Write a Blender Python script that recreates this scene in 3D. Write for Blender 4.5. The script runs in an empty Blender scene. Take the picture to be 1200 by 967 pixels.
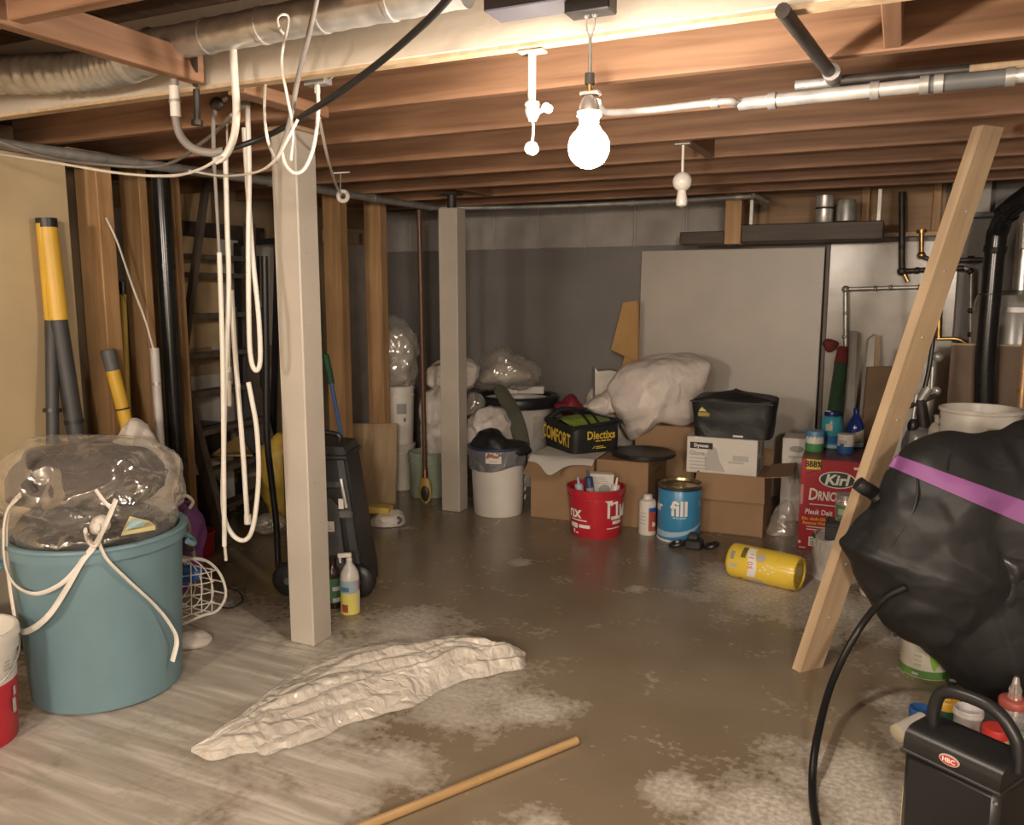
import bpy, math, random
from mathutils import Vector, Matrix, noise

# ------------------------------------------------------------------ camera, world, lamps, exposure
scene = bpy.context.scene
C = scene.collection
W, H, F = 1200.0, 967.0, 970.0
YAW, PITCH, CAMZ = math.radians(25.0), math.radians(8.4), 1.5
cam_data = bpy.data.cameras.new('camera')
cam_data.sensor_width = 36.0
cam_data.lens = F / W * 36.0
cam_data.clip_start = 0.02
cam = bpy.data.objects.new('camera', cam_data)
C.objects.link(cam)
cam.location = (0, 0, CAMZ)
cam.rotation_euler = (math.pi / 2 - PITCH, 0, YAW)
scene.camera = cam

world = bpy.data.worlds.new('world')
scene.world = world
world.use_nodes = True
world.node_tree.nodes['Background'].inputs[0].default_value = (0.05, 0.045, 0.04, 1)
world.node_tree.nodes['Background'].inputs[1].default_value = 0.5

scene.view_settings.view_transform = 'Standard'
scene.view_settings.look = 'None'
scene.view_settings.exposure = 0.84
scene.view_settings.gamma = 1.0
scene.view_settings.use_curve_mapping = False

BULB_STRENGTH = 330.0          # the hanging bulb in the picture
BULB_COLOR = (1.0, 0.86, 0.715)
REAR_FILL_POWER = 165.0        # unseen fill lights added behind the camera to brighten the rear and floor
for bx_, bk_ in ((-1.7, 0.8), (0.95, 1.35)):
    rear = bpy.data.lights.new('rear_fill_light', 'POINT')
    rear.energy = REAR_FILL_POWER * bk_
    rear.color = BULB_COLOR
    rear.shadow_soft_size = 0.16
    rear_o = bpy.data.objects.new('rear_fill_light', rear)
    C.objects.link(rear_o)
    rear_o.location = (bx_, -2.1, 1.95)

# ------------------------------------------------------------------ pixel helpers (1200 x 967 frame)
FWD = Vector((-math.sin(YAW), math.cos(YAW), 0))
RGT = Vector((math.cos(YAW), math.sin(YAW), 0))
CP, SP = math.cos(PITCH), math.sin(PITCH)
CAM = Vector((0, 0, CAMZ))

def ray(px, py):
    k = (H / 2 - py) / F
    return RGT * ((px - W / 2) / F) + FWD * (CP + k * SP) + Vector((0, 0, k * CP - SP))
def onz(px, py, z=0.0):
    r = ray(px, py); return CAM + r * ((z - CAMZ) / r.z)
def onu(px, py, u):
    r = ray(px, py); return CAM + r * (u / r.x)
def onv(px, py, v):
    r = ray(px, py); return CAM + r * (v / r.y)
def atd(px, py, d):
    r = ray(px, py); return CAM + r * (d / r.dot(FWD))
def zat(p, py):
    d = Vector((p[0], p[1], 0)).dot(FWD)
    k = (H / 2 - py) / F
    return CAMZ + d * (k * CP - SP) / (CP + k * SP)
def depth(p):
    return Vector((p[0], p[1], 0)).dot(FWD)
def cdepth(p):
    return depth(p) * CP - (p[2] - CAMZ) * SP

# ------------------------------------------------------------------ materials
MATS = {}
def _nt(name):
    m = bpy.data.materials.new(name); m.use_nodes = True
    nt = m.node_tree
    return m, nt, nt.nodes['Principled BSDF']
def N(nt, typ, **kw):
    n = nt.nodes.new(typ)
    for k, v in kw.items():
        if k in n.inputs.keys(): n.inputs[k].default_value = v
        else: setattr(n, k, v)
    return n
def ramp(nt, fac, stops):
    r = nt.nodes.new('ShaderNodeValToRGB')
    e = r.color_ramp.elements
    e[0].position, e[0].color = stops[0][0], (*stops[0][1], 1)
    e[1].position, e[1].color = stops[-1][0], (*stops[-1][1], 1)
    for p, c in stops[1:-1]:
        x = e.new(p); x.color = (*c, 1)
    nt.links.new(fac, r.inputs[0]); return r.outputs[0]
def coords(nt, scale=(1, 1, 1), kind='Object'):
    t = nt.nodes.new('ShaderNodeTexCoord'); mp = nt.nodes.new('ShaderNodeMapping')
    mp.inputs['Scale'].default_value = scale
    nt.links.new(t.outputs[kind], mp.inputs['Vector']); return mp.outputs[0]
def bump(nt, b, height, strength=0.3, dist=0.01):
    n = nt.nodes.new('ShaderNodeBump'); n.inputs['Strength'].default_value = strength
    n.inputs['Distance'].default_value = dist
    nt.links.new(height, n.inputs['Height']); nt.links.new(n.outputs[0], b.inputs['Normal'])
def dark(c, k): return tuple(x * k for x in c)

def plain(name, col, rough=0.5, metal=0.0, var=0.15, scale=6.0, bmp=0.0, bscale=40.0, coat=0.0):
    if name in MATS: return MATS[name]
    m, nt, b = _nt(name)
    v = coords(nt)
    n = N(nt, 'ShaderNodeTexNoise', Scale=scale, Detail=5.0)
    nt.links.new(v, n.inputs['Vector'])
    nt.links.new(ramp(nt, n.outputs[0], [(0.3, dark(col, 1 - var)), (0.7, tuple(min(1, x * (1 + var)) for x in col))]), b.inputs['Base Color'])
    b.inputs['Roughness'].default_value = rough
    b.inputs['Metallic'].default_value = metal
    if coat: b.inputs['Coat Weight'].default_value = coat
    if bmp:
        n2 = N(nt, 'ShaderNodeTexNoise', Scale=bscale, Detail=4.0)
        nt.links.new(v, n2.inputs['Vector']); bump(nt, b, n2.outputs[0], bmp)
    MATS[name] = m; return m

def wood(name, c1, c2, axis=0, rough=0.6, knots=True):
    if name in MATS: return MATS[name]
    m, nt, b = _nt(name)
    sc = [14.0, 14.0, 14.0]; sc[axis] = 0.9
    v = coords(nt, sc)
    n = N(nt, 'ShaderNodeTexNoise', Scale=1.6, Detail=7.0, Distortion=0.6)
    nt.links.new(v, n.inputs['Vector'])
    col = ramp(nt, n.outputs[0], [(0.28, c1), (0.5, tuple((a + q) / 2 for a, q in zip(c1, c2))), (0.72, c2)])
    if knots:
        ks = [5.0, 5.0, 5.0]; ks[axis] = 2.1
        vk = coords(nt, ks)
        vo = N(nt, 'ShaderNodeTexVoronoi', Scale=1.0)
        nt.links.new(vk, vo.inputs['Vector'])
        kf = ramp(nt, vo.outputs['Distance'], [(0.10, (1, 1, 1)), (0.2, (.25, .25, .25)), (0.27, (0, 0, 0))])
        mx = nt.nodes.new('ShaderNodeMix'); mx.data_type = 'RGBA'
        nt.links.new(kf, mx.inputs['Factor']); nt.links.new(col, mx.inputs['A'])
        mx.inputs['B'].default_value = (*dark(c1, 0.4), 1)
        col = mx.outputs['Result']
    big = N(nt, 'ShaderNodeTexNoise', Scale=2.3, Detail=2.0)
    nt.links.new(coords(nt), big.inputs['Vector'])
    m2 = nt.nodes.new('ShaderNodeMix'); m2.data_type = 'RGBA'; m2.blend_type = 'MULTIPLY'
    m2.inputs['Factor'].default_value = 0.5
    nt.links.new(col, m2.inputs['A'])
    nt.links.new(ramp(nt, big.outputs[0], [(0.3, (0.6, 0.55, 0.5)), (0.65, (1, 1, 1))]), m2.inputs['B'])
    nt.links.new(m2.outputs['Result'], b.inputs['Base Color'])
    b.inputs['Roughness'].default_value = rough
    bump(nt, b, n.outputs[0], 0.15, 0.004)
    MATS[name] = m; return m

def crease_height(nt, scale):
    v = coords(nt)
    n = N(nt, 'ShaderNodeTexNoise', Scale=scale * .35, Detail=3.0)
    nt.links.new(v, n.inputs['Vector'])
    ad = N(nt, 'ShaderNodeVectorMath', operation='MULTIPLY_ADD')
    nt.links.new(n.outputs['Color'], ad.inputs[0]); ad.inputs[1].default_value = (.28, .28, .28); nt.links.new(v, ad.inputs[2])
    vo = N(nt, 'ShaderNodeTexVoronoi', Scale=scale); vo.feature = 'DISTANCE_TO_EDGE'
    nt.links.new(ad.outputs[0], vo.inputs['Vector'])
    v2 = N(nt, 'ShaderNodeTexVoronoi', Scale=scale * 2.7); v2.feature = 'DISTANCE_TO_EDGE'
    nt.links.new(ad.outputs[0], v2.inputs['Vector'])
    sm = N(nt, 'ShaderNodeMath', operation='MULTIPLY_ADD')
    nt.links.new(v2.outputs['Distance'], sm.inputs[0]); sm.inputs[1].default_value = .2; nt.links.new(vo.outputs['Distance'], sm.inputs[2])
    return sm.outputs[0]
def crumple(name, col, rough, scale=8.0, strength=.6, dist=.03, var=.06):
    m = plain(name, col, rough, var=var, scale=5)
    nt = m.node_tree; b = nt.nodes['Principled BSDF']
    bump(nt, b, crease_height(nt, scale), strength, dist)
    return m
def film(name, col=(0.75, 0.72, 0.68), cloud=0.22, rough=0.12):
    """thin clear plastic: see-through with gloss and some milky haze"""
    if name in MATS: return MATS[name]
    m, nt, b = _nt(name)
    tr = nt.nodes.new('ShaderNodeBsdfTransparent'); tr.inputs[0].default_value = (.93, .92, .90, 1)
    h = crease_height(nt, 5.0)
    b.inputs['Base Color'].default_value = (*col, 1); b.inputs['Roughness'].default_value = 0.35
    bump(nt, b, h, 0.8, 0.02)
    gl = nt.nodes.new('ShaderNodeBsdfGlossy'); gl.inputs['Roughness'].default_value = rough; gl.inputs['Color'].default_value = (.22, .215, .205, 1)
    bn = nt.nodes.new('ShaderNodeBump'); bn.inputs['Strength'].default_value = 1.0; bn.inputs['Distance'].default_value = 0.03
    nt.links.new(h, bn.inputs['Height']); nt.links.new(bn.outputs[0], gl.inputs['Normal'])
    asd = nt.nodes.new('ShaderNodeAddShader'); nt.links.new(tr.outputs[0], asd.inputs[0]); nt.links.new(gl.outputs[0], asd.inputs[1])
    lw = N(nt, 'ShaderNodeLayerWeight', Blend=0.25)
    ad = N(nt, 'ShaderNodeMath', operation='MULTIPLY_ADD')
    nt.links.new(lw.outputs['Facing'], ad.inputs[0]); ad.inputs[1].default_value = 0.35; ad.inputs[2].default_value = cloud
    ad.use_clamp = True
    mx = nt.nodes.new('ShaderNodeMixShader')
    nt.links.new(ad.outputs[0], mx.inputs[0]); nt.links.new(asd.outputs[0], mx.inputs[1]); nt.links.new(b.outputs[0], mx.inputs[2])
    nt.links.new(mx.outputs[0], nt.nodes['Material Output'].inputs['Surface'])
    MATS[name] = m; return m

def emit(name, col, s):
    m, nt, b = _nt(name)
    b.inputs['Base Color'].default_value = (0.9, 0.9, 0.9, 1)
    b.inputs['Emission Color'].default_value = (*col, 1); b.inputs['Emission Strength'].default_value = s
    MATS[name] = m; return m

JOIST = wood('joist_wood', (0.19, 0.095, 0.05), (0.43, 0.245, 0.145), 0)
JOISTY = wood('joist_wood_cross', (0.21, 0.105, 0.055), (0.44, 0.25, 0.15), 1)
STUD = wood('stud_wood', (0.36, 0.205, 0.09), (0.60, 0.375, 0.185), 2)
PALE = wood('pale_lumber', (0.46, 0.325, 0.195), (0.63, 0.475, 0.31), 2)
DARKWOOD = wood('dark_old_wood', (0.05, 0.035, 0.026), (0.10, 0.075, 0.058), 0)
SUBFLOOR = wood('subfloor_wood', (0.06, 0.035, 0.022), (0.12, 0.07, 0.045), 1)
DOWEL = wood('dowel_wood', (0.40, 0.24, 0.10), (0.58, 0.38, 0.18), 0, 0.45)
BROWNPOLE = wood('brown_pole_wood', (0.09, 0.04, 0.022), (0.15, 0.07, 0.035), 2, 0.4, False)
PLY = wood('plywood_sheet', (0.36, 0.25, 0.14), (0.48, 0.35, 0.21), 2, 0.7, False)
BEAMPAINT = plain('beam_pale_paint', (0.52, 0.46, 0.385), 0.55, var=0.08, scale=3, bmp=0.1)
POSTPAINT = plain('post_grey_paint', (0.50, 0.45, 0.385), 0.45, var=0.07, scale=4, bmp=0.08, bscale=25)
WALLYEL = plain('tan_wallboard', (0.50, 0.39, 0.235), 0.7, var=0.1, scale=2.5)
WALLTAN = plain('tan_old_wall', (0.34, 0.25, 0.15), 0.8, var=0.3, scale=2.0)
WALLPLAIN = plain('plain_wall', (0.36, 0.33, 0.29), 0.75, var=0.12, scale=2)
BACKWALL = plain('dark_grey_wall_paint', (0.20, 0.185, 0.175), 0.5, var=0.1, scale=3, bmp=0.15, bscale=60)
BLOCK = plain('light_block_paint', (0.36, 0.335, 0.31), 0.6, var=0.14, scale=5, bmp=0.4, bscale=80)
PANEL = plain('white_panel_paint', (0.47, 0.425, 0.37), 0.4, var=0.06, scale=3)
PANELG = plain('glossy_panel_paint', (0.43, 0.39, 0.34), 0.22, var=0.12, scale=5, bmp=0.12, bscale=8)
GALV = plain('galvanised_steel', (0.62, 0.61, 0.59), 0.33, 0.6, var=0.22, scale=14, bmp=0.08, bscale=20)
STEEL = plain('dull_steel', (0.38, 0.37, 0.35), 0.4, 0.5, var=0.2, scale=20)
DARKSTEEL = plain('dark_iron', (0.07, 0.06, 0.055), 0.5, 0.6, var=0.25, scale=18)
BRASS = plain('aged_brass', (0.48, 0.32, 0.12), 0.35, 0.9, var=0.25, scale=18)
COPPER = plain('aged_copper', (0.45, 0.22, 0.12), 0.35, 0.9, var=0.25, scale=18)
TEAL = plain('teal_plastic', (0.15, 0.25, 0.29), 0.42, var=0.12, scale=3, bmp=0.04, bscale=12)
WHITEP = plain('white_plastic', (0.70, 0.66, 0.60), 0.35, var=0.06)
WHITED = plain('white_dirty_plastic', (0.58, 0.53, 0.46), 0.5, var=0.14, scale=8)
CABLEW = plain('white_cable', (0.72, 0.68, 0.61), 0.4, var=0.06)
CABLEG = plain('grey_cable', (0.24, 0.22, 0.20), 0.45, var=0.1)
BLACKP = plain('black_plastic', (0.018, 0.018, 0.019), 0.38, var=0.25)
BLACKABS = plain('black_pipe_plastic', (0.013, 0.013, 0.014), 0.22, var=0.3)
BLACKF = crumple('black_fabric', (0.017, 0.017, 0.0175), 0.55, 4.5, .3, .03, .3)
CHARC = plain('charcoal_plastic', (0.045, 0.045, 0.046), 0.5, var=0.2, bmp=0.05)
GREYD = plain('dark_grey_plastic', (0.10, 0.10, 0.10), 0.5, var=0.2)
YELLOW = plain('yellow_plastic', (0.66, 0.40, 0.045), 0.4, var=0.1)
YELC = plain('yellow_canister_paint', (0.78, 0.56, 0.06), 0.25, var=0.06)
PALEYEL = plain('pale_yellow_label', (0.72, 0.64, 0.16), 0.5, var=0.08)
RED = plain('red_plastic', (0.50, 0.022, 0.035), 0.38, var=0.1)
REDBOX = plain('red_carton_print', (0.40, 0.018, 0.03), 0.45, var=0.06)
REDLID = plain('red_lid', (0.62, 0.05, 0.04), 0.4, var=0.06)
CARD = plain('brown_cardboard', (0.30, 0.185, 0.10), 0.8, var=0.08, scale=4)
CARDIN = plain('cardboard_inside', (0.26, 0.16, 0.09), 0.85, var=0.1)
KRAFT = plain('kraft_orange_cardboard', (0.46, 0.27, 0.10), 0.8, var=0.08)
PAPER = plain('white_paper', (0.70, 0.66, 0.60), 0.7, var=0.05)
CARTON = plain('white_carton_print', (0.66, 0.62, 0.57), 0.5, var=0.04)
INKG = plain('grey_ink', (0.30, 0.29, 0.28), 0.6, var=0.08)
INKLG = plain('light_grey_ink', (0.46, 0.44, 0.41), 0.6, var=0.06)
INKB = plain('black_ink', (0.02, 0.02, 0.02), 0.6, var=0.1)
INKW = plain('white_ink', (0.80, 0.77, 0.72), 0.5, var=0.03)
INKY = plain('yellow_ink', (0.72, 0.50, 0.05), 0.5, var=0.06)
INKO = plain('orange_ink', (0.80, 0.36, 0.05), 0.5, var=0.05)
INKR = plain('red_ink', (0.55, 0.05, 0.04), 0.5, var=0.05)
INKBL = plain('blue_ink', (0.03, 0.10, 0.36), 0.5, var=0.06)
INKDG = plain('dark_green_ink', (0.03, 0.06, 0.035), 0.5, var=0.06)
INKSB = plain('pale_blue_ink', (0.36, 0.50, 0.62), 0.45, var=0.05)
BLUECAN = plain('blue_can_print', (0.05, 0.245, 0.46), 0.3, var=0.05)
GOLD = plain('gold_tin', (0.40, 0.33, 0.17), 0.25, 0.9, var=0.1)
GREEN = plain('green_plastic', (0.07, 0.26, 0.10), 0.45, var=0.1)
LIME = plain('lime_cloth', (0.24, 0.34, 0.05), 0.6, var=0.25, scale=14)
LEAF = plain('leaf_green_print', (0.22, 0.42, 0.06), 0.5, var=0.15)
DGREEN = plain('dark_green_cloth', (0.03, 0.10, 0.06), 0.6, var=0.15)
OLIVE = plain('olive_grey_plastic', (0.115, 0.115, 0.085), 0.5, var=0.12)
BLUE = plain('blue_plastic', (0.03, 0.12, 0.36), 0.4, var=0.1)
CYAN = plain('cyan_plastic', (0.05, 0.33, 0.44), 0.3, var=0.08)
NAVYGL = plain('cobalt_bottle', (0.012, 0.03, 0.16), 0.15, var=0.1)
PURPLE = plain('purple_cloth', (0.15, 0.05, 0.155), 0.6, var=0.1)
BAGPURPLE = plain('purple_webbing', (0.25, 0.085, 0.26), 0.6, var=0.1)
WHITEBAG = crumple('white_bag_plastic', (0.66, 0.60, 0.545), 0.4, 8, .5)
PINKBAG = crumple('white_sheet_plastic', (0.70, 0.625, 0.57), 0.5, 6, .55)
GREYBAG = crumple('grey_liner_plastic', (0.17, 0.175, 0.19), 0.32, 10)
BROWNCLOTH = plain('brown_grey_cloth', (0.065, 0.055, 0.05), 0.8, var=0.2, bmp=0.3, bscale=20)
TARP = crumple('silver_beige_tarp', (0.60, 0.55, 0.48), 0.24, 13, .75, .02)
PALEGREEN = plain('pale_green_bucket', (0.30, 0.34, 0.26), 0.4, var=0.1)
CERAMIC = plain('white_porcelain', (0.74, 0.71, 0.66), 0.25, var=0.04)
RUBBER = plain('black_rubber_cord', (0.012, 0.012, 0.012), 0.4, var=0.2)
CLEAR = film('clear_plastic_film', (0.75, 0.72, 0.68), 0.03)
CLEAR2 = film('milky_plastic_film', (0.70, 0.67, 0.62), 0.16, 0.16)
CLEARB = film('clear_bottle_plastic', (0.8, 0.8, 0.78), 0.12, 0.08)
GLASSY = film('clear_jar_plastic', (0.7, 0.7, 0.68), 0.22, 0.1)
BULB = emit('lit_bulb_glass', BULB_COLOR, BULB_STRENGTH)

def floor_material():
    m, nt, b = _nt('dusty_sealed_concrete')
    t = nt.nodes.new('ShaderNodeTexCoord'); P = t.outputs['Object']
    def nz(scale, detail=6.0, dist=0.0, vec=P):
        n = N(nt, 'ShaderNodeTexNoise', Scale=scale, Detail=detail, Distortion=dist)
        nt.links.new(vec, n.inputs['Vector']); return n.outputs[0]
    def math2(op, a, c, clamp=False):
        n = N(nt, 'ShaderNodeMath', operation=op); n.use_clamp = clamp
        for i, x in enumerate((a, c)):
            if isinstance(x, (int, float)): n.inputs[i].default_value = x
            else: nt.links.new(x, n.inputs[i])
        return n.outputs[0]
    base = ramp(nt, nz(1.3), [(0.3, (0.19, 0.145, 0.092)), (0.52, (0.235, 0.185, 0.125)), (0.72, (0.28, 0.225, 0.16))])
    # spilt-plaster dust: patches where dust was dropped (fixed places on the floor)
    spots = [((60, 930), 0.75), ((250, 800), 0.75), ((120, 880), 0.6), ((400, 905), 0.26), ((350, 880), 0.3), ((480, 738), 0.24), ((455, 760), 0.3),
             ((895, 690), 0.36), ((960, 705), 0.38), ((1020, 722), 0.38), ((845, 678), 0.12), ((1040, 820), 0.1),
             ((985, 915), 0.22), ((900, 960), 0.24), ((1040, 950), 0.28), ((640, 965), 0.1), ((540, 820), 0.24), ((250, 730), 0.3), ((745, 690), 0.05), ((620, 830), 0.16), ((800, 930), 0.12), ((1080, 860), 0.14), ((330, 960), 0.25), ((610, 660), 0.06)]
    acc = None
    for (px, py), rad in spots:
        p = onz(px, py)
        d = N(nt, 'ShaderNodeVectorMath', operation='DISTANCE')
        nt.links.new(P, d.inputs[0]); d.inputs[1].default_value = p
        q = N(nt, 'ShaderNodeMapRange'); q.inputs['From Min'].default_value = 0; q.inputs['From Max'].default_value = rad * 1.45
        q.inputs['To Min'].default_value = 1.25; q.inputs['To Max'].default_value = 0
        nt.links.new(d.outputs['Value'], q.inputs['Value'])
        acc = q.outputs[0] if acc is None else math2('MAXIMUM', acc, q.outputs[0])
    nA, nB = nz(4.5, 6.0, 0.4), nz(34.0, 8.0, 0.0)
    rough_n = math2('ADD', math2('MULTIPLY', nA, 0.6), math2('MULTIPLY', nB, 0.4))
    rn = N(nt, 'ShaderNodeMath', operation='MULTIPLY_ADD')
    nt.links.new(rough_n, rn.inputs[0]); rn.inputs[1].default_value = 3.0; rn.inputs[2].default_value = -1.5
    s = math2('ADD', acc, rn.outputs[0])
    dust = ramp(nt, s, [(0.22, (0, 0, 0)), (0.45, (0.32, 0.32, 0.32)), (0.7, (0.72, 0.72, 0.72)), (0.98, (0.98, 0.98, 0.98))])
    fine = ramp(nt, nz(26, 10.0), [(0.70, (0, 0, 0)), (0.8, (0.3, 0.3, 0.3))])
    # drag streaks inside the dust
    mp = nt.nodes.new('ShaderNodeMapping'); mp.inputs['Rotation'].default_value = (0, 0, math.radians(-38))
    mp.inputs['Scale'].default_value = (1.2, 13, 1); nt.links.new(P, mp.inputs['Vector'])
    st = ramp(nt, nz(1.6, 5, 0.5, mp.outputs[0]), [(0.36, (0.40, 0.355, 0.295)), (0.52, (0.49, 0.445, 0.38)), (0.70, (0.68, 0.63, 0.56))])
    # the drag streaks lie only in the left foreground; elsewhere the dust is grainy
    sp = N(nt, 'ShaderNodeVectorMath', operation='DISTANCE'); nt.links.new(P, sp.inputs[0]); sp.inputs[1].default_value = onz(60, 900)
    sq = N(nt, 'ShaderNodeMapRange'); sq.inputs['From Min'].default_value = 1.0; sq.inputs['From Max'].default_value = 1.7
    nt.links.new(sp.outputs['Value'], sq.inputs['Value'])
    grain = ramp(nt, nz(55.0, 6.0), [(0.36, (0.42, 0.375, 0.31)), (0.64, (0.66, 0.61, 0.54))])
    mg = nt.nodes.new('ShaderNodeMix'); mg.data_type = 'RGBA'
    nt.links.new(sq.outputs[0], mg.inputs['Factor']); nt.links.new(st, mg.inputs['A']); nt.links.new(grain, mg.inputs['B'])
    st = mg.outputs['Result']
    dm = math2('MAXIMUM', dust, fine)
    mx = nt.nodes.new('ShaderNodeMix'); mx.data_type = 'RGBA'
    nt.links.new(dm, mx.inputs['Factor']); nt.links.new(base, mx.inputs['A']); nt.links.new(st, mx.inputs['B'])
    nt.links.new(mx.outputs['Result'], b.inputs['Base Color'])
    rr = N(nt, 'ShaderNodeMapRange'); rr.inputs['To Min'].default_value = 0.22; rr.inputs['To Max'].default_value = 0.6
    nt.links.new(dm, rr.inputs['Value']); nt.links.new(rr.outputs[0], b.inputs['Roughness'])
    bump(nt, b, nz(9, 8), 0.12, 0.004)
    return m
FLOORM = floor_material()

# ------------------------------------------------------------------ mesh helpers
def catmull(pts, n, closed=False):
    pts = [Vector(p) for p in pts]
    if len(pts) == 2 and not closed:
        return [pts[0].lerp(pts[1], i / n) for i in range(n + 1)]
    L = len(pts); segs = L if closed else L - 1
    per = max(2, n // segs); out = []
    for i in range(segs):
        if closed: a, b, c, d = (pts[(i + k - 1) % L] for k in range(4))
        else:
            b, c = pts[i], pts[i + 1]
            a = pts[i - 1] if i > 0 else b * 2 - c
            d = pts[i + 2] if i + 2 < L else c * 2 - b
        for k in range(per):
            t = k / per
            out.append(0.5 * ((2 * b) + (c - a) * t + (2 * a - 5 * b + 4 * c - d) * t * t + (3 * b - a - 3 * c + d) * t ** 3))
    if not closed: out.append(pts[-1])
    return out

class M:
    def __init__(s): s.v = []; s.f = []; s.T = None
    def add(s, vs, fs):
        o = len(s.v)
        s.v += [tuple(s.T @ Vector(p)) if s.T else tuple(p) for p in vs]
        s.f += [tuple(i + o for i in f) for f in fs]; return s
    def box(s, x0, x1, y0, y1, z0, z1, bev=0.0):
        if bev <= 0:
            vs = [(x, y, z) for z in (z0, z1) for x, y in ((x0, y0), (x1, y0), (x1, y1), (x0, y1))]
            fs = [(3, 2, 1, 0), (4, 5, 6, 7)] + [(i, (i + 1) % 4, (i + 1) % 4 + 4, i + 4) for i in range(4)]
            return s.add(vs, fs)
        b = bev; vs = []; fs = []
        q = [(x0 + b, y0), (x1 - b, y0), (x1, y0 + b), (x1, y1 - b), (x1 - b, y1), (x0 + b, y1), (x0, y1 - b), (x0, y0 + b)]
        qi = [(x0 + b, y0 + b), (x1 - b, y0 + b), (x1 - b, y0 + b), (x1 - b, y1 - b), (x1 - b, y1 - b), (x0 + b, y1 - b), (x0 + b, y1 - b), (x0 + b, y0 + b)]
        rings = [[(x, y, z0) for x, y in qi], [(x, y, z0 + b) for x, y in q], [(x, y, z1 - b) for x, y in q], [(x, y, z1) for x, y in qi]]
        for r in rings: vs += r
        for k in range(3):
            for i in range(8):
                j = (i + 1) % 8; fs.append((k * 8 + i, k * 8 + j, k * 8 + 8 + j, k * 8 + 8 + i))
        fs.append((7, 5, 3, 1)); fs.append((24 + 1, 24 + 3, 24 + 5, 24 + 7))
        return s.add(vs, fs)
    def lathe(s, prof, seg=28, c=(0, 0, 0), axis='z', capb=True, capt=True):
        vs = []; fs = []; n = len(prof)
        for r, z in prof:
            for i in range(seg):
                a = 2 * math.pi * i / seg; x, y = r * math.cos(a), r * math.sin(a)
                p = (x, y, z) if axis == 'z' else ((z, x, y) if axis == 'x' else (x, z, y))
                vs.append((p[0] + c[0], p[1] + c[1], p[2] + c[2]))
        for k in range(n - 1):
            for i in range(seg):
                j = (i + 1) % seg; fs.append((k * seg + i, k * seg + j, (k + 1) * seg + j, (k + 1) * seg + i))
        if capb: fs.append(tuple(range(seg))[::-1])
        if capt: fs.append(tuple((n - 1) * seg + i for i in range(seg)))
        return s.add(vs, fs)
    def cyl(s, p0, p1, r0, r1=None, seg=14):
        return s.tube([p0, p1], r0, seg, raw=True, r1=r1)
    def tube(s, pts, r, seg=8, n=None, raw=False, closed=False, flat=1.0, r1=None):
        P = [Vector(p) for p in pts]
        if not raw: P = catmull(P, n or max(8, 6 * len(P)), closed)
        L = len(P); vs = []; fs = []
        tan = []
        for i in range(L):
            a = P[i - 1] if (i > 0 or closed) else P[i]; b = P[(i + 1) % L] if (i < L - 1 or closed) else P[i]
            t = (b - a); tan.append(t.normalized() if t.length > 1e-9 else Vector((0, 0, 1)))
        up = Vector((0, 0, 1)) if abs(tan[0].z) < 0.9 else Vector((1, 0, 0))
        nrm = (up - tan[0] * up.dot(tan[0])).normalized()
        for i in range(L):
            nrm = nrm - tan[i] * nrm.dot(tan[i])
            nrm = nrm.normalized() if nrm.length > 1e-6 else tan[i].orthogonal().normalized()
            bi = tan[i].cross(nrm)
            rr = r if r1 is None else r + (r1 - r) * i / (L - 1)
            for k in range(seg):
                a = 2 * math.pi * k / seg
                vs.append(P[i] + nrm * (rr * math.cos(a)) + bi * (rr * flat * math.sin(a)))
        for i in range(L if closed else L - 1):
            for k in range(seg):
                j = (k + 1) % seg; i2 = (i + 1) % L
                fs.append((i * seg + k, i * seg + j, i2 * seg + j, i2 * seg + k))
        if not closed: fs.append(tuple(range(seg))[::-1]); fs.append(tuple((L - 1) * seg + k for k in range(seg)))
        return s.add(vs, fs)
    def grid(s, fn, nu, nv, wrap=False):
        vs = [fn(i / nu, j / nv) for j in range(nv + 1) for i in range(nu + (0 if wrap else 1))]
        w = nu if wrap else nu + 1; fs = []
        for j in range(nv):
            for i in range(nu):
                i2 = (i + 1) % w; fs.append((j * w + i, j * w + i2, (j + 1) * w + i2, (j + 1) * w + i))
        return s.add(vs, fs)
    def prism(s, poly, y0, y1):                      # poly in x,z; extruded along y
        n = len(poly)
        vs = [(x, y0, z) for x, z in poly] + [(x, y1, z) for x, z in poly]
        fs = [tuple(range(n)), tuple(range(2 * n - 1, n - 1, -1))] + [(i, i + n, (i + 1) % n + n, (i + 1) % n) for i in range(n)]
        return s.add(vs, fs)
    def sphere(s, c, r, seg=16, rings=10, sq=(1, 1, 1)):
        c = Vector(c)
        prof = []
        for k in range(rings + 1):
            a = -math.pi / 2 + math.pi * k / rings
            prof.append((max(1e-4, r * math.cos(a)), r * math.sin(a)))
        vs = []
        o = M(); o.lathe(prof, seg)
        return s.add([(p[0] * sq[0] + c.x, p[1] * sq[1] + c.y, p[2] * sq[2] + c.z) for p in o.v], o.f)
    def obj(s, name, mat, parent=None, smooth=True, loc=(0, 0, 0), rot=(0, 0, 0), ang=35):
        me = bpy.data.meshes.new(name)
        me.from_pydata(s.v, [], s.f); me.validate()
        import bmesh
        bm = bmesh.new(); bm.from_mesh(me); bmesh.ops.recalc_face_normals(bm, faces=bm.faces); bm.to_mesh(me); bm.free()
        if smooth:
            me.polygons.foreach_set('use_smooth', [True] * len(me.polygons))
            me.set_sharp_from_angle(angle=math.radians(ang))
        me.materials.append(mat)
        o = bpy.data.objects.new(name, me); C.objects.link(o)
        o.location = loc; o.rotation_euler = rot
        if parent: o.parent = parent
        return o

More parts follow.
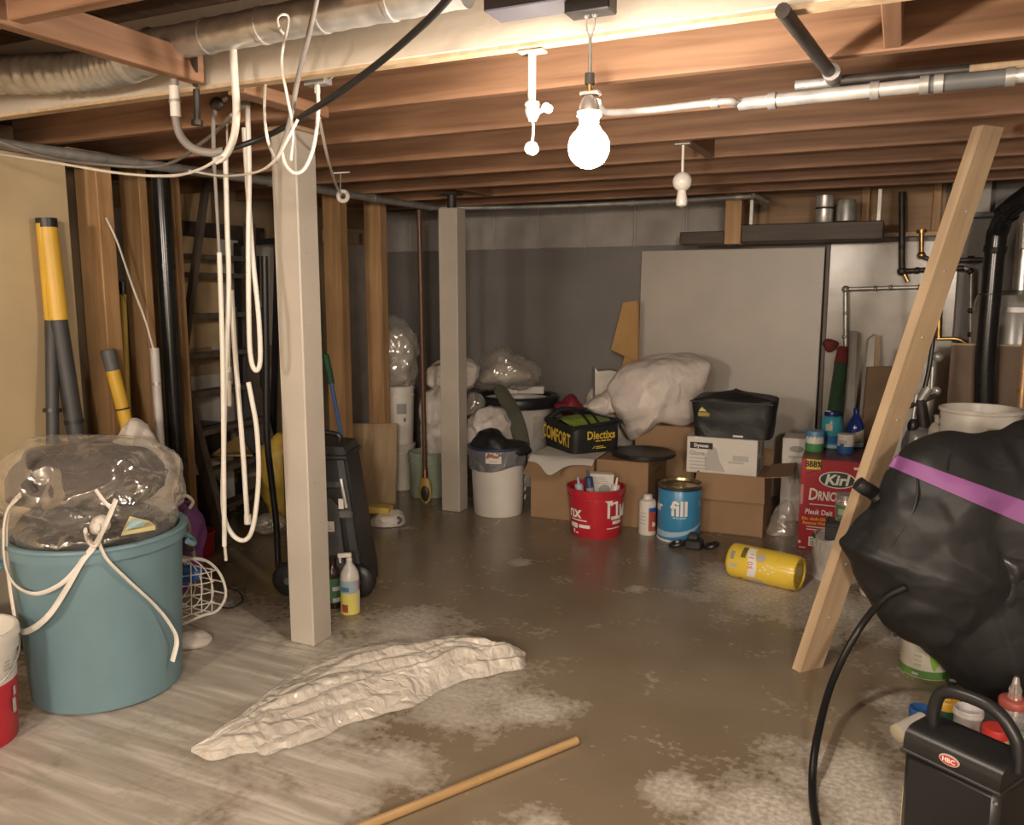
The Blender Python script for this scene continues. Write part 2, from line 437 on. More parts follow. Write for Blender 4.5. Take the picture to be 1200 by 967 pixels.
def tag(o, label=None, cat=None, group=None, kind=None):
    if label: o['label'] = label
    if cat: o['category'] = cat
    if group: o['group'] = group
    if kind: o['kind'] = kind
    return o
def thing(name, label, cat, loc=(0, 0, 0), rz=0.0, group=None, rot=None):
    o = bpy.data.objects.new(name, None); C.objects.link(o)
    o.location = loc; o.rotation_euler = rot or (0, 0, rz); o.empty_display_size = 0.05
    return tag(o, label, cat, group)
def struct(name, m, mat, parent=None, **k):
    o = m.obj(name, mat, parent, smooth=k.pop('smooth', False), **k)
    if not parent: o['kind'] = 'structure'
    return o
def wmesh(m, root):
    """move world-space vertices of m into the frame of an unscaled root"""
    inv = (Matrix.Translation(root.location) @ root.rotation_euler.to_matrix().to_4x4()).inverted()
    m.v = [tuple(inv @ Vector(p)) for p in m.v]; return m

def text(s, size, mat, parent, fn, name='lettering', shear=0.0, bold=0.0, align='CENTER', sx=1.0):
    cu = bpy.data.curves.new(name, 'FONT'); cu.body = s; cu.size = size; cu.align_x = align; cu.align_y = 'CENTER'
    cu.shear = shear; cu.offset = bold; cu.resolution_u = 2
    t = bpy.data.objects.new(name, cu); C.objects.link(t)
    dg = bpy.context.evaluated_depsgraph_get()
    me = bpy.data.meshes.new_from_object(t.evaluated_get(dg))
    bpy.data.objects.remove(t); bpy.data.curves.remove(cu)
    for v in me.vertices: v.co = Vector(fn(v.co.x * sx, v.co.y))
    me.materials.clear(); me.materials.append(mat); me.name = name
    o = bpy.data.objects.new(name, me); C.objects.link(o); o.parent = parent
    return o
def front(x0, z0, y):            # map text to the -y face of a local box
    return lambda a, b: (x0 + a, y, z0 + b)
def side(y0, z0, x):             # map text to the +x face
    return lambda a, b: (x, y0 + a, z0 + b)
def around(r, ang, z0):          # map text round a cylinder; ang measured from local -y
    return lambda a, b: (r * math.sin(ang + a / r), -r * math.cos(ang + a / r), z0 + b)
def cpatch(r, a0, a1, z0, z1, nu=12, nv=1, r2=None, fn=None):
    """curved patch on a cylinder/cone, angles from local -y, turning to +x"""
    m = M(); r2 = r2 or r
    def g(u, v):
        a = a0 + (a1 - a0) * u; z = z0 + (z1 - z0) * v; rr = r + (r2 - r) * v
        if fn: z = fn(u, v)
        return (rr * math.sin(a), -rr * math.cos(a), z)
    return m.grid(g, nu, nv)
def ellipse(m, cx, cz, rx, rz, y0, y1, n=28):
    return m.prism([(cx + rx * math.cos(2 * math.pi * i / n), cz + rz * math.sin(2 * math.pi * i / n)) for i in range(n)], y0, y1)
def facing(p):                   # z rotation so that local -y looks back at the camera
    return math.atan2(-p[0], p[1]) if True else 0
def cylat(px, py, wpx, pytop, z0=0.0):
    """upright round thing from its front base pixel, its width in pixels and its front top edge: centre, radius, height"""
    f = onz(px, py, z0); r = wpx * cdepth(f) / (2 * F)
    dirh = Vector((f.x, f.y, 0)).normalized()
    return f + dirh * r, r, zat(f, pytop) - z0

def fbm(p, o=4):
    return noise.fractal(p, 0.9, 2.1, o)
def ridg(p):
    return 1 - 2 * abs(noise.noise(p))
def pillow(pts, d, tf, tb=None, amp=0.012, freq=6.0, seed=0.0, ridge=0.5, n=96, K=18, fine=0.3, p=2.2, tilt=0.0, crease=0.9):
    """soft lump from its outline: star-shaped outline at horizontal depth d, bulging tf towards and tb away from the viewer"""
    tb = tf if tb is None else tb
    ol = catmull([atd(x, y, d + tilt * (y - pts[0][1])) for x, y in pts], n, True); n = len(ol)
    c = sum(ol, Vector()) / n; m = M(); off = Vector((seed * 7.3, seed * 3.1, seed * 5.7))
    vs = []; fs = []
    def disp(q):
        a = noise.noise((q + off) * freq); r = ridg((q + off) * freq * 1.3 + Vector((9, 2, 4)))
        vd_ = noise.voronoi((q + off) * freq * .9 + Vector((a, r, a)) * .3)[0]
        cr_ = min(.7, vd_[1] - vd_[0])
        return amp * (crease * (cr_ - .35) * 2.2 + (1 - ridge) * 2 * a + ridge * 1.6 * r + fine * ridg((q - off) * freq * 3.1))
    for sgn, t in ((-1, tf), (1, tb)):
        for k in range(K):
            s = 1 - (k / K) ** 1.5 if sgn < 0 else (k / K) ** 1.0
        pass
    rings = []
    for k in range(K + 1): rings.append((-1, math.sin(math.pi / 2 * k / K)))          # front centre -> rim
    for k in range(K - 1, -1, -1): rings.append((1, math.sin(math.pi / 2 * k / K)))     # rim -> back centre
    for sgn, s in rings:
        s = max(s, 0.02); t = tf if sgn < 0 else tb
        h = (max(0, 1 - s ** p)) ** (1 / p) * t
        for i in range(n):
            q = c + (ol[i] - c) * s + FWD * (sgn * h)
            out = (ol[i] - c).normalized() * s + FWD * (sgn * (1 - s) + 1e-6)
            out = out.normalized() if out.length > 1e-6 else FWD * sgn
            q = q + out * disp(q)
            if q.z < 0.003: q.z = 0.003
            vs.append(q)
    R = len(rings)
    for k in range(R - 1):
        for i in range(n):
            j = (i + 1) % n; fs.append((k * n + i, k * n + j, (k + 1) * n + j, (k + 1) * n + i))
    fs.append(tuple(range(n))); fs.append(tuple((R - 1) * n + i for i in range(n))[::-1])
    m.add(vs, fs); return m
def soft(name, label, cat, mat, m, group=None, ang=180):
    """one-mesh soft thing: origin at its base"""
    xs = [v[0] for v in m.v]; ys = [v[1] for v in m.v]; zs = [v[2] for v in m.v]
    b = Vector(((min(xs) + max(xs)) / 2, (min(ys) + max(ys)) / 2, min(zs)))
    m.v = [tuple(Vector(v) - b) for v in m.v]
    o = m.obj(name, mat, None, True, loc=b, ang=ang)
    return tag(o, label, cat, group)
def cable(name, label, cat, pts, r, mat, n=None, seg=8, flat=1.0, group=None):
    m = M(); m.tube(pts, r, seg, n, flat=flat)
    return soft(name, label, cat, mat, m, group, 60)

# ------------------------------------------------------------------ the room
UL, UR, VF, VB = -4.35, 1.7, -2.6, 6.35          # left wall, right wall, wall behind the viewer, back wall
JB, JT = 2.13, 2.365                             # joist bottoms, joist tops
m = M().box(UL - .1, UR + .1, VF - .1, VB + .1, -0.1, 0.0)
struct('floor', m, FLOORM)
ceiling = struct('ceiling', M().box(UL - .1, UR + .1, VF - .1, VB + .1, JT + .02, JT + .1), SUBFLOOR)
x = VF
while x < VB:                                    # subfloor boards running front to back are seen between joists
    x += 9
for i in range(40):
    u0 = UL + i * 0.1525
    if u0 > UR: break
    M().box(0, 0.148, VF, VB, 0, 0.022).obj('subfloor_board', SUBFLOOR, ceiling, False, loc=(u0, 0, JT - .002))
jm = None
def joist(v, u0, u1, mat=JOIST, t=0.04, zb=JB, name='joist'):
    return M().box(0, u1 - u0, 0, t, 0, JT - zb, 0.003).obj(name, mat, ceiling, False, loc=(u0, v - t, zb))
for k, v in enumerate([-2.0, -1.45, -0.9, -0.35, 0.2, 0.75]): joist(v, UL, UR)
joist(1.41, -1.95, UR)
joist(1.41, UL, -2.03)
for k, v in enumerate([2.56, 3.09, 3.63, 4.17, 4.70, 5.20, 5.68]):
    joist(v, -3.62 if k == 0 else UL, UR)
M().box(0, 5.2, 0, 0.045, 0, JT - JB, 0.004).obj('painted_beam', BEAMPAINT, ceiling, False, loc=(-3.7, 2.045, JB))
M().box(0, 5.2, 0, 0.042, 0, 0.010).obj('beam_edge_strip', PALE, ceiling, False, loc=(-3.7, 2.048, JB - .009))
# short cross members
def crossblock(u, v0, v1, z0=JB, z1=JT, t=0.045, mat=JOISTY):
    return M().box(0, t, 0, v1 - v0, 0, z1 - z0, 0.003).obj('cross_block', mat, ceiling, False, loc=(u, v0, z0))
crossblock(-2.03, 0.76, 1.37, JB, JB + .09); crossblock(-2.03, 1.37, 2.02, JB, JB + .09)
crossblock(-1.38, 1.42, 2.02, 2.25, JT)
q = onz(1050, 54, JB); crossblock(q.x - .03, 2.095, 2.52, JB + .005, JT)
q = onz(280, 105, JB); crossblock(q.x - .02, 2.095, 2.52, JB - .02, JB + .02, 0.07)
crossblock(-2.6, 4.72, 5.16); crossblock(-0.9, 3.64, 4.13)

# back wall: dark painted lower part, a course of pale blocks on top, wood rim to the right
wall_back = struct('wall_back', M().box(UL - .1, UR + .1, VB, VB + .12, 0, JT + .02), BACKWALL)
zb0, zb1 = 1.835, 2.19
for i in range(8):
    u0 = -4.33 + i * 0.405
    M().box(0, 0.392, 0, 0.03, 0, zb1 - zb0, 0.006).obj('block', BLOCK, wall_back, False, loc=(u0, VB - .022 - (i % 3) * 0.003, zb0))
M().box(0, 3.27, 0, 0.015, 0, zb1 - zb0).obj('mortar', plain('pale_mortar', (0.42, 0.40, 0.37), 0.8), wall_back, False, loc=(-4.34, VB - .012, zb0))
p = onv(868, 278, VB); q = onv(1108, 238, VB)
M().box(p.x, q.x, VB - .05, VB, p.z, JT).obj('rim_board', wood('rim_wood', (0.26, 0.15, 0.07), (0.40, 0.25, 0.13), 0), wall_back, False)
M().box(p.x, q.x, VB - .11, VB, p.z - .03, p.z, 0.003).obj('sill_plate', PALE, wall_back, False)
for x in (1010, 1092):
    q = onv(x, 250, VB)
    M().box(q.x, q.x + .05, VB - .09, VB - .05, p.z, JT, .003).obj('cripple_stud', STUD, wall_back, False)
struct('wall_left', M().box(UL - .1, UL, VF - .1, VB + .1, 0, JT + .02), WALLTAN)
struct('wall_right', M().box(UR, UR + .1, VF - .1, VB + .1, 0, JT + .02), WALLPLAIN)
struct('wall_front', M().box(UL - .1, UR + .1, VF - .1, VF, 0, JT + .02), WALLPLAIN)

# stud partition on the left with wallboard on its near half
UP = -3.42
VPE = onu(84, 300, UP).y
part = struct('wall_partition', M().box(UP - .02, UP, VF, VPE, 0.13, JB - .056), WALLYEL)
M().box(UP - .05, UP + .012, VF, VPE, 0, 0.13).obj('base_strip', plain('black_base_strip', (0.025, 0.022, 0.02), 0.6), part, False)
def stud(px, u, fw, sw, z1=JB):
    p = onu(px, 300, u)
    return M().box(-fw, 0, 0, sw, 0, z1, 0.003).obj('stud', STUD, part, False, loc=(u, p.y, 0))
stud(119, UP + .03, 0.145, 0.085); stud(168, UP - .12, 0.14, 0.05)
stud(399, UP + .06, 0.135, 0.085); stud(446, UP + .06, 0.135, 0.085)
stud(207, UP - .15, 0.03, 0.05)
SV = (onu(180, 200, UP - .02).y + onu(207, 530, UP - .02).y) / 2 + .02       # where the black stack passes the notched plate
for v0_, v1_ in ((VPE, SV - .047), (SV + .047, 4.0)):
    M().box(UP - .1, UP + .02, v0_, v1_, JB - .006, JB).obj('top_plate', STUD, part, False)
# back bay beyond the studs: pale boards nailed to the far left wall
def bayboard(px0, px1, py0, py1, mat, t=0.02, off=0.0, name='wall_board'):
    a = onu(px0, py1, UL + .02 + off); b = onu(px1, py0, UL + .02 + off)
    return M().box(0, t, 0, b.y - a.y, 0, b.z - a.z, .002).obj(name, mat, wl, False, loc=(UL + off, a.y, a.z))
wl = bpy.data.objects['wall_left']
BAYY = plain('bay_ochre_board', (0.62, 0.46, 0.26), 0.75, var=0.15)
BAYG = plain('bay_grey_board', (0.55, 0.51, 0.46), 0.7, var=0.12)
bayboard(222, 246, 212, 262, BAYY); bayboard(208, 255, 276, 410, BAYY, off=0.005)
bayboard(250, 320, 285, 410, BAYG, off=0.002); bayboard(205, 320, 430, 520, BAYG, off=0.004)
bayboard(205, 330, 545, 585, BAYG, 0.02); bayboard(205, 300, 268, 276, DARKWOOD, 0.10, name='wall_ledge')
bayboard(205, 252, 515, 530, BAYY, 0.10, name='wall_ledge')
bayboard(128, 150, 245, 330, BAYG); bayboard(410, 427, 270, 560, BAYG, off=0.01); bayboard(370, 400, 290, 560, WALLTAN)
bayboard(380, 455, 277, 284, PALE, .06, name='wall_ledge')
# the far left corner: vertical pine slats where left wall meets back wall
for x0, x1 in ((449, 456), (458, 463)):
    bayboard(x0, x1, 245, 380, STUD, 0.05)

# ------------------------------------------------------------------ posts
def post(px, py, w, dpt, label, ztop, rz=0.0):
    p = onz(px, py)
    t = thing('support_post', label, 'post', p, rz)
    M().box(-w / 2, w / 2, -dpt / 2, dpt / 2, 0, ztop, 0.005).obj('shaft', POSTPAINT, t, False)
    return t, p
t, p = post(365, 749, 0.125, 0.125, 'pale grey painted wooden post beside the wheeled black case', JB - .012)
M().box(-.078, .078, -.078, .078, JB - .012, JB + .003, .002).obj('cap_plate', PALE, t, False)
for i in range(7):
    z = random.Random(i).uniform(.3, 2.0)
    M().sphere((0.0635, -0.02 + .03 * math.sin(i * 2.1), z), 0.0035, 8, 5).obj('nail_head', STEEL, t)
t, p = post(533, 597, 0.14, 0.12, 'pale grey painted wooden post between white buckets at the rear', 2.03)
M().cyl((0, 0, 2.03), (0, 0, JB - .012), .03).obj('jack_screw', DARKSTEEL, t)
M().box(-.06, .06, -.05, .05, JB - .014, JB - .002).obj('jack_plate', DARKSTEEL, t, False)

# ------------------------------------------------------------------ white sheets on the back wall
def sheet(px0, py0, px1, py1, v, t, mat, name, label, lean=0.0):
    a = onv(px0, py0, v); b = onv(px1, py1, v)
    zt = (a.z + b.z) / 2
    r = thing(name, label, 'panel', ((a.x + b.x) / 2, v - lean, 0))
    w = (b.x - a.x) / 2
    m = M().box(-w, w, 0, t, 0, zt, .003)
    m.v = [(x, y + lean * (z / zt), z) for x, y, z in m.v]
    m.obj('board', mat, r, False); return r, w, zt
sheet(752, 295, 967, 289, VB - .10, .035, PANEL, 'wall_panel', 'large plain white panel leaning behind the cardboard boxes', 0.06)
r, w, zt = sheet(973, 286, 1125, 280, VB - .06, .03, PANELG, 'pipe_backboard', 'glossy white backboard that carries the water pipes')
M().box(-w - .02, -w + .004, -.03, 0.0, 0, zt, .002).obj('edge_trim', plain('grey_brown_trim', (0.14, 0.11, 0.09), 0.6), r, False)

# ------------------------------------------------------------------ ducts, conduits and pipes
def pipe_thing(name, label, cat, pts, r, mat, seg=14, n=None, rings=None, ringmat=None, raw=False, root=None):
    t = root or thing(name, label, cat, pts[0])
    wmesh(M().tube(pts, r, seg, n, raw=raw), t).obj('pipe', mat, t, ang=50)
    for (a, b, rr) in (rings or []):
        wmesh(M().cyl(a, b, rr, seg=seg), t).obj('fitting', ringmat or mat, t)
    return t
# long round vent duct in front of the painted beam
vd, zd, rd = 1.94, 2.232, 0.048
t = thing('vent_duct', 'round galvanised vent duct running along the pale painted beam', 'duct', (-2.13, vd, zd))
a, b = Vector((-2.13, vd, zd)), Vector((-1.03, vd, zd + .015))
m = M(); n = 60
m.grid(lambda u, v: tuple(a.lerp(b, v) + Vector((0, math.cos(u * 6.2832), math.sin(u * 6.2832))) * (rd + .0012 * math.sin(v * 90))), 20, n, True)
m.add([tuple(a + Vector((0, math.cos(i / 20 * 6.2832), math.sin(i / 20 * 6.2832))) * rd) for i in range(20)], [tuple(range(20))])
wmesh(m, t).obj('duct_pipe', GALV, t, ang=60)
for k in (0.06, 0.22, 0.41, 0.60, 0.80):
    c = a.lerp(b, k); wmesh(M().cyl(c - Vector((.006, 0, 0)), c + Vector((.006, 0, 0)), rd + .003, seg=20), t).obj('seam_band', GALV, t)
# flexible duct further left
t = thing('flexible_duct', 'crinkled silver flexible duct at the top left under the trimmer board', 'duct', (-2.18, vd, zd - .02))
P = catmull([(-2.1, vd, zd - .01), (-2.25, vd + .01, zd - .03), (-2.5, vd + .02, zd - .03), (-2.9, vd, zd + .0), (-3.3, vd, zd + .02)], 120)
m = M(); vs = []
for i, c in enumerate(P):
    rr = 0.062 + 0.004 * math.sin(i * 1.7) + .003 * noise.noise(c * 12)
    for k in range(20):
        a_ = k / 20 * 6.2832; vs.append(c + Vector((0, math.cos(a_), math.sin(a_))) * (rr + .003 * noise.noise(c * 20 + Vector((a_, 0, 0)))))
m.add(vs, [(i * 20 + k, i * 20 + (k + 1) % 20, (i + 1) * 20 + (k + 1) % 20, (i + 1) * 20 + k) for i in range(len(P) - 1) for k in range(20)])
wmesh(m, t).obj('duct_sleeve', GALV, t, ang=70)
# grey waste pipe under the joists along the partition, turning along the rear
t = thing('drain_pipe', 'dull grey pipe slung under the joists along the stud partition', 'pipe', onz(510, 243, JB - .03))
P1 = [onz(-60, 160, JB - .03), onz(150, 190, JB - .03), onz(320, 213, JB - .03), onz(440, 233, JB - .03), onz(505, 243, JB - .03)]
wmesh(M().tube(P1, 0.024, 14, 30), t).obj('pipe', STEEL, t, ang=60)
for k in (2, 3): wmesh(M().cyl(P1[k] - (P1[k] - P1[k - 1]).normalized() * .03, P1[k] + (P1[k] - P1[k - 1]).normalized() * .03, .029), t).obj('coupling', STEEL, t)
t = thing('rear_conduit', 'thin steel conduit running across the rear joists to a bent end', 'pipe', onz(510, 244, JB - .02))
P2 = [onz(500, 244, JB - .02), onz(600, 243, JB - .025), onz(740, 238, JB - .02), onz(866, 231, JB - .02), onz(884, 230, JB - .02), onz(900, 237, JB - .05)]
wmesh(M().tube(P2, 0.017, 12, 40), t).obj('pipe', STEEL, t, ang=60)
for q in (P2[2], P2[3]): wmesh(M().cyl(q - Vector((.02, 0, 0)), q + Vector((.02, 0, 0)), .022), t).obj('coupling', STEEL, t)
# straps that hang it
for px in (640, 780):
    q = onz(px, 243, JB - .02)
# conduit run from the pendant bulb to the right
t = thing('lamp_conduit', 'shiny steel conduit running from the hanging bulb under the joists', 'pipe', onz(860, 120, 2.06))
vz = 2.04
c0 = [onz(700, 120, vz - .02), onz(712, 131, vz - .02), onz(760, 129, vz), onz(850, 119, vz), onz(862, 122, vz), onz(875, 121, vz)]
wmesh(M().tube(c0, 0.011, 10, 40), t).obj('thin_pipe', GALV, t, ang=60)
c1 = [onz(866, 122, vz), onz(1080, 100, vz)]
wmesh(M().tube(c1, 0.019, 14, raw=True), t).obj('thick_pipe', GALV, t, ang=60)
wmesh(M().tube([onz(1080, 100, vz), onz(1184, 90, vz)], 0.022, 14, raw=True), t).obj('dark_sleeve', GREYD, t, ang=60)
wmesh(M().tube([onz(1184, 90, vz), onz(1250, 83, vz)], 0.019, 14, raw=True), t).obj('thick_pipe', GALV, t, ang=60)
for px, py in ((838, 120.5), (905, 118), (1025, 106), (1083, 99.5), (1100, 98), (1184, 90)):
    q = onz(px, py, vz); e = (c1[1] - c1[0]).normalized() * .011
    wmesh(M().cyl(q - e, q + e, .0245 if px > 860 else .015), t).obj('coupling', STEEL, t)
t = thing('gas_line', 'dark iron branch pipe hanging beside the shiny conduit', 'pipe', onz(980, 95, 2.08))
wmesh(M().tube([onz(985, 95, 2.085), onz(1135, 82, 2.085)], .016, 12, raw=True), t).obj('pipe', DARKSTEEL, t)
wmesh(M().tube([onz(932, 101, 2.085), onz(975, 97, 2.085)], .016, 12, raw=True), t).obj('pipe_stub', GALV, t)
wmesh(M().tube([onz(917, 12, 2.115), onz(978, 92, 2.10)], .017, 12, raw=True), t).obj('branch_pipe', DARKSTEEL, t)
wmesh(M().sphere(onz(977, 95, 2.092), .028, 14, 10), t).obj('tee_joint', STEEL, t)
wmesh(M().cyl(onz(974, 84, 2.10), onz(978, 95, 2.095), .024), t).obj('collar', STEEL, t)
wmesh(M().box(0, 1, 0, 1, 0, 1), t) if False else None
wmesh(M().tube([onz(1135, 82, 2.085), onz(1250, 71, 2.085)], .013, 12, raw=True), t).obj('pipe_end', PALE, t)

# tall black pipes
p0 = onu(180, 200, UP - .02); p1 = onu(207, 530, UP - .02)
t = thing('black_stack_pipe', 'tall glossy black plastic drain stack beside the wooden studs', 'pipe', (p0.x, (p0.y + p1.y) / 2 + .02, 0))
M().cyl((0, 0, 0), (0, 0, JB + .1), .043, seg=20).obj('pipe', BLACKABS, t, ang=50)
for z in (1.62, .6): M().cyl((0, 0, z - .012), (0, 0, z + .012), .047, seg=20).obj('collar', BLACKABS, t)
b0 = onv(1155, 475, 5.55)
b1 = onv(1155, 420, 5.6).x
pp = [(b1 + .02, 5.6, 0.0), (b1 + .012, 5.6, .8), onv(1155, 420, 5.6), onv(1166, 292, 5.6), onv(1171, 268, 5.58), onv(1180, 250, 5.5), onv(1198, 234, 5.4), onv(1198, 234, 5.4) + Vector((.10, -.06, .045)), onv(1198, 234, 5.4) + Vector((.45, -.2, .05))]
t = thing('black_flue_pipe', 'thick black pipe with an elbow bend near the white tub', 'pipe', pp[0])
wmesh(M().tube(pp, .056, 20, 60), t).obj('pipe', BLACKABS, t, ang=50)
for q0, q1 in ((pp[3], pp[4]), (pp[5], pp[6])):
    e = (Vector(q1) - Vector(q0)).normalized() * .018
    wmesh(M().cyl(Vector(q0) - e, Vector(q0) + e, .063, seg=20), t).obj('collar', BLACKABS, t)
wmesh(M().cyl(onv(1160, 345, 5.6) - Vector((0, 0, .004)), onv(1160, 345, 5.6) + Vector((0, 0, .004)), .059, seg=20), t).obj('seam', BLACKP, t)

# plumbing on the glossy backboard
vp = VB - .135
def pl(px, py): return onv(px, py, vp)
t = thing('iron_water_pipe', 'dark iron water pipe dropping down and turning right on the backboard', 'pipe', pl(1057, 318))
wmesh(M().tube([pl(1057, 225), pl(1057, 318)], .021, 12, raw=True), t).obj('riser', DARKSTEEL, t)
wmesh(M().tube([pl(1057, 318), pl(1090, 316), pl(1130, 314)], .017, 12, raw=True), t).obj('run', DARKSTEEL, t)
wmesh(M().tube([pl(1130, 314), pl(1138, 318), pl(1138, 335), pl(1137, 420)], .014, 12), t).obj('drop', STEEL, t)
for a_, b_ in ((1057, 318), (1057, 290), (1075, 317), (1137, 318), (1138, 364), (1138, 392)):
    wmesh(M().sphere(pl(a_, b_), .030 if a_ == 1057 and b_ == 318 else .023, 12, 8), t).obj('fitting', DARKSTEEL, t)
wmesh(M().tube([pl(1058, 318), pl(1064, 330)], .014, 10, raw=True), t).obj('drain_plug', BRASS, t)
t = thing('brass_valve_stub', 'brass capped stub standing above the iron water pipe', 'valve', pl(1080, 300))
wmesh(M().tube([pl(1080, 272), pl(1080, 298)], .015, 12, raw=True), t).obj('stub', BRASS, t)
wmesh(M().box(-.03, .03, -.03, .03, 0, 1), t) if False else None
wmesh(M().cyl(pl(1080, 269), pl(1080, 273), .03), t).obj('cap', BRASS, t)
wmesh(M().sphere(pl(1080, 299), .026, 12, 8), t).obj('elbow', BRASS, t)
wmesh(M().tube([pl(1080, 299), pl(1087, 303), pl(1095, 304), pl(1115, 305), pl(1160, 304)], .014, 10), t).obj('run', DARKSTEEL, t)
wmesh(M().cyl(pl(1134, 304.5) , pl(1142, 304), .024), t).obj('union', DARKSTEEL, t)
t = thing('thin_grey_pipe', 'thin grey pipe turning an elbow on the glossy backboard', 'pipe', pl(990, 400))
wmesh(M().tube([pl(1090, 336), pl(991, 339)], .013, 10, raw=True), t).obj('run', STEEL, t)
wmesh(M().tube([pl(991, 339), pl(991, 440)], .016, 10, raw=True), t).obj('drop', STEEL, t)
wmesh(M().sphere(pl(991, 339), .026, 12, 8), t).obj('elbow', STEEL, t)
for a_, b_ in ((1026, 338), (1044, 337), (1078, 336.5), (991, 367), (990, 395)):
    wmesh(M().sphere(pl(a_, b_), .019, 10, 6), t).obj('clip', STEEL, t)
t = thing('copper_riser', 'bright copper pipe stub with a valve seen past the leaning board', 'valve', pl(1100, 400))
wmesh(M().cyl(pl(1100, 396), pl(1101, 352), .021), t).obj('stub', BRASS, t)
wmesh(M().cyl(pl(1101, 353), pl(1101, 346), .025), t).obj('cap', COPPER, t)
wmesh(M().tube([pl(1098, 397), pl(1120, 397), pl(1132, 402)], .012, 10), t).obj('branch', BRASS, t)
wmesh(M().tube([pl(1123, 399), pl(1123, 436)], .008, 8, raw=True), t).obj('stem', DARKSTEEL, t)
for a_, b_ in ((1118, 434), (1128, 434), (1123, 440)):
    wmesh(M().sphere(pl(a_, b_), .025, 10, 7, (1, .5, 1)), t).obj('handwheel', BRASS, t)
t = thing('brass_stop_valve', 'round brass stop valve under the grey drop pipe', 'valve', pl(1137, 415))
wmesh(M().sphere(pl(1137, 412), .034, 12, 8), t).obj('body', BRASS, t)
wmesh(M().cyl(pl(1137, 412), pl(1137, 432), .02), t).obj('outlet', COPPER, t)
wmesh(M().tube([pl(1137, 412), pl(1148, 408)], .012, 10, raw=True), t).obj('lever', BRASS, t)

# heater tank and box in the right rear corner
c = Vector((0.66, 5.97, 0))
t = thing('water_heater', 'grey enamelled water heater tank behind the black elbow pipe', 'water heater', c)
M().lathe([(.24, 0), (.25, .03), (.25, 1.42), (.235, 1.47), (.10, 1.50)], 40).obj('tank', plain('heater_enamel', (0.30, 0.285, 0.26), .22, var=.1), t, ang=40)
M().lathe([(.252, 1.37), (.254, 1.37), (.254, 1.40), (.252, 1.40)], 40, capb=False, capt=False).obj('band', STEEL, t)
M().box(-.07, .07, -.262, -.24, .25, .40, .005).obj('burner_door', GREYD, t, False)
M().cyl((0, 0, 1.5), (0, 0, 2.1), .05, seg=18).obj('flue', GALV, t)
a = onv(1196, 292, 5.3); b = onv(1240, 252, 5.3)
t = thing('white_wall_box', 'white electrical box on the pipe at the right edge', 'box', (a.x, 5.3, a.z))
M().box(0, b.x - a.x, -.04, .1, 0, b.z - a.z, .006).obj('cover', WHITEP, t, False)
M().tube([(.06, .03, .0), (.06, .03, -.15), (.1, .06, -.25)], .03, 10).obj('hose', CHARC, t)
a = onv(1112, 252, VB - .02); b = onv(1162, 203, VB - .02)
t = thing('sheet_metal_box', 'pale flat plenum box fixed high on the rear wall', 'box', (a.x, VB - .02, a.z))
M().box(0, b.x - a.x, -.12, 0, 0, JT - a.z - .02, .004).obj('box_shell', plain('pale_grey_metal', (0.38, 0.355, 0.32), .5), t, False)
M().box(-.02, b.x - a.x + .25, -.14, 0, -.03, -.001, .004).obj('bottom_flange', GREYD, t, False)
a = onv(1128, 478, 5.95); b = onv(1197, 401, 5.95)
t = thing('plywood_sheet', 'brown plywood sheet standing behind the black elbow pipe', 'board', ((a.x + b.x) / 2 - .05, 5.672, 0))
M().box(-.20, .20, 0, .02, 0, b.z, .002).obj('board', plain('brown_hardboard', (0.16, 0.105, 0.065), .6), t, False)
M().box(-.20, .20, -.006, .0, b.z - .012, b.z, 0).obj('edge', PALE, t, False)
a = onv(1196, 480, 4.9)
t = thing('copper_post', 'tan copper coloured upright rod at the right edge', 'pipe', (a.x, 4.9, 0))
M().cyl((0, 0, 0), (0, 0, 1.36), .020, seg=16).obj('rod', plain('tan_copper', (0.52, 0.32, 0.18), .35, .5), t, ang=50)
M().cyl((0, 0, .98), (0, 0, 1.0), .025, seg=16).obj('ferrule', BRASS, t)

# hanging shelf under the rear joists
vsf = 5.78
a = onv(868, 284, vsf); b = onv(1036, 258, vsf)
t = thing('hanging_shelf', 'dark heavy wooden shelf beam slung under the rear joists', 'shelf', (a.x, vsf, a.z))
L = b.x - a.x; hh = b.z - a.z
M().box(0, L, 0, .28, 0, hh, .006).obj('beam', DARKWOOD, t, False)
M().box(-.11, -.002, 0, .1, -.01, hh + .22, .003).obj('bracket', STUD, t, False)
M().box(L * .05, L * .05 + .02, .05, .07, hh, JB - a.z).obj('hanger_strap', STEEL, t, False)
M().box(L * .95, L * .95 + .02, .05, .07, hh, JB - a.z).obj('hanger_strap', STEEL, t, False)
M().box(-.42, -.115, .02, .2, -.005, .08, .005).obj('side_plank', DARKWOOD, t, False)
t1 = thing('metal_can', 'shiny tall metal can standing on the dark hanging shelf', 'can', (onv(964, 258, vsf).x, vsf + .09, b.z))
M().lathe([(.052, 0), (.055, .005), (.055, .09), (.053, .092), (.055, .096), (.055, .175), (.045, .18)], 24).obj('body', GALV, t1, ang=40)
M().lathe([(.0565, .088), (.0565, .1)], 24, capb=False, capt=False).obj('dark_band', INKB, t1)
t1 = thing('metal_can', 'shorter dull metal can lying beside the shiny shelf can', 'can', (onv(990, 258, vsf).x, vsf + .10, b.z))
M().lathe([(.05, 0), (.062, .004), (.062, .10), (.055, .14), (.05, .142)], 24).obj('body', STEEL, t1, ang=40)
M().lathe([(.095, 0), (.10, .004), (.03, .02)], 30, c=(.0, .02, .0)).obj('pan', DARKSTEEL, t1, ang=40)

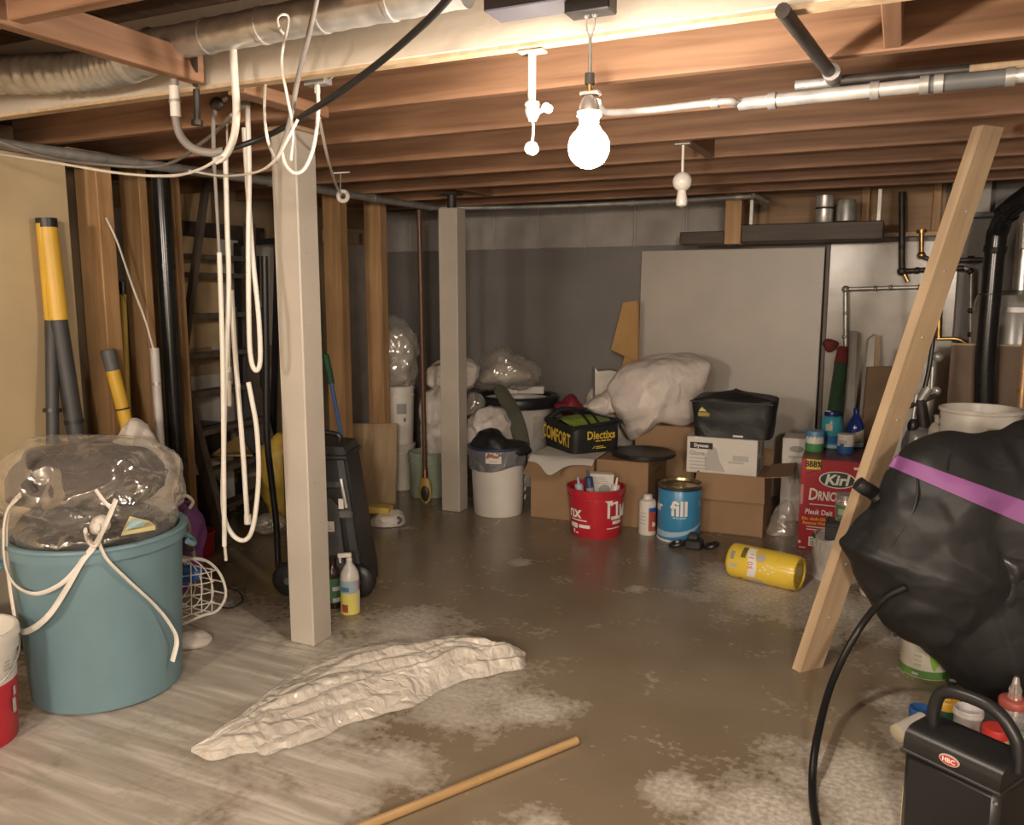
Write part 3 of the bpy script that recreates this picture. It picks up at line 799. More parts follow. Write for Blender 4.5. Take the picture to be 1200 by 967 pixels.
# ------------------------------------------------------------------ hanging bulb and pull-switch lampholders
DB = 2.08
bc = atd(690, 173, DB); zc = bc.z
t = thing('pendant_bulb', 'glowing bare light bulb on a pendant cord below the painted beam', 'lamp', (bc.x, bc.y, zc - .05))
def zz(py): return zat(bc, py) - (zc - .05)
prof = []
for i in range(13):
    a_ = -math.pi / 2 + (math.pi * .80) * i / 12
    prof.append((max(.0005, .050 * math.cos(a_)), .05 + .050 * math.sin(a_)))
prof += [(.026, .098), (.020, .106)]
M().lathe(prof, 24).obj('bulb', BULB, t, ang=80)
M().lathe([(.022, .106), (.024, .108), (.024, zz(124)), (.020, zz(118)), (.014, zz(113))], 20).obj('socket', GALV, t, ang=50)
M().lathe([(.028, zz(137)), (.030, zz(136)), (.030, zz(131)), (.026, zz(130))], 20).obj('shade_ring', CERAMIC, t)
M().cyl((0, 0, zz(114)), (0, 0, zz(98)), .007).obj('stem', BRASS, t)
M().box(-.022, .026, -.012, .012, zz(112), zz(107), .002).obj('clamp', GALV, t, False)
M().cyl((0, 0, zz(99)), (0, 0, zz(86)), .0125, .0115).obj('strain_relief', GREYD, t)
M().cyl((0, 0, zz(87)), (0, 0, zz(44)), .0045).obj('cord', STEEL, t)
for s in (-1, 1):
    M().tube([(0, 0, zz(46)), (s * .009, 0, zz(34)), (s * .010, 0, zz(24)), (s * .006, 0, zz(17))], .0028, 6).obj('chain_loop', GALV, t)
    M().sphere((s * .011, 0, zz(18)), .006, 8, 6).obj('chain_hook', STEEL, t)
M().box(-.056, .056, -.03, .03, zz(17), zz(-6), .003).obj('ceiling_box', BLACKP, t, False)
M().box(-.26, -.05, -.05, .05, zz(3), zz(-14), .003).obj('ballast_plate', plain('dark_slate_plate', (0.06, 0.06, 0.075), .4), t, False)

def holder(px, ptop, pbot, pball, d, label, zhang, big):
    c = atd(px, pbot, d)
    t = thing('pull_chain_lampholder', label, 'lampholder', c)
    z = lambda py: zat(c, py) - c.z
    M().box(-.035, .035, -.018, .018, zhang - .008 - c.z, zhang - c.z, .002).obj('mount_plate', STEEL, t, False)
    if big:
        M().cyl((-.004, 0, z(ptop)), (-.004, 0, zhang - c.z), .009).obj('stem', CERAMIC, t)
        M().cyl((.004, 0, z(ptop)), (.004, 0, zhang - c.z), .005).obj('wire', GALV, t)
        M().lathe([(.010, z(pbot)), (.017, z(pbot - 6)), (.021, z(pbot - 12)), (.019, z(ptop + 6)), (.022, z(ptop + 3)), (.020, z(ptop))], 20).obj('body', CERAMIC, t)
        M().tube([(.012, 0, z(pbot - 9)), (.04, -.005, z(pbot - 13)), (.048, -.005, z(pbot - 13))], .006, 8).obj('side_arm', CERAMIC, t)
        M().lathe([(.004, -.012), (.012, -.010), (.012, .010), (.004, .012)], 12, c=(.044, -.005, z(pbot - 13)), axis='y').obj('thumb_screw', CERAMIC, t)
        M().tube([(0, 0, z(pbot)), (.003, 0, z(pbot + 9)), (-.002, 0, z(pball - 4))], .003, 6).obj('chain', CERAMIC, t)
        M().lathe([(.002, -.014), (.016, -.010), (.0185, 0), (.016, .010), (.002, .014)], 18, c=(-.002, 0, z(pball)), axis='y').obj('pull_knob', CERAMIC, t)
    else:
        M().cyl((0, 0, z(ptop)), (0, 0, zhang - c.z), .006).obj('stem', CERAMIC, t)
        M().sphere((0, 0, z(pball)), .042, 20, 12).obj('globe', CERAMIC, t)
        M().lathe([(.006, z(pbot + 15)), (.022, z(pbot + 13)), (.026, z(pbot + 8)), (.020, z(pbot)), (.014, z(pball))], 16).obj('pull_knob', CERAMIC, t)
    return t
holder(624, 120, 142, 174, depth(onz(624, 54, 2.13)), 'white porcelain pull-switch lampholder without a bulb beside the glowing bulb', 2.119, True)
holder(799, 203, 228, 213, depth(onz(799, 168, 2.13)), 'white round globe lampholder hanging from a joist', 2.13, False)

# ------------------------------------------------------------------ cables and hanging tubing (upper left)
DJ = 3.2
t = thing('bent_conduit', 'grey conduit elbow with white coupling hanging from the vent duct', 'conduit', atd(205, 130, 2.62))
P = [(203, 64), (204, 100), (206, 138), (212, 160), (226, 174), (246, 179), (262, 177)]
wmesh(M().tube([atd(x, y, 2.62) for x, y in P], .0125, 12, 40), t).obj('elbow', CABLEG, t, ang=60)
wmesh(M().cyl(atd(204, 101, 2.62), atd(206, 137, 2.62), .0155, seg=14), t).obj('coupling', CERAMIC, t)
wmesh(M().cyl(atd(204.5, 117, 2.62), atd(205, 120, 2.62), .018, seg=14), t).obj('collar', STEEL, t)
cable('black_cable', 'black cable swooping down across the beam to the conduit elbow', 'cable', [atd(536, -14, 1.9), atd(500, 25, 2.0), atd(440, 77, 2.2), atd(380, 120, 2.34), atd(320, 156, 2.62), atd(268, 175, 2.62), atd(240, 180, 2.62)], .009, RUBBER, 60)
cable('black_cable', 'black cable dropping over the duct in front of the grey post', 'cable', [atd(374, -14, 2.25), atd(362, 40, 2.3), atd(350, 88, 2.38), atd(340, 140, 2.43), (atd(332, 168, 2.45)), atd(324, 188, 2.45)], .0075, CABLEG, 40)
cable('white_hose', 'stiff white hose dropping from the vent duct and bending left', 'hose', [atd(273, 54, 2.53), atd(275, 90, 2.53), atd(277, 130, 2.53), atd(274, 160, 2.53), atd(264, 182, 2.53), atd(252, 189, 2.53)], .011, CABLEW, 50, 10)
cable('white_wire', 'thin white wire sagging along the wall to the white hose', 'wire', [onu(-20, 178, -3.2), atd(60, 190, 2.95), atd(140, 203, 2.75), atd(200, 206, 2.6), atd(235, 198, 2.45), atd(262, 182, 2.37)], .0045, CABLEW, 50, 6)
cable('white_wire', 'thin white wire sagging from the partition to the grey post', 'wire', [atd(222, 200, 2.9), atd(260, 206, 2.7), atd(300, 202, 2.5), atd(322, 188, 2.4), atd(336, 165, 2.35), atd(349, 140, 2.35)], .004, CABLEW, 40, 6)
cable('grey_cable', 'dark grey cable drooping along the top of the stud partition', 'cable', [onz(-40, 150, 2.12), onz(40, 180, 2.06), onz(110, 192, 2.06), onz(190, 194, 2.06), onz(240, 165, 2.10), onz(272, 135, 2.12)], .008, CABLEG, 50)
cable('white_wire', 'white wire looped over the vent duct hanging past the beam', 'wire', [atd(334, 42, 2.42), atd(328, 34, 2.37), atd(325, 22, 2.34), atd(331, 17, 2.34), atd(338, 24, 2.36)] + [atd(330, 70, 2.34), atd(336, 110, 2.34), atd(343, 150, 2.36), atd(341, 188, 2.38)], .004, CABLEW, 60, 6)
cable('white_wire', 'short white wire dangling left of the grey post', 'wire', [onz(311, 97, JB), atd(310, 130, 2.5), atd(314, 165, 2.45), atd(324, 190, 2.62)], .0045, CABLEW, 30, 6)
cable('white_wire', 'white wire looped below the junction box in front of the post', 'wire', [atd(372, 100, 2.62), atd(373, 130, 2.6), atd(368, 170, 2.6), atd(358, 196, 2.6), atd(346, 203, 2.6), atd(335, 194, 2.6), atd(330, 178, 2.6)], .006, CABLEW, 50, 8)
t = thing('junction_box', 'small grey junction box under the beam above the grey post', 'junction box', onz(374, 97, JB - .006))
M().box(-.045, .035, -.02, .02, -.008, .012, .003).obj('box_cover', STEEL, t, False)
M().cyl((-.008, 0, -.008), (-.008, 0, -.03), .009).obj('connector', CERAMIC, t)
M().tube([(.035, 0, .004), (.05, 0, .012), (.052, 0, .022)], .003, 6).obj('staple', GALV, t)
t = thing('wire_coil', 'small coil of white wire hung on a hook under the joists', 'wire', atd(402, 230, 4.3))
wmesh(M().tube([atd(374, 138, 3.0), atd(384, 185, 3.4), atd(393, 215, 4.0), atd(400, 228, 4.3)], .006, 6, 30), t).obj('wire_tail', CABLEW, t)
c = atd(402, 230, 4.3)
wmesh(M().tube([c + RGT * (.024 * math.cos(a_)) + Vector((0, 0, .024 * math.sin(a_))) for a_ in [i * .785 for i in range(8)]], .011, 8, 32, closed=True), t).obj('coil', CABLEW, t)
wmesh(M().tube([atd(399, 203, 4.3), atd(399, 228, 4.3)], .004, 6, raw=True), t).obj('hook', STEEL, t)
wmesh(M().tube([atd(391, 203, 4.3), atd(410, 202, 4.3)], .005, 6, raw=True), t).obj('hook_bar', STEEL, t)
t = thing('bracket_clamp', 'grey metal clamp on the joist where white hoses hang', 'clamp', atd(290, 122, DJ))
wmesh(M().sphere(atd(286, 124, DJ), .03, 10, 8, (1, .6, .7)), t).obj('jaw', STEEL, t)
wmesh(M().cyl(atd(278, 118, DJ), atd(299, 114, DJ), .012), t).obj('bolt', STEEL, t)
wmesh(M().tube([atd(292, 120, DJ), atd(289, 112, DJ), atd(288, 105, DJ + .05)], .01, 8), t).obj('arm', STEEL, t)
t = thing('bracket_clamp', 'dark iron clamp beside the grey hose clamp on the joist', 'clamp', atd(254, 122, DJ))
wmesh(M().sphere(atd(254, 122, DJ), .032, 10, 8, (1, .6, .8)), t).obj('jaw', DARKSTEEL, t)
wmesh(M().cyl(atd(249, 124, DJ), atd(266, 114, DJ), .01), t).obj('bolt', STEEL, t)
wmesh(M().tube([atd(252, 128, DJ), atd(250, 150, DJ), atd(251, 200, DJ)], .008, 8), t).obj('rod', CABLEG, t)
t = thing('hanger_rod', 'short dark threaded hanger with an end nut below the trimmer', 'hanger', atd(230, 110, 2.7))
wmesh(M().cyl(atd(230, 105, 2.7), atd(231, 143, 2.7), .010), t).obj('rod', DARKSTEEL, t)
wmesh(M().cyl(atd(231, 141, 2.7), atd(231, 147, 2.7), .018), t).obj('nut', DARKSTEEL, t)
wmesh(M().cyl(atd(228, 62, 2.6), atd(229, 100, 2.68), .009), t).obj('strap', DARKSTEEL, t)
# long white tubes hanging down
cable('white_hose', 'long white hose hanging in a wide loop almost to the floor', 'hose', [atd(264, 180, DJ), atd(266, 260, DJ), atd(268, 340, DJ), atd(264, 440, DJ), atd(262, 540, DJ), atd(262, 600, DJ), atd(272, 626, DJ), atd(287, 633, DJ), atd(297, 615, DJ), atd(303, 560, DJ), atd(301, 505, DJ), atd(295, 468, DJ), atd(291, 448, DJ)], .0095, CABLEW, 110, 10)
cable('white_hose', 'white hose hanging in a narrow loop beside the grey post', 'hose', [atd(290, 124, DJ - .02), atd(292, 200, DJ - .02), atd(291, 290, DJ - .02), atd(292, 390, DJ - .02), atd(295, 425, DJ - .02), atd(301, 434, DJ - .02), atd(305, 420, DJ - .02), atd(303, 370, DJ - .02), atd(296, 300, DJ), atd(291, 230, DJ + .02), atd(286, 150, DJ + .03)], .0095, CABLEW, 110, 10)
t = thing('white_hose', 'straight white hose ending in a plug above the floor', 'hose', atd(291, 612, DJ + .05))
wmesh(M().tube([atd(271, 340, DJ + .05), atd(276, 420, DJ + .05), atd(284, 520, DJ + .05), atd(290, 610, DJ + .05)], .010, 10, 40), t).obj('tube', CABLEW, t)
wmesh(M().cyl(atd(290, 603, DJ + .05), atd(290.5, 614, DJ + .05), .014), t).obj('plug', CABLEW, t)
t = thing('white_tube', 'thin white pipe hanging straight down with a bare lower end', 'hose', atd(264, 655, DJ - .03))
wmesh(M().tube([atd(251, 190, DJ - .03), atd(257, 297, DJ - .03)], .006, 8, raw=True), t).obj('cord', CABLEG, t)
wmesh(M().tube([atd(257, 296, DJ - .03), atd(261, 430, DJ - .03), atd(263, 640, DJ - .03)], .009, 10, 20), t).obj('tube', CABLEW, t)
wmesh(M().tube([atd(263, 636, DJ - .03), atd(265, 657, DJ - .03)], .006, 8, raw=True), t).obj('bare_end', WHITED, t)
t = thing('white_tube', 'short white rod hanging between the long hoses', 'hose', atd(269, 478, DJ + .1))
wmesh(M().cyl(atd(269, 430, DJ + .1), atd(269, 476, DJ + .1), .008), t).obj('rod', CABLEW, t)
wmesh(M().cyl(atd(266, 140, DJ + .1), atd(269, 432, DJ + .1), .004), t).obj('cord', CABLEW, t)
wmesh(M().cyl(atd(269, 436, DJ + .1), atd(269, 446, DJ + .1), .011), t).obj('ferrule', STEEL, t)
cable('black_hose', 'thick black hose hanging behind the grey post to the floor', 'hose', [atd(310, 300, 4.3), atd(312, 420, 4.3), atd(313, 510, 4.3), atd(319, 570, 4.32), atd(324, 615, 4.32), onz(326, 664, .018)], .017, RUBBER, 50, 10)

# ------------------------------------------------------------------ left wall tools
UW = UP + .065
def pole(m_, a, b, r, seg=14): return m_.cyl(a, b, r, seg=seg)
t = thing('post_hole_digger', 'yellow gripped tool with two black shafts leaning on the tan wallboard', 'tool', onu(118, 690, UW + .12))
A0, A1, A2 = onu(54, 256, UW), onu(68, 375, UW + .02), onu(118, 690, UW + .12)
wmesh(M().cyl(A1, A2, .038, seg=16), t).obj('shaft', CHARC, t, ang=50)
wmesh(M().cyl(A0.lerp(A1, .06), A1, .042, seg=18), t).obj('grip', YELLOW, t, ang=50)
wmesh(M().cyl(A0, A0.lerp(A1, .09), .043, seg=18), t).obj('end_cap', BLACKP, t, ang=50)
wmesh(M().cyl(A1.lerp(A2, .36), A1.lerp(A2, .375), .042, seg=16), t).obj('collar', BLACKP, t, ang=50)
B0, B1, B2 = onu(50, 262, UW - .0), onu(60, 375, UW + .0), onu(64, 690, UW + .10)
wmesh(M().cyl(B1, B2, .026, seg=16), t).obj('shaft', CHARC, t, ang=50)
wmesh(M().cyl(B0, B1, .027, seg=16), t).obj('grip', YELLOW, t, ang=50)
wmesh(M().cyl(B1.lerp(B2, .33), B1.lerp(B2, .345), .038, seg=16), t).obj('collar', BLACKP, t, ang=50)
wmesh(M().box(0, 0, 0, 0, 0, 0), t) if False else None
t = thing('shovel_handle', 'yellow tool handle with a grey cap leaning against the wooden stud', 'tool', onu(185, 640, UP + .18))
A0, A1 = onu(126, 410, UP + .07), onu(185, 640, UP + .18)
wmesh(M().cyl(A0.lerp(A1, .09), A1, .031, seg=16), t).obj('shaft', YELLOW, t, ang=50)
wmesh(M().cyl(A0, A0.lerp(A1, .10), .033, seg=16), t).obj('cap', GREYD, t, ang=50)
wmesh(M().cyl(A0.lerp(A1, .285), A0.lerp(A1, .293), .033, seg=16), t).obj('band', BLACKP, t, ang=50)
t = thing('yellow_pole', 'thin yellow pole standing in the gap between wooden studs', 'pole', onu(158, 690, UP - .02))
wmesh(M().cyl(onu(144, 345, UP - .1), onu(158, 690, UP - .02), .016, seg=12), t).obj('shaft', plain('ochre_pole', (0.50, 0.34, 0.06), .5), t, ang=50)
wmesh(M().cyl(onu(143.4, 330, UP - .1), onu(144, 345, UP - .1), .018, seg=12), t).obj('tip', BLACKP, t)
t = thing('pvc_pipe', 'white plastic pipe standing against a stud with a wire above', 'pipe', onu(198, 690, UP + .10))
wmesh(M().cyl(onu(181, 408, UP + .05), onu(198, 690, UP + .10), .022, seg=14), t).obj('pipe', plain('pvc_dull_white', (0.50, 0.47, 0.43), .4), t, ang=50)
wmesh(M().tube([onu(124, 255, UP + .05), onu(138, 285, UP + .05), onu(155, 335, UP + .05), onu(170, 375, UP + .05), onu(180, 410, UP + .05)], .005, 6, 30), t).obj('wire', CABLEW, t)
wmesh(M().cyl(onu(183.5, 449, UP + .056), onu(183.8, 452, UP + .058), .024, seg=14), t).obj('joint', STEEL, t)

# step ladder behind the hanging hoses
t = thing('step_ladder', 'dark brown wooden ladder leaning in the bay behind the hoses', 'ladder', onz(262, 640))
LAD = wood('ladder_dark_wood', (0.09, 0.072, 0.056), (0.15, 0.122, 0.098), 2, .5, False)
fl, fr = onz(264, 640), onz(336, 598)
ml, mr = atd(217, 460, 5.15), atd(298, 455, 5.75)
ul, ur = onu(206, 300, -4.05), onu(292, 262, -4.05)
def bar(m_, a, b, w, dd):
    a, b = Vector(a), Vector(b); ax = (b - a).normalized()
    s1 = Vector((0, 1, 0)); s1 = (s1 - ax * s1.dot(ax)).normalized(); s2 = ax.cross(s1)
    vs = [q + s1 * (i * w / 2) + s2 * (j * dd / 2) for q in (a, b) for i, j in ((-1, -1), (1, -1), (1, 1), (-1, 1))]
    return m_.add(vs, [(3, 2, 1, 0), (4, 5, 6, 7)] + [(i, (i + 1) % 4, (i + 1) % 4 + 4, i + 4) for i in range(4)])
for a, b, c in ((fl, ml, ul), (fr, mr, ur)):
    mm = M(); bar(mm, a, b, .045, .08); bar(mm, b, c, .045, .07)
    wmesh(mm, t).obj('stile', LAD, t, False)
for i in range(8):
    py = [592, 550, 503, 458][i] if i < 4 else [413, 366, 317, 270][i - 4]
    def on(a, b, c, y):
        lo, hi = (a, b) if y > 459 else (b, c)
        best = min((abs(zat(lo.lerp(hi, k / 200), y) - lo.lerp(hi, k / 200).z), k) for k in range(201))[1]
        return lo.lerp(hi, best / 200)
    a = on(fl, ml, ul, py + 5); b = on(fr, mr, ur, py - 4); b.z = a.z
    mm = M(); bar(mm, a, b, .02, .02); mm.v = []; mm.f = []
    ax = (b - a).normalized(); nn = ax.cross(Vector((0, 0, 1))).normalized() * .045
    zz_ = Vector((0, 0, .016))
    vs = [q + nn * i2 + zz_ * j for q in (a, b) for i2, j in ((-1, -1), (1, -1), (1, 1), (-1, 1))]
    mm.add(vs, [(3, 2, 1, 0), (4, 5, 6, 7)] + [(i2, (i2 + 1) % 4, (i2 + 1) % 4 + 4, i2 + 4) for i2 in range(4)])
    wmesh(mm, t).obj('step', LAD, t, False)
mm = M(); bar(mm, onu(242, 212, -4.0), onu(213, 430, -3.75), .035, .04); bar(mm, onu(213, 430, -3.75), onu(222, 590, -3.7), .03, .03)
t = thing('dark_pole', 'dark slanted wooden pole crossing in front of the ladder', 'pole', onu(222, 590, -3.7))
wmesh(mm, t).obj('shaft', LAD, t, False)
# dark frame and yellow rain gear beyond the ladder
t = thing('screen_frame', 'dark metal framed screen standing in the bay behind the post', 'frame', onu(318, 590, -4.15))
mm = M()
for a, b in (((278, 285), (283, 590)), ((327, 240), (318, 590)), ((281, 285), (325, 282)), ((300, 300), (305, 590))):
    bar(mm, onu(*a, -4.15), onu(*b, -4.15), .04, .03)
wmesh(mm, t).obj('frame_bars', BLACKP, t, False)
M().box(0, .01, -.33, .0, .3, 1.45).obj('screen_sheet', GREYD, t, False)
soft('rain_gear', 'crumpled yellow rain gear heaped behind the grey post', 'clothing', plain('yellow_rainwear', (0.50, 0.34, 0.05), .5, var=.15, bmp=.3, bscale=10),
     pillow([(305, 535), (315, 517), (330, 510), (345, 525), (346, 580), (338, 611), (322, 609), (313, 580)], 5.25, .13, .08, .022, 5, 2))
t = thing('cardboard_scrap', 'flat tan cardboard piece lying on the ladder step', 'cardboard', atd(268, 530, 5.5))
mm = M().add([atd(247, 533, 5.3), atd(282, 508, 5.75), atd(292, 528, 5.6), atd(296, 533, 5.2), atd(247, 535, 5.3), atd(282, 510, 5.75), atd(292, 530, 5.6), atd(296, 535, 5.2)], [(0, 1, 2, 3), (4, 7, 6, 5), (0, 3, 7, 4), (0, 4, 5, 1), (1, 5, 6, 2), (2, 6, 7, 3)])
wmesh(mm, t).obj('sheet', plain('ochre_card', (0.42, 0.28, 0.10), .8), t, False)
t = thing('speaker_box', 'small black box standing behind the ladder', 'box', Vector((-4.20, onz(262, 596).y - .13, 0)))
t['label'] = 'small black speaker box on a pale carton behind the ladder'
M().box(-.11, .11, -.10, .10, .40, .62, .008).obj('shell', BLACKP, t, False)
M().lathe([(.001, -.103), (.06, -.103), (.065, -.101)], 20, c=(0, 0, .51), axis='y').obj('grille', CHARC, t)
tc = thing('pale_carton', 'pale grey carton under the black speaker box', 'carton', t.location.copy())
M().box(-.125, .125, -.14, .14, 0, .40, .004).obj('shell', BAYG, tc, False)
M().box(-.125, .125, -.02, .02, .40, .4005).obj('tape', WHITED, tc, False)
soft('dark_sack', 'dark heap of sacking on the floor under the ladder', 'sack', plain('dark_sack_cloth', (0.08, 0.07, 0.06), .8, var=.3),
     pillow([(222, 560), (245, 556), (262, 575), (268, 605), (262, 628), (235, 632), (218, 620), (212, 585)], 5.20, .10, .04, .014, 5, 4))
soft('plastic_scrap', 'crumpled clear plastic on the floor by the yellow rain gear', 'plastic', CLEAR2,
     pillow([(300, 612), (312, 602), (328, 602), (336, 612), (330, 622), (312, 624), (300, 620)], 4.97, .07, .05, .014, 9, 5))

# ------------------------------------------------------------------ left foreground
c, r_, h_ = cylat(131, 835, 166, 640)
rt = .305; rb = .262
BIN = c; HB = h_
t = thing('trash_can', 'big teal plastic bin filled with wrapped bedding', 'bin', c, facing(c))
M().lathe([(rb - .02, 0), (rb, .012), (rt - .012, HB - .045), (rt + .004, HB - .045), (rt + .006, HB - .004), (rt, HB), (rt - .018, HB), (rt - .02, HB - .03), (rb - .012, .02)], 72, capt=True).obj('body', TEAL, t, ang=50)
M().tube([(rt * math.cos(i / 36 * 6.2832), rt * math.sin(i / 36 * 6.2832), HB - .006) for i in range(36)], .011, 8, 72, closed=True).obj('rim', TEAL, t)
for s in (-1, 1):
    M().tube([(s * (rt + .0), -.06, HB - .08), (s * (rt + .025), -.03, HB - .10), (s * (rt + .025), .03, HB - .10), (s * rt, .06, HB - .08)], .012, 8).obj('handle', TEAL, t)
dB = depth(c)
# white strap tied at the rim
tt = thing('tie_strap', 'knotted white cloth strap hanging over the teal bin', 'strap', atd(120, 640, dB - .31))
def onbin(px, py, off=.012):
    """front surface of the bin seen at a pixel"""
    R_ = ray(px, py); best = None
    for k in range(400):
        q = CAM + R_ * (2.2 + k * .004) / R_.dot(FWD)
        rr = rb + (rt - rb) * max(0, min(1, q.z / HB)) + off
        if (Vector((q.x, q.y)) - Vector((BIN.x, BIN.y))).length < rr: return q
    return atd(px, py, dB - .1)
def ribbon(pts, nm='strap_end', r=.011):
    wmesh(M().tube(pts, r, 8, 60, flat=.3), tt).obj(nm, plain('white_webbing', (0.70, 0.66, 0.60), .6), tt, ang=60)
ribbon([atd(112, 574, dB - .325), atd(121, 586, dB - .33), atd(130, 596, dB - .335)], r=.007)
ribbon([atd(136, 585, dB - .335), atd(130, 600, dB - .34), atd(122, 618, dB - .345), onbin(112, 638, .018), onbin(96, 658, .015), onbin(78, 690, .02), atd(58, 720, dB - .33), atd(38, 737, dB - .31), atd(22, 738, dB - .28), atd(14, 705, dB - .25), atd(9, 665, dB - .24), atd(7, 620, dB - .23), atd(12, 594, dB - .22), atd(24, 580, dB - .235)])
ribbon([onbin(112, 636), onbin(85, 672), onbin(64, 689, .02), atd(40, 696, dB - .3), atd(18, 686, dB - .27), atd(6, 662, dB - .26), atd(4, 622, dB - .25), atd(9, 597, dB - .24), atd(21, 584, dB - .25)], r=.008)
ribbon([onbin(114, 632, .016), onbin(125, 655), onbin(150, 680), onbin(180, 708), onbin(198, 730, .03), onbin(207, 750, .04), onbin(202, 775, .03)])
wmesh(M().tube([atd(100, 622, dB - .33), onbin(103, 632, .015), onbin(112, 640, .02), onbin(118, 628, .02), atd(115, 618, dB - .34)], .013, 8, 30, flat=.5), tt).obj('knot', MATS['white_webbing'], tt)
# bedding in clear bags
soft('brown_bedding', 'folded grey brown bedding inside the clear bag above the teal bin', 'bedding', BROWNCLOTH,
     pillow([(22, 562), (30, 538), (50, 526), (100, 523), (150, 526), (172, 540), (185, 560), (178, 580), (140, 588), (90, 588), (50, 588), (25, 580)], dB + .02, .225, .19, .016, 5, 1))
soft('black_bedding', 'dark cloth bundle stuffed into the mouth of the teal bin', 'bedding', plain('black_bedding_cloth', (0.022, 0.021, 0.02), .7, var=.3, bmp=.3, bscale=20),
     pillow([(31, 606), (46, 594), (100, 591), (150, 594), (180, 602), (194, 618), (176, 650), (120, 660), (64, 654), (38, 632)], dB, .215, .20, .010, 6, 3))
soft('clear_bag', 'clear shiny plastic bag wrapped round the bedding in the teal bin', 'plastic bag', CLEAR,
     pillow([(4, 562), (18, 535), (45, 517), (90, 514), (125, 518), (160, 519), (180, 533), (200, 552), (206, 578), (203, 590), (190, 598), (150, 599), (100, 599), (60, 599), (28, 598), (10, 586)], dB + .02, .275, .25, .018, 6, 6, ridge=.7, fine=.6, n=110, K=22))
soft('clear_bag', 'folded skirt of clear plastic tucked at the rim of the teal bin', 'plastic bag', CLEAR,
     pillow([(22, 598), (60, 588), (110, 586), (150, 588), (188, 596), (202, 610), (190, 636), (176, 660), (120, 668), (62, 662), (38, 638), (28, 614)], dB, .262, .24, .008, 8, 8, ridge=.7, fine=.6, n=100, K=18))
soft('rolled_sock', 'small white balled cloth at the rim of the teal bin', 'cloth', WHITEBAG, pillow([(109, 612), (113, 605), (120, 604), (126, 610), (126, 620), (118, 624), (110, 622)], dB - .27, .03, .03, .006, 14, 2, n=30, K=7))
t = thing('wipes_packet', 'small pale yellow packet with blue print tucked in the teal bin', 'packet', atd(160, 622, dB - .24), YAW)
wmesh(M().add([atd(143, 624, dB - .27), atd(182, 616, dB - .25), atd(176, 611, dB - .20), atd(152, 605, dB - .22), atd(142, 628, dB - .26), atd(182, 621, dB - .24), atd(176, 616, dB - .18), atd(152, 612, dB - .2)], [(0, 1, 2, 3), (7, 6, 5, 4), (0, 4, 5, 1), (1, 5, 6, 2), (2, 6, 7, 3), (3, 7, 4, 0)]), t).obj('packet_body', plain('pale_yellow_wrap', (0.66, 0.58, 0.30), .4), t, False)
wmesh(M().add([atd(147, 621.5, dB - .276), atd(170, 616, dB - .262), atd(168, 611, dB - .23), atd(153, 608, dB - .24)], [(0, 1, 2, 3)]), t).obj('print_panel', plain('aqua_print', (0.35, 0.52, 0.52), .5), t, False)
from mathutils.bvhtree import BVHTree as _BT
_bo = bpy.data.objects['brown_bedding']
_bb = _BT.FromPolygons([v.co + _bo.location for v in _bo.data.vertices], [p_.vertices[:] for p_ in _bo.data.polygons])
def onbed(px, py):
    h_ = _bb.ray_cast(CAM, ray(px, py).normalized())
    return (h_[0] - ray(px, py).normalized() * .010) if h_[0] else atd(px, py, dB)
cable('black_strap', 'black rubber strap lying on the bedding inside the clear bag', 'strap', [onbed(42, 576), onbed(36, 565), onbed(36, 552), onbed(44, 540), onbed(58, 533), onbed(72, 532)], .009, RUBBER, 40)
# white sack behind the bin
sk = soft('white_sack', 'white plastic sack with a blue framed print behind the teal bin', 'sack', WHITEBAG,
     pillow([(150, 498), (157, 492), (166, 497), (172, 510), (188, 526), (205, 532), (209, 545), (203, 575), (195, 610), (160, 620), (135, 590), (130, 530), (140, 512)], 3.5, .13, .12, .016, 7, 9, n=90, K=16))
mm = M(); q = [atd(179, 547, 3.34), atd(197, 551, 3.36), atd(193, 562, 3.37), atd(180, 560, 3.34)]
for i in range(4): mm.cyl(q[i], q[(i + 1) % 4], .0035, seg=6)
mm.v = [tuple(Vector(v) - sk.location) for v in mm.v]
mm.obj('blue_frame_print', INKBL, sk)
# red and white bucket at the left edge
c, r_, h_ = cylat(-30, 884, 124, 775)
c = onz(-32, 868); c = c + Vector((c.x, c.y, 0)).normalized() * .0
rr = .153; hb = .385
t = thing('paint_bucket', 'white bucket with a wide red band and open rim at the left edge', 'bucket', c, facing(c))
M().lathe([(rr * .86, 0), (rr * .88, .005), (rr * .955, .215)], 48, capt=False).obj('red_band', RED, t, ang=50)
M().lathe([(rr * .955, .215), (rr * .99, hb - .075), (rr * 1.03, hb - .073), (rr * 1.04, hb - .03), (rr * 1.075, hb - .028), (rr * 1.075, hb - .008), (rr * 1.05, hb), (rr * .99, hb), (rr * .97, hb - .03), (rr * .93, hb - .07), (.001, hb - .075)], 48, capb=False).obj('rim', WHITEP, t, ang=50)
M().tube([(rr * 1.05 * math.cos(a_), -rr * 1.06 * abs(math.sin(a_)) - .001, hb - .05 - .12 * math.sin(a_)) for a_ in [i * math.pi / 12 for i in range(13)]], .003, 6).obj('bail', STEEL, t)
M().tube([(rr * .6, -rr * .3, hb - .068), (rr * .1, -rr * .5, hb - .06), (-rr * .3, -rr * .1, hb - .06), (rr * .2, rr * .3, hb - .062)], .03, 8, flat=.5).obj('rag', WHITEP, t)
for i in range(3):
    cpatch(rr * .99, .75 + .02 * i, .95, .26 + i * .012, .267 + i * .012, 4).obj('print_line', INKLG, t)
cpatch(rr * .965, .95, 1.08, .10, .15, 4).obj('print_mark', INKLG, t)
cpatch(rr * .972, 1.0, 1.1, .16, .19, 4).obj('print_mark', INKLG, t)

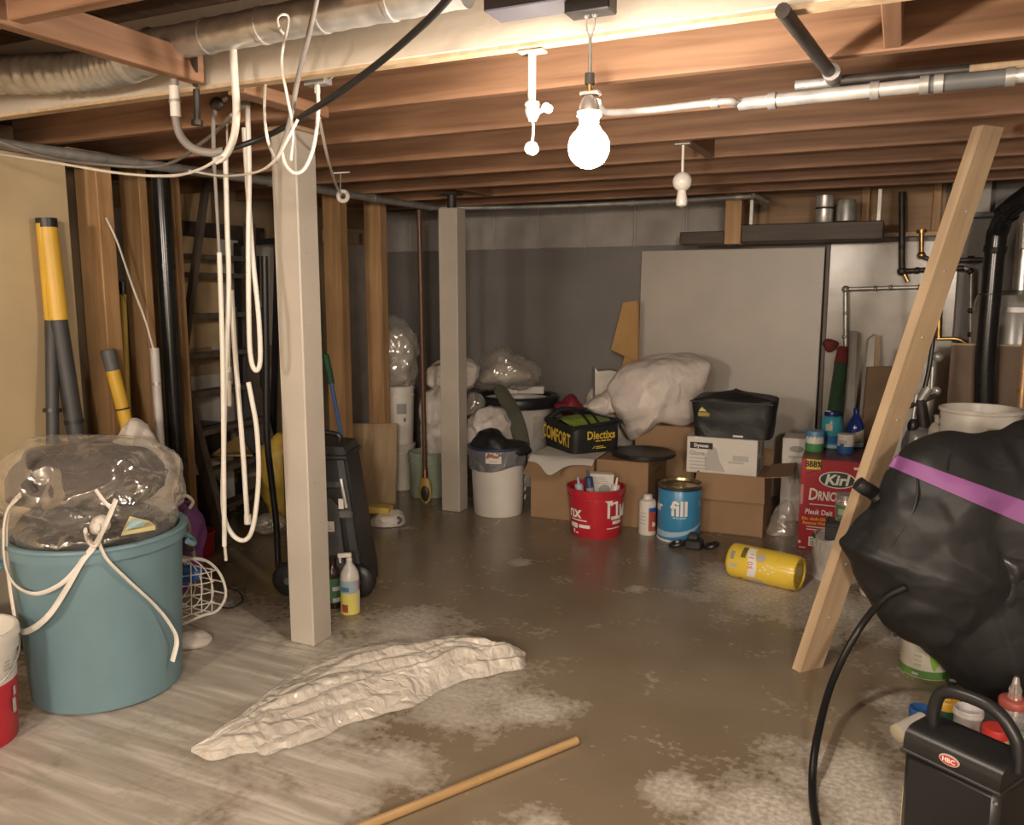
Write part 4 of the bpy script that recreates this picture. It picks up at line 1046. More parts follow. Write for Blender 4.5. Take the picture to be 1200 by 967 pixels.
# beige boxes/panels against the wall behind the bin
t = thing('beige_board', 'beige board leaning on the wallboard behind the teal bin', 'board', onu(18, 740, UP + .12))
wmesh(M().add([onu(-40, 600, UP + .04), onu(22, 612, UP + .04), onu(24, 735, UP + .14), onu(-40, 742, UP + .14)] + [onu(-40, 600, UP + .025), onu(22, 612, UP + .025), onu(24, 735, UP + .12), onu(-40, 742, UP + .12)],
   [(0, 1, 2, 3), (7, 6, 5, 4), (0, 4, 5, 1), (1, 5, 6, 2), (2, 6, 7, 3), (3, 7, 4, 0)]), t).obj('board', plain('beige_board', (0.36, 0.31, 0.24), .7), t, False)
c = onz(33, 752) + Vector((.07, 0, 0))
t = thing('storage_carton', 'grey beige carton standing between wall and teal bin', 'carton', c, math.radians(5))
M().box(-.10, .08, -.06, .05, .10, .52, .004).obj('shell', plain('grey_beige_carton', (0.33, 0.285, 0.23), .75), t, False)
M().box(-.10, .08, -.062, .052, .0, .10, .004).obj('plinth', BLACKP, t, False)
M().box(-.095, .075, -.064, -.06, .36, .365, 0).obj('seam', INKG, t, False)

# things between bin and post
t = thing('wire_basket', 'round white wire basket lying on its side by the teal bin', 'basket', onz(232, 726))
rim = [(212, 657), (235, 655), (252, 665), (262, 682), (264, 700), (254, 716), (236, 722), (214, 732)]
def bk(px, py): return atd(px, py, 3.35)
wmesh(M().tube([bk(*q) for q in rim], .006, 6, 60), t).obj('hoop', CABLEW, t)
wmesh(M().tube([bk(x - 55, y - 2) + FWD * .12 for x, y in rim], .004, 6, 60), t).obj('back_hoop', CABLEW, t)
hp = catmull([bk(*q) for q in rim], 56)
for i in range(0, len(hp), 6):
    wmesh(M().tube([hp[i], hp[i] - RGT * .10 + FWD * .05, hp[i] - RGT * .19 + FWD * .12], .0028, 5, 10), t).obj('rib', CABLEW, t)
for k in (.3, .6, .85):
    wmesh(M().tube([q - RGT * (.19 * k) + FWD * (.12 * k * k) for q in hp[::4]], .0028, 5, 40), t).obj('cross_wire', CABLEW, t)
for y in (672, 684, 696, 708):
    wmesh(M().tube([bk(208, y + 6) + FWD * .02, bk(235, y + 2) + FWD * .015, bk(250, y - 2) + FWD * .01], .0026, 5, 10), t).obj('cross_wire', CABLEW, t)
for x in (222, 234, 246):
    wmesh(M().tube([bk(x, 660 + (x - 222) * .3) + FWD * .015, bk(x + 1, 722 - (x - 222) * .2) + FWD * .015], .0026, 5, 10), t).obj('rib', CABLEW, t)
soft('blue_cloth', 'bright blue cloth lying inside the wire basket', 'cloth', BLUE, pillow([(205, 672), (215, 664), (232, 664), (240, 671), (230, 680), (214, 684), (206, 682)], 3.41, .03, .03, .006, 9, 3, n=40, K=8))
c, r_, h_ = cylat(233, 654, 38, 628)
t = thing('red_pot', 'small red round pot on the floor behind the wire basket', 'pot', c, facing(c))
M().lathe([(r_ * .9, 0), (r_ * .95, .01), (r_, h_ - .01), (r_ * 1.03, h_), (r_ * .93, h_), (r_ * .88, .02)], 32).obj('body', RED, t, ang=50)
M().lathe([(r_ * 1.04, h_ - .012), (r_ * 1.05, h_ - .006), (r_ * 1.04, h_)], 32, capb=False, capt=False).obj('rim', REDLID, t)
pb = soft('purple_bag', 'purple cloth bag with pale straps behind the teal bin', 'bag', PURPLE, pillow([(205, 595), (215, 586), (226, 596), (233, 610), (234, 640), (230, 684), (205, 690), (198, 625)], 3.75, .1, .1, .014, 7, 2))
mm = M().tube([atd(217, 604, 3.64), atd(222, 620, 3.63), atd(220, 632, 3.62), atd(226, 645, 3.62), atd(228, 656, 3.62)], .012, 8, 30, flat=.4)
mm.v = [tuple(Vector(v) - pb.location) for v in mm.v]; mm.obj('strap', WHITED, pb)
mm = M().tube([atd(208, 584, 3.75), atd(218, 581, 3.7), atd(226, 588, 3.72), atd(222, 596, 3.72)], .008, 8, 30)
mm.v = [tuple(Vector(v) - pb.location) for v in mm.v]; mm.obj('cup_rim', WHITED, pb)
mm = M().cyl(atd(222, 634, 3.61), atd(223, 646, 3.61), .014, seg=10)
mm.v = [tuple(Vector(v) - pb.location) for v in mm.v]; mm.obj('buckle', GREYD, pb)
soft('crumpled_wrapper', 'crumpled white wrapper lying on the floor beside the teal bin', 'wrapper', WHITEBAG, pillow([(205, 748), (216, 742), (232, 742), (246, 750), (238, 757), (216, 758), (204, 755)], 3.36, .07, .07, .006, 12, 3, n=50, K=9))
t = thing('saw_blade_disc', 'flat grey disc with a looped wire on the floor', 'disc', onz(264, 706))
M().lathe([(.001, .002), (.035, .002), (.036, .008), (.001, .012)], 20).obj('disc', STEEL, t)
wmesh(M().tube([onz(258, 712, .008), onz(272, 712, .01), onz(284, 704, .03), onz(280, 694, .05), onz(266, 688, .06), onz(258, 682, .03)], .004, 6, 40), t).obj('wire', RUBBER, t)

# ------------------------------------------------------------------ black wheeled case behind the post
p = onz(390, 690)
t = thing('rolling_tool_case', 'tall black plastic tool case on wheels behind the grey post', 'case', p, math.radians(22))
def cs(py): return zat(p, py)
w = .20; hc = cs(520)
m = M()
prof = [(-w, 0.06), (w - .0, 0.02), (w * .98, .10), (w * .55, hc - .03), (w * .50, hc), (-w * .95, hc + .02), (-w, hc - .05)]
m.prism(prof, -.09, .16)
m.obj('shell', BLACKP, t, False)
m = M().prism([(-w * .9, .12), (w * .52, .10), (w * .36, .46), (w * .20, .50), (-w * .9, .50)], -.115, -.085)
m.obj('front_pocket', CHARC, t, False)
m = M().prism([(w * .72, .06), (w * .93, .05), (w * .52, hc - .06), (w * .36, hc - .06)], -.112, -.07); m.obj('side_rail', CHARC, t, False)
M().box(-w * .9, w * .42, -.105, -.08, hc - .20, hc - .165, .004).obj('upper_latch_bar', CHARC, t, False)
M().box(-w * .95, w * .62, -.11, .17, hc - .06, hc - .035, .006).obj('lid_rim', BLACKP, t, False)
M().tube([(-w * .5, .03, hc - .01), (-w * .5, .03, hc + .045), (w * .2, .03, hc + .04), (w * .2, .03, hc - .02)], .014, 8, 30).obj('carry_handle', BLACKP, t)
for x in (w * .80, -w * .92):
    whl_ = M().lathe([(.001, -.14), (.05, -.14), (.075, -.132), (.085, -.12), (.085, -.085), (.07, -.08), (.001, -.08)], 28, c=(x, 0, .086), axis='y')
    whl = whl_.obj('wheel', BLACKP, t, ang=40)
    M().lathe([(.001, -.144), (.018, -.144), (.02, -.138), (.001, -.138)], 16, c=(x, 0, .086), axis='y').obj('wheel_hub', GREYD, whl)
lb = M().box(-.01, .05, -.119, -.114, .335, .385, .0).obj('white_label', WHITED, t, False)
for i in range(3): M().box(-.004, .040 - i * .008, -.1205, -.119, .345 + i * .012, .350 + i * .012).obj('label_print', INKG, lb, False)
M().box(.075, .10, -.119, -.112, hc - .30, hc - .25, 0).obj('white_tag', WHITED, t, False)
M().tube([(.09, -.118, hc - .15), (.10, -.125, hc - .2), (.115, -.125, hc - .29)], .008, 8).obj('chrome_latch', GALV, t)
M().box(.075, .145, -.135, -.11, hc - .345, hc - .305, .008).obj('latch_foot', GREYD, t, False)
# blue handled broom
t = thing('blue_broom_handle', 'blue broom handle with a dark green grip leaning on the black case', 'broom', onz(425, 648))
a, b = atd(382, 418, 4.55), atd(404, 522, 4.36)
wmesh(M().cyl(a.lerp(b, .3), onz(425, 648), .011, seg=12), t).obj('shaft', plain('blue_handle', (0.06, 0.14, 0.34), .4), t, ang=50)
wmesh(M().cyl(a, a.lerp(b, .31), .019, .017, seg=12), t).obj('grip', plain('dark_green_grip', (0.02, 0.09, 0.04), .5), t, ang=50)
wmesh(M().sphere(a, .019, 12, 8), t).obj('grip_end', MATS['dark_green_grip'], t)

# spray bottle and dark bottle by the post
c, r_, h_ = cylat(411, 721, 22.5, 677)
zt = lambda py: zat(c, py)
t = thing('spray_bottle', 'white pump spray bottle with a yellow label beside the grey post', 'bottle', c, facing(c))
M().lathe([(r_ * .85, 0), (r_, .006), (r_, zt(677)), (r_ * .93, zt(671)), (r_ * .6, zt(664)), (r_ * .34, zt(660)), (r_ * .33, zt(657))], 28).obj('body', plain('milky_bottle', (0.62, 0.60, 0.56), .3), t, ang=60)
cpatch(r_ * 1.01, -1.5, 1.5, zt(717), zt(693), 20).obj('yellow_label', PALEYEL, t)
cpatch(r_ * 1.01, -1.5, 1.5, zt(692), zt(678), 20).obj('blue_label', plain('pale_blue_label', (0.33, 0.42, 0.48), .5), t)
cpatch(r_ * 1.025, -1.0, -.1, zt(690), zt(685), 8).obj('blue_swoosh', plain('mid_blue_print', (0.08, 0.20, 0.36), .5), t)
cpatch(r_ * 1.025, -.95, -.25, zt(714), zt(705), 8).obj('red_print', plain('dark_red_print', (0.36, 0.07, 0.05), .5), t)
cpatch(r_ * 1.02, .75, 1.35, zt(712), zt(690), 6).obj('cream_print', plain('cream_print', (0.66, 0.62, 0.40), .5), t)
cpatch(r_ * 1.025, 1.0, 1.35, zt(690), zt(680), 6).obj('red_print', INKR, t)
M().lathe([(.014, zt(661)), (.015, zt(655)), (.010, zt(654)), (.010, zt(651))], 16).obj('collar', WHITEP, t)
M().box(-.052, .012, -.011, .011, zt(653), zt(648), .004).obj('trigger_head', WHITEP, t, False)
M().tube([(-.035, 0, zt(651)), (-.042, 0, zt(655)), (-.040, 0, zt(659))], .005, 8).obj('trigger', WHITEP, t)
c2 = onz(392, 714); c2 = c2 + Vector((c2.x, c2.y, 0)).normalized() * .03
t = thing('dark_bottle', 'dark brown bottle with a green label hidden behind the spray bottle', 'bottle', c2, facing(c2))
M().lathe([(.03, 0), (.033, .006), (.033, .16), (.027, .19), (.016, .205), (.016, .235), (.019, .236), (.019, .25), (.001, .252)], 24).obj('body', plain('dark_brown_bottle', (0.03, 0.016, 0.012), .25), t, ang=50)
cpatch(.0335, -1.4, 1.4, .03, .15, 16).obj('green_label', plain('green_label', (0.05, 0.14, 0.06), .5), t)
for z in (.035, .09): cpatch(.034, -.2, 1.1, z, z + .02, 10).obj('pale_print', INKLG, t)

# ------------------------------------------------------------------ crumpled tarp on the floor
fr_ = [(222, 884), (250, 889), (300, 884), (325, 884), (408, 852), (467, 833), (525, 808), (575, 792), (612, 785), (617, 774)]
bk_ = [(222, 878), (254, 862), (283, 838), (325, 800), (346, 785), (388, 767), (433, 755), (492, 750), (540, 745), (558, 752), (569, 765), (592, 763), (617, 772)]
FR = catmull([onz(x, y) for x, y in fr_], 120); BK = catmull([onz(x, y) for x, y in bk_], 120)
def samp(L_, t_):
    k = t_ * (len(L_) - 1); i = min(int(k), len(L_) - 2); return L_[i].lerp(L_[i + 1], k - i)
def tarp(u, v):
    a, b = samp(FR, u), samp(BK, u); q = a.lerp(b, v + (v - .5) * (.10 * noise.noise(Vector((u * 9, 4 + (v > .5) * 3, 0))) + .06 * noise.noise(Vector((u * 27, 4 + (v > .5) * 3, 0)))))
    env = (math.sin(math.pi * min(1, max(0, v)) ** .8) * .8 + .2 * min(1, 9 * v, 9 * (1 - v))) * min(1, 5 * u + .25, 6 * (1 - u) + .3)
    # long folds that run from the left tip and fan out
    fold = ridg(Vector((u * 1.0, v * 4.2 + u, 3.3))) * .75 + ridg(Vector((u * 1.6 + 4, v * 8.0 + u * 1.5, 8.1))) * .45
    cr = ridg(q * 9) * .35 + ridg(q * 21 + Vector((3, 1, 0))) * .22 + ridg(q * 44) * .1
    vo_ = noise.voronoi(Vector((u * 5.0 + fold * .3, v * 7.0 + u * 2, 1.0)))[0]
    h = env * (.022 + .030 * fold * (.35 + .65 * u) + .014 * cr + .034 * (vo_[1] - vo_[0]) + .040 * math.exp(-((u - .62) / .22) ** 2) * math.sin(math.pi * v) ** 1.3)
    q = q + Vector((noise.noise(q * 7), noise.noise(q * 7 + Vector((5, 5, 5))), 0)) * .03
    q.z = max(.003, h); return tuple(q)
m = M().grid(tarp, 300, 110)
soft('crumpled_tarp', 'crumpled silvery beige plastic drop sheet lying on the concrete floor', 'tarp', TARP, m)

# wooden dowel on the floor
a, b = onz(410, 975, .014), onz(676, 868, .014)
ang = math.atan2(b.y - a.y, b.x - a.x); L = (b - a).length
t = thing('broom_stick', 'bare round wooden stick lying on the floor in the foreground', 'stick', a, ang)
M().cyl((-.05, 0, 0), (L, 0, 0), .014, seg=16).obj('shaft', DOWEL, t, ang=50)
M().cyl((L, 0, 0), (L + .006, 0, 0), .0142, .011, seg=16).obj('end_cap', GREYD, t, ang=50)
M().cyl((L * .52, 0, 0), (L * .522, 0, 0), .0143, seg=16).obj('scuff_ring', PALE, t, ang=50)

# ------------------------------------------------------------------ rear left: buckets, bags, broom
t = thing('leaning_cardboard', 'plain tan cardboard sheet leaning against the wooden studs', 'cardboard', onz(440, 592))
a0, a1 = onz(405, 590), onz(463, 596)
e = (a1 - a0).normalized(); nrm = Vector((-e.y, e.x, 0)) * .12
zt1 = zat(a1 + nrm, 497)
wmesh(M().add([a0, a1, a1 + nrm + Vector((-.04, 0, zt1)), a0 + nrm + Vector((0, 0, zt1 - .02))] + [q + nrm * .12 for q in (a0, a1, a1 + nrm + Vector((-.04, 0, zt1)), a0 + nrm + Vector((0, 0, zt1 - .02)))],
   [(0, 1, 2, 3), (7, 6, 5, 4), (0, 4, 5, 1), (1, 5, 6, 2), (2, 6, 7, 3), (3, 7, 4, 0)]), t).obj('sheet', PLY, t, False)
pk = soft('plastic_pack', 'white printed plastic pack on the floor below the tan cardboard', 'packet', WHITEBAG, pillow([(436, 608), (442, 600), (458, 598), (470, 602), (473, 612), (466, 620), (448, 622), (437, 618)], 5.2, .09, .08, .01, 9, 3, n=60, K=10))
mm = M().tube([atd(466, 606, 5.10), atd(470, 610, 5.11), atd(466, 614, 5.10)], .008, 6)
mm.v = [tuple(Vector(v) - pk.location) for v in mm.v]; mm.obj('blue_print', plain('slate_blue_print', (0.08, 0.11, 0.17), .5), pk)
t = thing('yellow_sponge', 'flat yellow sponge block on top of the white plastic pack', 'sponge', atd(446, 599, 5.20), math.radians(12))
M().box(-.075, .07, -.05, .05, -.008, .035, .006).obj('block', plain('yellow_foam', (0.62, 0.45, 0.10), .8, bmp=.3), t, False)

def bucket(name, label, cat, c, r, h, mat, taper=.86, lip=True, fillz=None, rz=None, extra=0, group=None):
    t = thing(name, label, cat, c, facing(c) if rz is None else rz, group)
    M().lathe([(r * taper * .97, 0), (r * taper, .008), (r * .97, h - .05), (r * .97, h), (r * .92, h), (r * .9, h - .04), (r * taper * .9, .02)], 40).obj('body', mat, t, ang=50)
    if lip:
        M().lathe([(r * .97, h - .075), (r * 1.0, h - .073), (r * 1.0, h - .065), (r * .975, h - .062)], 40, capb=False, capt=False).obj('rib', mat, t, ang=50)
        M().lathe([(r * .965, h - .022), (r * 1.025, h - .02), (r * 1.03, h - .004), (r * .97, h + .002)], 40, capb=False, capt=False).obj('rim', mat, t, ang=50)
    return t
# two stacked buckets at the studs
c, r_, h_ = cylat(464, 586, 38, 530)
c = c + FWD * .26
t = bucket('plastic_bucket', 'lower white bucket beneath the stacked one beside the studs', 'bucket', c, r_, h_, WHITED)
c2 = c.copy(); c2.z = h_ - .01; h2 = zat(c, 452) - c2.z
t = bucket('plastic_bucket', 'white bucket stacked on another one with a clear bag on top', 'bucket', c2, r_ * 1.02, h2, WHITEP)
cpatch(r_ * .99, -.15, .5, h2 * .55, h2 * .72, 8).obj('grey_mark', INKG, t); cpatch(r_ * .97, .3, .45, h2 * .42, h2 * .48, 4).obj('brown_mark', plain('brown_spot', (0.22, 0.12, 0.07), .6), t)
dz = depth(c)
soft('clear_bag', 'upright clear bag of white stuffing on the stacked white bucket', 'plastic bag', CLEAR2, pillow([(446, 392), (455, 376), (470, 378), (484, 390), (489, 410), (485, 440), (476, 452), (450, 453), (440, 430)], dz, .13, .12, .024, 7, 12, ridge=.7, fine=.4))
soft('white_stuffing', 'white stuffing inside the clear bag on the stacked bucket', 'stuffing', plain('grey_white_stuffing', (0.40, 0.37, 0.34), .7, bmp=.3), pillow([(448, 400), (458, 384), (472, 388), (482, 410), (478, 440), (470, 450), (450, 450)], dz, .09, .09, .012, 8, 5))
c, r_, h_ = cylat(502, 585, 46, 533)
t = bucket('plastic_bucket', 'pale green bucket on the floor behind the brown pole', 'bucket', c, r_, h_, PALEGREEN, .94)
soft('white_sack', 'tall white sack standing on the pale green bucket', 'sack', WHITEBAG, pillow([(492, 475), (500, 458), (520, 454), (538, 460), (542, 500), (540, 534), (515, 536), (496, 530), (494, 500)], depth(c) + .05, .13, .12, .015, 7, 15))
t = thing('paddle_pole', 'tall brown wooden pole with a yellow paddle bottom end', 'pole', onz(498, 586) + Vector((0, 0, .0)))
a, b = atd(491, 246, 5.72), atd(498, 550, 5.72)
wmesh(M().cyl(a, b, .0165, seg=12), t).obj('shaft', BROWNPOLE, t, ang=50)
wmesh(M().cyl(b - Vector((0, 0, .0)), b + (b - a).normalized() * .06, .02, seg=12), t).obj('ferrule', COPPER, t, ang=50)
q = b + (b - a).normalized() * .06
wmesh(M().sphere(q - Vector((0, 0, .09)), .05, 16, 12, (1, .5, 2.0)), t).obj('yellow_head', plain('mustard_plastic', (0.42, 0.30, 0.07), .5), t)
wmesh(M().sphere(q - Vector((0, 0, .11)) - FWD * .018, .035, 16, 12, (1, .5, 1.7)), t).obj('dark_pad', DARKSTEEL, t)
# big white bin with black rim
c, r_, h_ = cylat(605, 590, 84, 466)
c = Vector((c.x, c.y, 0)); c = c * (6.45 / depth(c)); r_ = .292
zr = zat(c, 462)
t = thing('round_bin', 'large white bin with a thick black rim against the rear wall', 'bin', c, facing(c))
M().lathe([(r_ * .8, 0), (r_ * .82, .01), (r_ * .96, zr - .03), (r_ * .9, zr - .03), (r_ * .78, .03)], 48).obj('body', WHITEP, t, ang=50)
M().lathe([(r_ * .97, zr - .09), (r_ * 1.12, zr - .085), (r_ * 1.17, zr - .02), (r_ * 1.12, zr), (r_ * .93, zr), (r_ * .9, zr - .04)], 48, capb=False, capt=False).obj('rim', BLACKP, t, ang=50)
cpatch(r_ * .985, .45, .85, zr - .32, zr - .14, 8).obj('hand_grip', WHITED, t)
M().box(-.15, .22, .08, .20, zr - .01, zr + .05, .006).obj('lid_piece', WHITEP, t, False)
dz = depth(c)
soft('clear_bag', 'heap of clear plastic bags on the black rimmed bin', 'plastic bag', CLEAR2, pillow([(556, 442), (564, 426), (576, 411), (592, 410), (612, 422), (626, 428), (632, 440), (624, 450), (600, 453), (575, 455), (558, 453)], dz + .02, .2, .2, .02, 7, 21, ridge=.7, fine=.6, n=100, K=18))
soft('white_stuffing', 'white cloth inside the clear bags on the black rimmed bin', 'cloth', WHITED, pillow([(565, 444), (574, 430), (590, 424), (612, 432), (620, 442), (600, 449), (572, 450)], dz + .02, .14, .14, .015, 7, 24))
soft('white_sack', 'white plastic bundle behind the rear grey post', 'sack', WHITEBAG, pillow([(498, 445), (506, 428), (530, 420), (550, 418), (562, 430), (556, 446), (543, 455), (520, 456), (504, 454)], 6.08, .16, .14, .018, 6, 17))
soft('white_sack', 'crumpled white sack slumped between the rear post and the olive blade', 'sack', WHITEBAG, pillow([(545, 500), (556, 486), (574, 475), (590, 480), (602, 500), (606, 520), (590, 532), (560, 534), (544, 525)], 5.87, .15, .13, .022, 7, 19))
soft('clear_bag', 'small clear bag between the white sack and the big bin', 'plastic bag', CLEAR2, pillow([(546, 478), (550, 462), (562, 462), (568, 474), (560, 484), (548, 486)], 5.99, .07, .07, .010, 9, 29, n=50, K=9))
a, b = atd(583, 452, 6.04), atd(608, 514, 5.715)
t = thing('olive_blade', 'long rounded olive grey blade leaning on the big white bin', 'blade', b)
ax = (b - a).normalized(); sd = (RGT - ax * RGT.dot(ax)).normalized(); up_ = ax.cross(sd)
m = M(); L = (b - a).length * 1.15
def bl(u, v):
    s = v * L; w_ = (.048 + .012 * math.sin(v * 2.6)) * min(1, math.sqrt(max(0, 1 - (1 - min(1, v / .12)) ** 2)) + .05)
    return a + ax * s + sd * (w_ * math.cos(u * 6.2832) + .03 * math.sin(v * 3)) + up_ * (.02 * math.sin(u * 6.2832))
m.grid(lambda u, v: tuple(bl(u, v)), 20, 30, True)
wmesh(m, t).obj('blade', OLIVE, t, ang=60)
# lined bucket
c, r_, h_ = cylat(584, 608, 65, 528)
t = thing('lined_bucket', 'white bucket with a grey bin liner folded over its rim', 'bucket', c, facing(c))
r_ = .19; zl = zat(c - Vector((c.x, c.y, 0)).normalized() * r_, 553)
M().lathe([(r_ * .86, 0), (r_ * .88, .012), (r_ * .97, zl + .06)], 44).obj('body', WHITEP, t, ang=50)
def liner(u, v):
    a_ = u * 6.2832; z = zl + (h_ - zl) * v - (1 - v) * (.025 * math.sin(a_ * 2 + 1) + .018 * math.sin(a_ * 3 + .3))
    k = r_ * (1.0 + .045 * v) + .010 * (1 - v) * noise.noise(Vector((math.cos(a_) * 3, math.sin(a_) * 3, v * 2))) + .006 * noise.noise(Vector((math.cos(a_) * 7, math.sin(a_) * 7, v * 5))) + .006
    return (k * math.cos(a_), k * math.sin(a_), z)
M().grid(liner, 90, 10, True).obj('liner', GREYBAG, t, ang=70)
M().tube([(r_ * 1.05 * math.cos(i / 30 * 6.2832), r_ * 1.05 * math.sin(i / 30 * 6.2832), h_) for i in range(30)], .010, 8, 60, closed=True).obj('rim', plain('navy_rim', (0.03, 0.045, 0.10), .4), t)
M().lathe([(.001, h_ - .05), (r_ * 1.0, h_ - .05)], 40, capb=False, capt=False).obj('liner_inside', GREYBAG, t)
lb = cpatch(r_ * 1.075, -.42, .10, zl + .055, zl + .125, 8).obj('paper_label', PAPER, t)
cpatch(r_ * 1.08, -.36, -.14, zl + .095, zl + .12, 5).obj('orange_print', plain('rust_print', (0.50, 0.13, 0.05), .5), lb)
cpatch(r_ * 1.08, -.16, .02, zl + .090, zl + .106, 5).obj('orange_print', MATS['rust_print'], lb)
cpatch(r_ * 1.08, -.28, -.02, zl + .066, zl + .072, 5).obj('grey_print', INKLG, lb)
for i in range(3): M().tube([(r_ * .98 * math.sin(1.25), -r_ * .98 * math.cos(1.25), .10 + i * .06), (r_ * 1.0 * math.sin(1.32), -r_ * 1.0 * math.cos(1.32), .13 + i * .06)], .006, 6).obj('grey_mark', INKG, t)
dz = depth(c)
soft('black_cloth', 'black cloth bundle stuffed in the lined bucket', 'cloth', BLACKF, pillow([(552, 524), (558, 510), (570, 504), (585, 507), (598, 518), (616, 520), (622, 528), (612, 534), (590, 536), (560, 534)], dz - .02, .16, .15, .012, 8, 8))

# ------------------------------------------------------------------ cardboard boxes
def carton(name, label, cat, pl_, pr_, dep, ptop, mat=CARD, z0=0.0, openings=None, wall=.006, group=None):
    """box from its front bottom corners (pixels), depth in metres and the pixel row of its front right top edge"""
    A, B = onz(*pl_, z0), onz(*pr_, z0)
    ang = math.atan2(B.y - A.y, B.x - A.x); w = (B - A).length; h = zat(B, ptop) - z0
    t = thing(name, label, cat, A, ang, group)
    if openings is None:
        M().box(0, w, 0, dep, 0, h, .003).obj('shell', mat, t, False)
        M().box(0.002, w - .002, dep / 2 - .025, dep / 2 + .025, h, h + .001).obj('tape', plain('brown_tape', (0.26, 0.16, 0.08), .3), t, False)
    else:
        m = M(); m.box(0, w, 0, wall, 0, h); m.box(0, w, dep - wall, dep, 0, h)
        m.box(0, wall, wall, dep - wall, 0, h); m.box(w - wall, w, wall, dep - wall, 0, h); m.box(0, w, 0, dep, 0, wall)
        m.obj('shell', mat, t, False)
        for sidew, angd, length in openings:
            m = M(); th = math.radians(angd)      # angle below/above horizontal, hinged at top edge, opening outwards
            if sidew == 'frontleft':
                y1, z1 = -length * math.cos(th), h + length * math.sin(th)
                vs = [(0, 0, h), (w * .55, 0, h), (w * .55, y1, z1), (-.01, y1, z1)]
            elif sidew == 'front':
                y1, z1 = -length * math.cos(th), h + length * math.sin(th)
                vs = [(0, 0, h), (w, 0, h), (w + .01, y1, z1), (-.01, y1, z1)]
            elif sidew == 'back':
                y1, z1 = dep + length * math.cos(th), h + length * math.sin(th); vs = [(0, dep, h), (w, dep, h), (w, y1, z1), (0, y1, z1)]
            elif sidew == 'right':
                x1, z1 = w + length * math.cos(th), h + length * math.sin(th); vs = [(w, 0, h), (w, dep, h), (x1, dep, z1), (x1, .01, z1)]
            else:
                x1, z1 = -length * math.cos(th), h + length * math.sin(th); vs = [(0, 0, h), (0, dep, h), (x1, dep, z1), (x1, .01, z1)]
            vs = [Vector(q) for q in vs]; nn = (vs[1] - vs[0]).cross(vs[3] - vs[0]).normalized() * .004
            m.add(vs + [q + nn for q in vs], [(0, 1, 2, 3), (7, 6, 5, 4), (0, 4, 5, 1), (1, 5, 6, 2), (2, 6, 7, 3), (3, 7, 4, 0)])
            m.obj('flap', mat, t, False)
    return t, A, B, w, h, ang
# open box under the sports bag
t1, A, B, w1, h1, a1 = carton('cardboard_box', 'open cardboard box under the black and green sports bag', 'box', (622, 606), (695, 614), .42, 540, openings=[('frontleft', -38, .16), ('left', -72, .05)])
c = A + (B - A) * .5
t = thing('paper_sheet', 'white paper sheet under the black and green sports bag', 'paper', A + Vector((0, 0, h1)), a1)
m = M()
for a_, b_ in (((-.02, -.02), (1, 1)),):
    def pg(u, v):
        x = u * (w1 + .005); y = -.06 + v * .44
        droop = max(0, -y) * 1.0 + .10 * math.exp(-((u - .42) / .16) ** 2) * max(0, 1 - v * 5)
        y -= .10 * math.exp(-((u - .42) / .2) ** 2) * max(0, 1 - v * 4)
        return (x, y, .008 - droop * .55 + .006 * noise.noise(Vector((x * 9, y * 9, 0))))
    m.grid(pg, 40, 24)
m.obj('sheet', PAPER, t, ang=70)
# sports bag, turned so that its lettered end and front both show
q0 = onz(672, 533, h1 + .012)
t = thing('sports_bag', 'black sports bag with yellow lettering and lime green contents', 'bag', q0, YAW + math.radians(27))
bw, bd = .37, .40
hb = zat(q0, 500) - q0.z
m = M()
def sb(u, v):
    a_ = u * 6.2832; ca, sa = math.cos(a_), math.sin(a_)
    x_ = bw / 2 * (1 + (abs(ca) ** .25) * (1 if ca > 0 else -1)); y_ = bd / 2 * (1 + (abs(sa) ** .25) * (1 if sa > 0 else -1))
    z_ = hb * v; k_ = 1 + .02 * math.sin(v * 3)
    n_ = noise.noise(Vector((x_ * 6, y_ * 6, z_ * 6))) * .006
    return ((x_ - bw / 2) * k_ + bw / 2 + n_, (y_ - bd / 2) * k_ + bd / 2 + n_, z_ + (v > .9) * n_ * 2)
m.grid(sb, 64, 10, True); m.add([(bw * .03, bd * .03, .002), (bw * .97, bd * .03, .002), (bw * .97, bd * .97, .002), (bw * .03, bd * .97, .002)], [(0, 1, 2, 3)])
m.obj('body', BLACKF, t, True, ang=60)
m = M().grid(lambda u, v: (.015 + u * (bw - .03), .015 + v * (bd - .03), hb - .02 + .055 * math.sin(math.pi * v) * (.6 + .4 * math.sin(u * 3.1)) + .014 * noise.noise(Vector((u * 5, v * 5, 1)))), 34, 24)
m.obj('lime_contents', LIME, t, ang=80)
M().tube([(.0, bd * .9, hb + .01), (.0, .03, hb - .02), (.03, .0, hb - .01), (bw * .5, -.002, hb + .0), (bw - .03, .0, hb + .012), (bw, .03, hb + .01), (bw, bd, hb)], .013, 8, 40).obj('rim_piping', BLACKF, t)
M().tube([(.0, bd * .93, hb - .01), (bw * .3, bd * .95, hb + .05), (bw * .55, bd * .97, hb + .05), (bw * .8, bd * .96, hb + .03), (bw, bd * .95, hb)], .022, 8, 30).obj('back_edge', BLACKF, t)
for x in (.35, .55): M().tube([(bw * x, .0, hb), (bw * (x + .08), bd * .4, hb + .05), (bw * (x + .12), bd * .85, hb + .045)], .008, 6).obj('strap', BLACKF, t)
text('Diectixs', .078, INKY, t, front(bw * .56, hb * .62, -.012), bold=.002, sx=.86)
for i in range(3): M().box(bw * (.44 + .12 * i), bw * (.54 + .12 * i), -.0125, -.0115, hb * .40, hb * .44).obj('small_print', INKY, t, False)
for i in range(2): M().box(bw * .45, bw * (.66 - .05 * i), -.0125, -.0115, hb * (.15 + .06 * i), hb * (.18 + .06 * i)).obj('small_print', INKY, t, False)
M().prism([(bw * .38, hb * .16), (bw * .42, hb * .25), (bw * .435, hb * .25), (bw * .405, hb * .16)], -.012, -.011).obj('emblem', INKY, t, False)
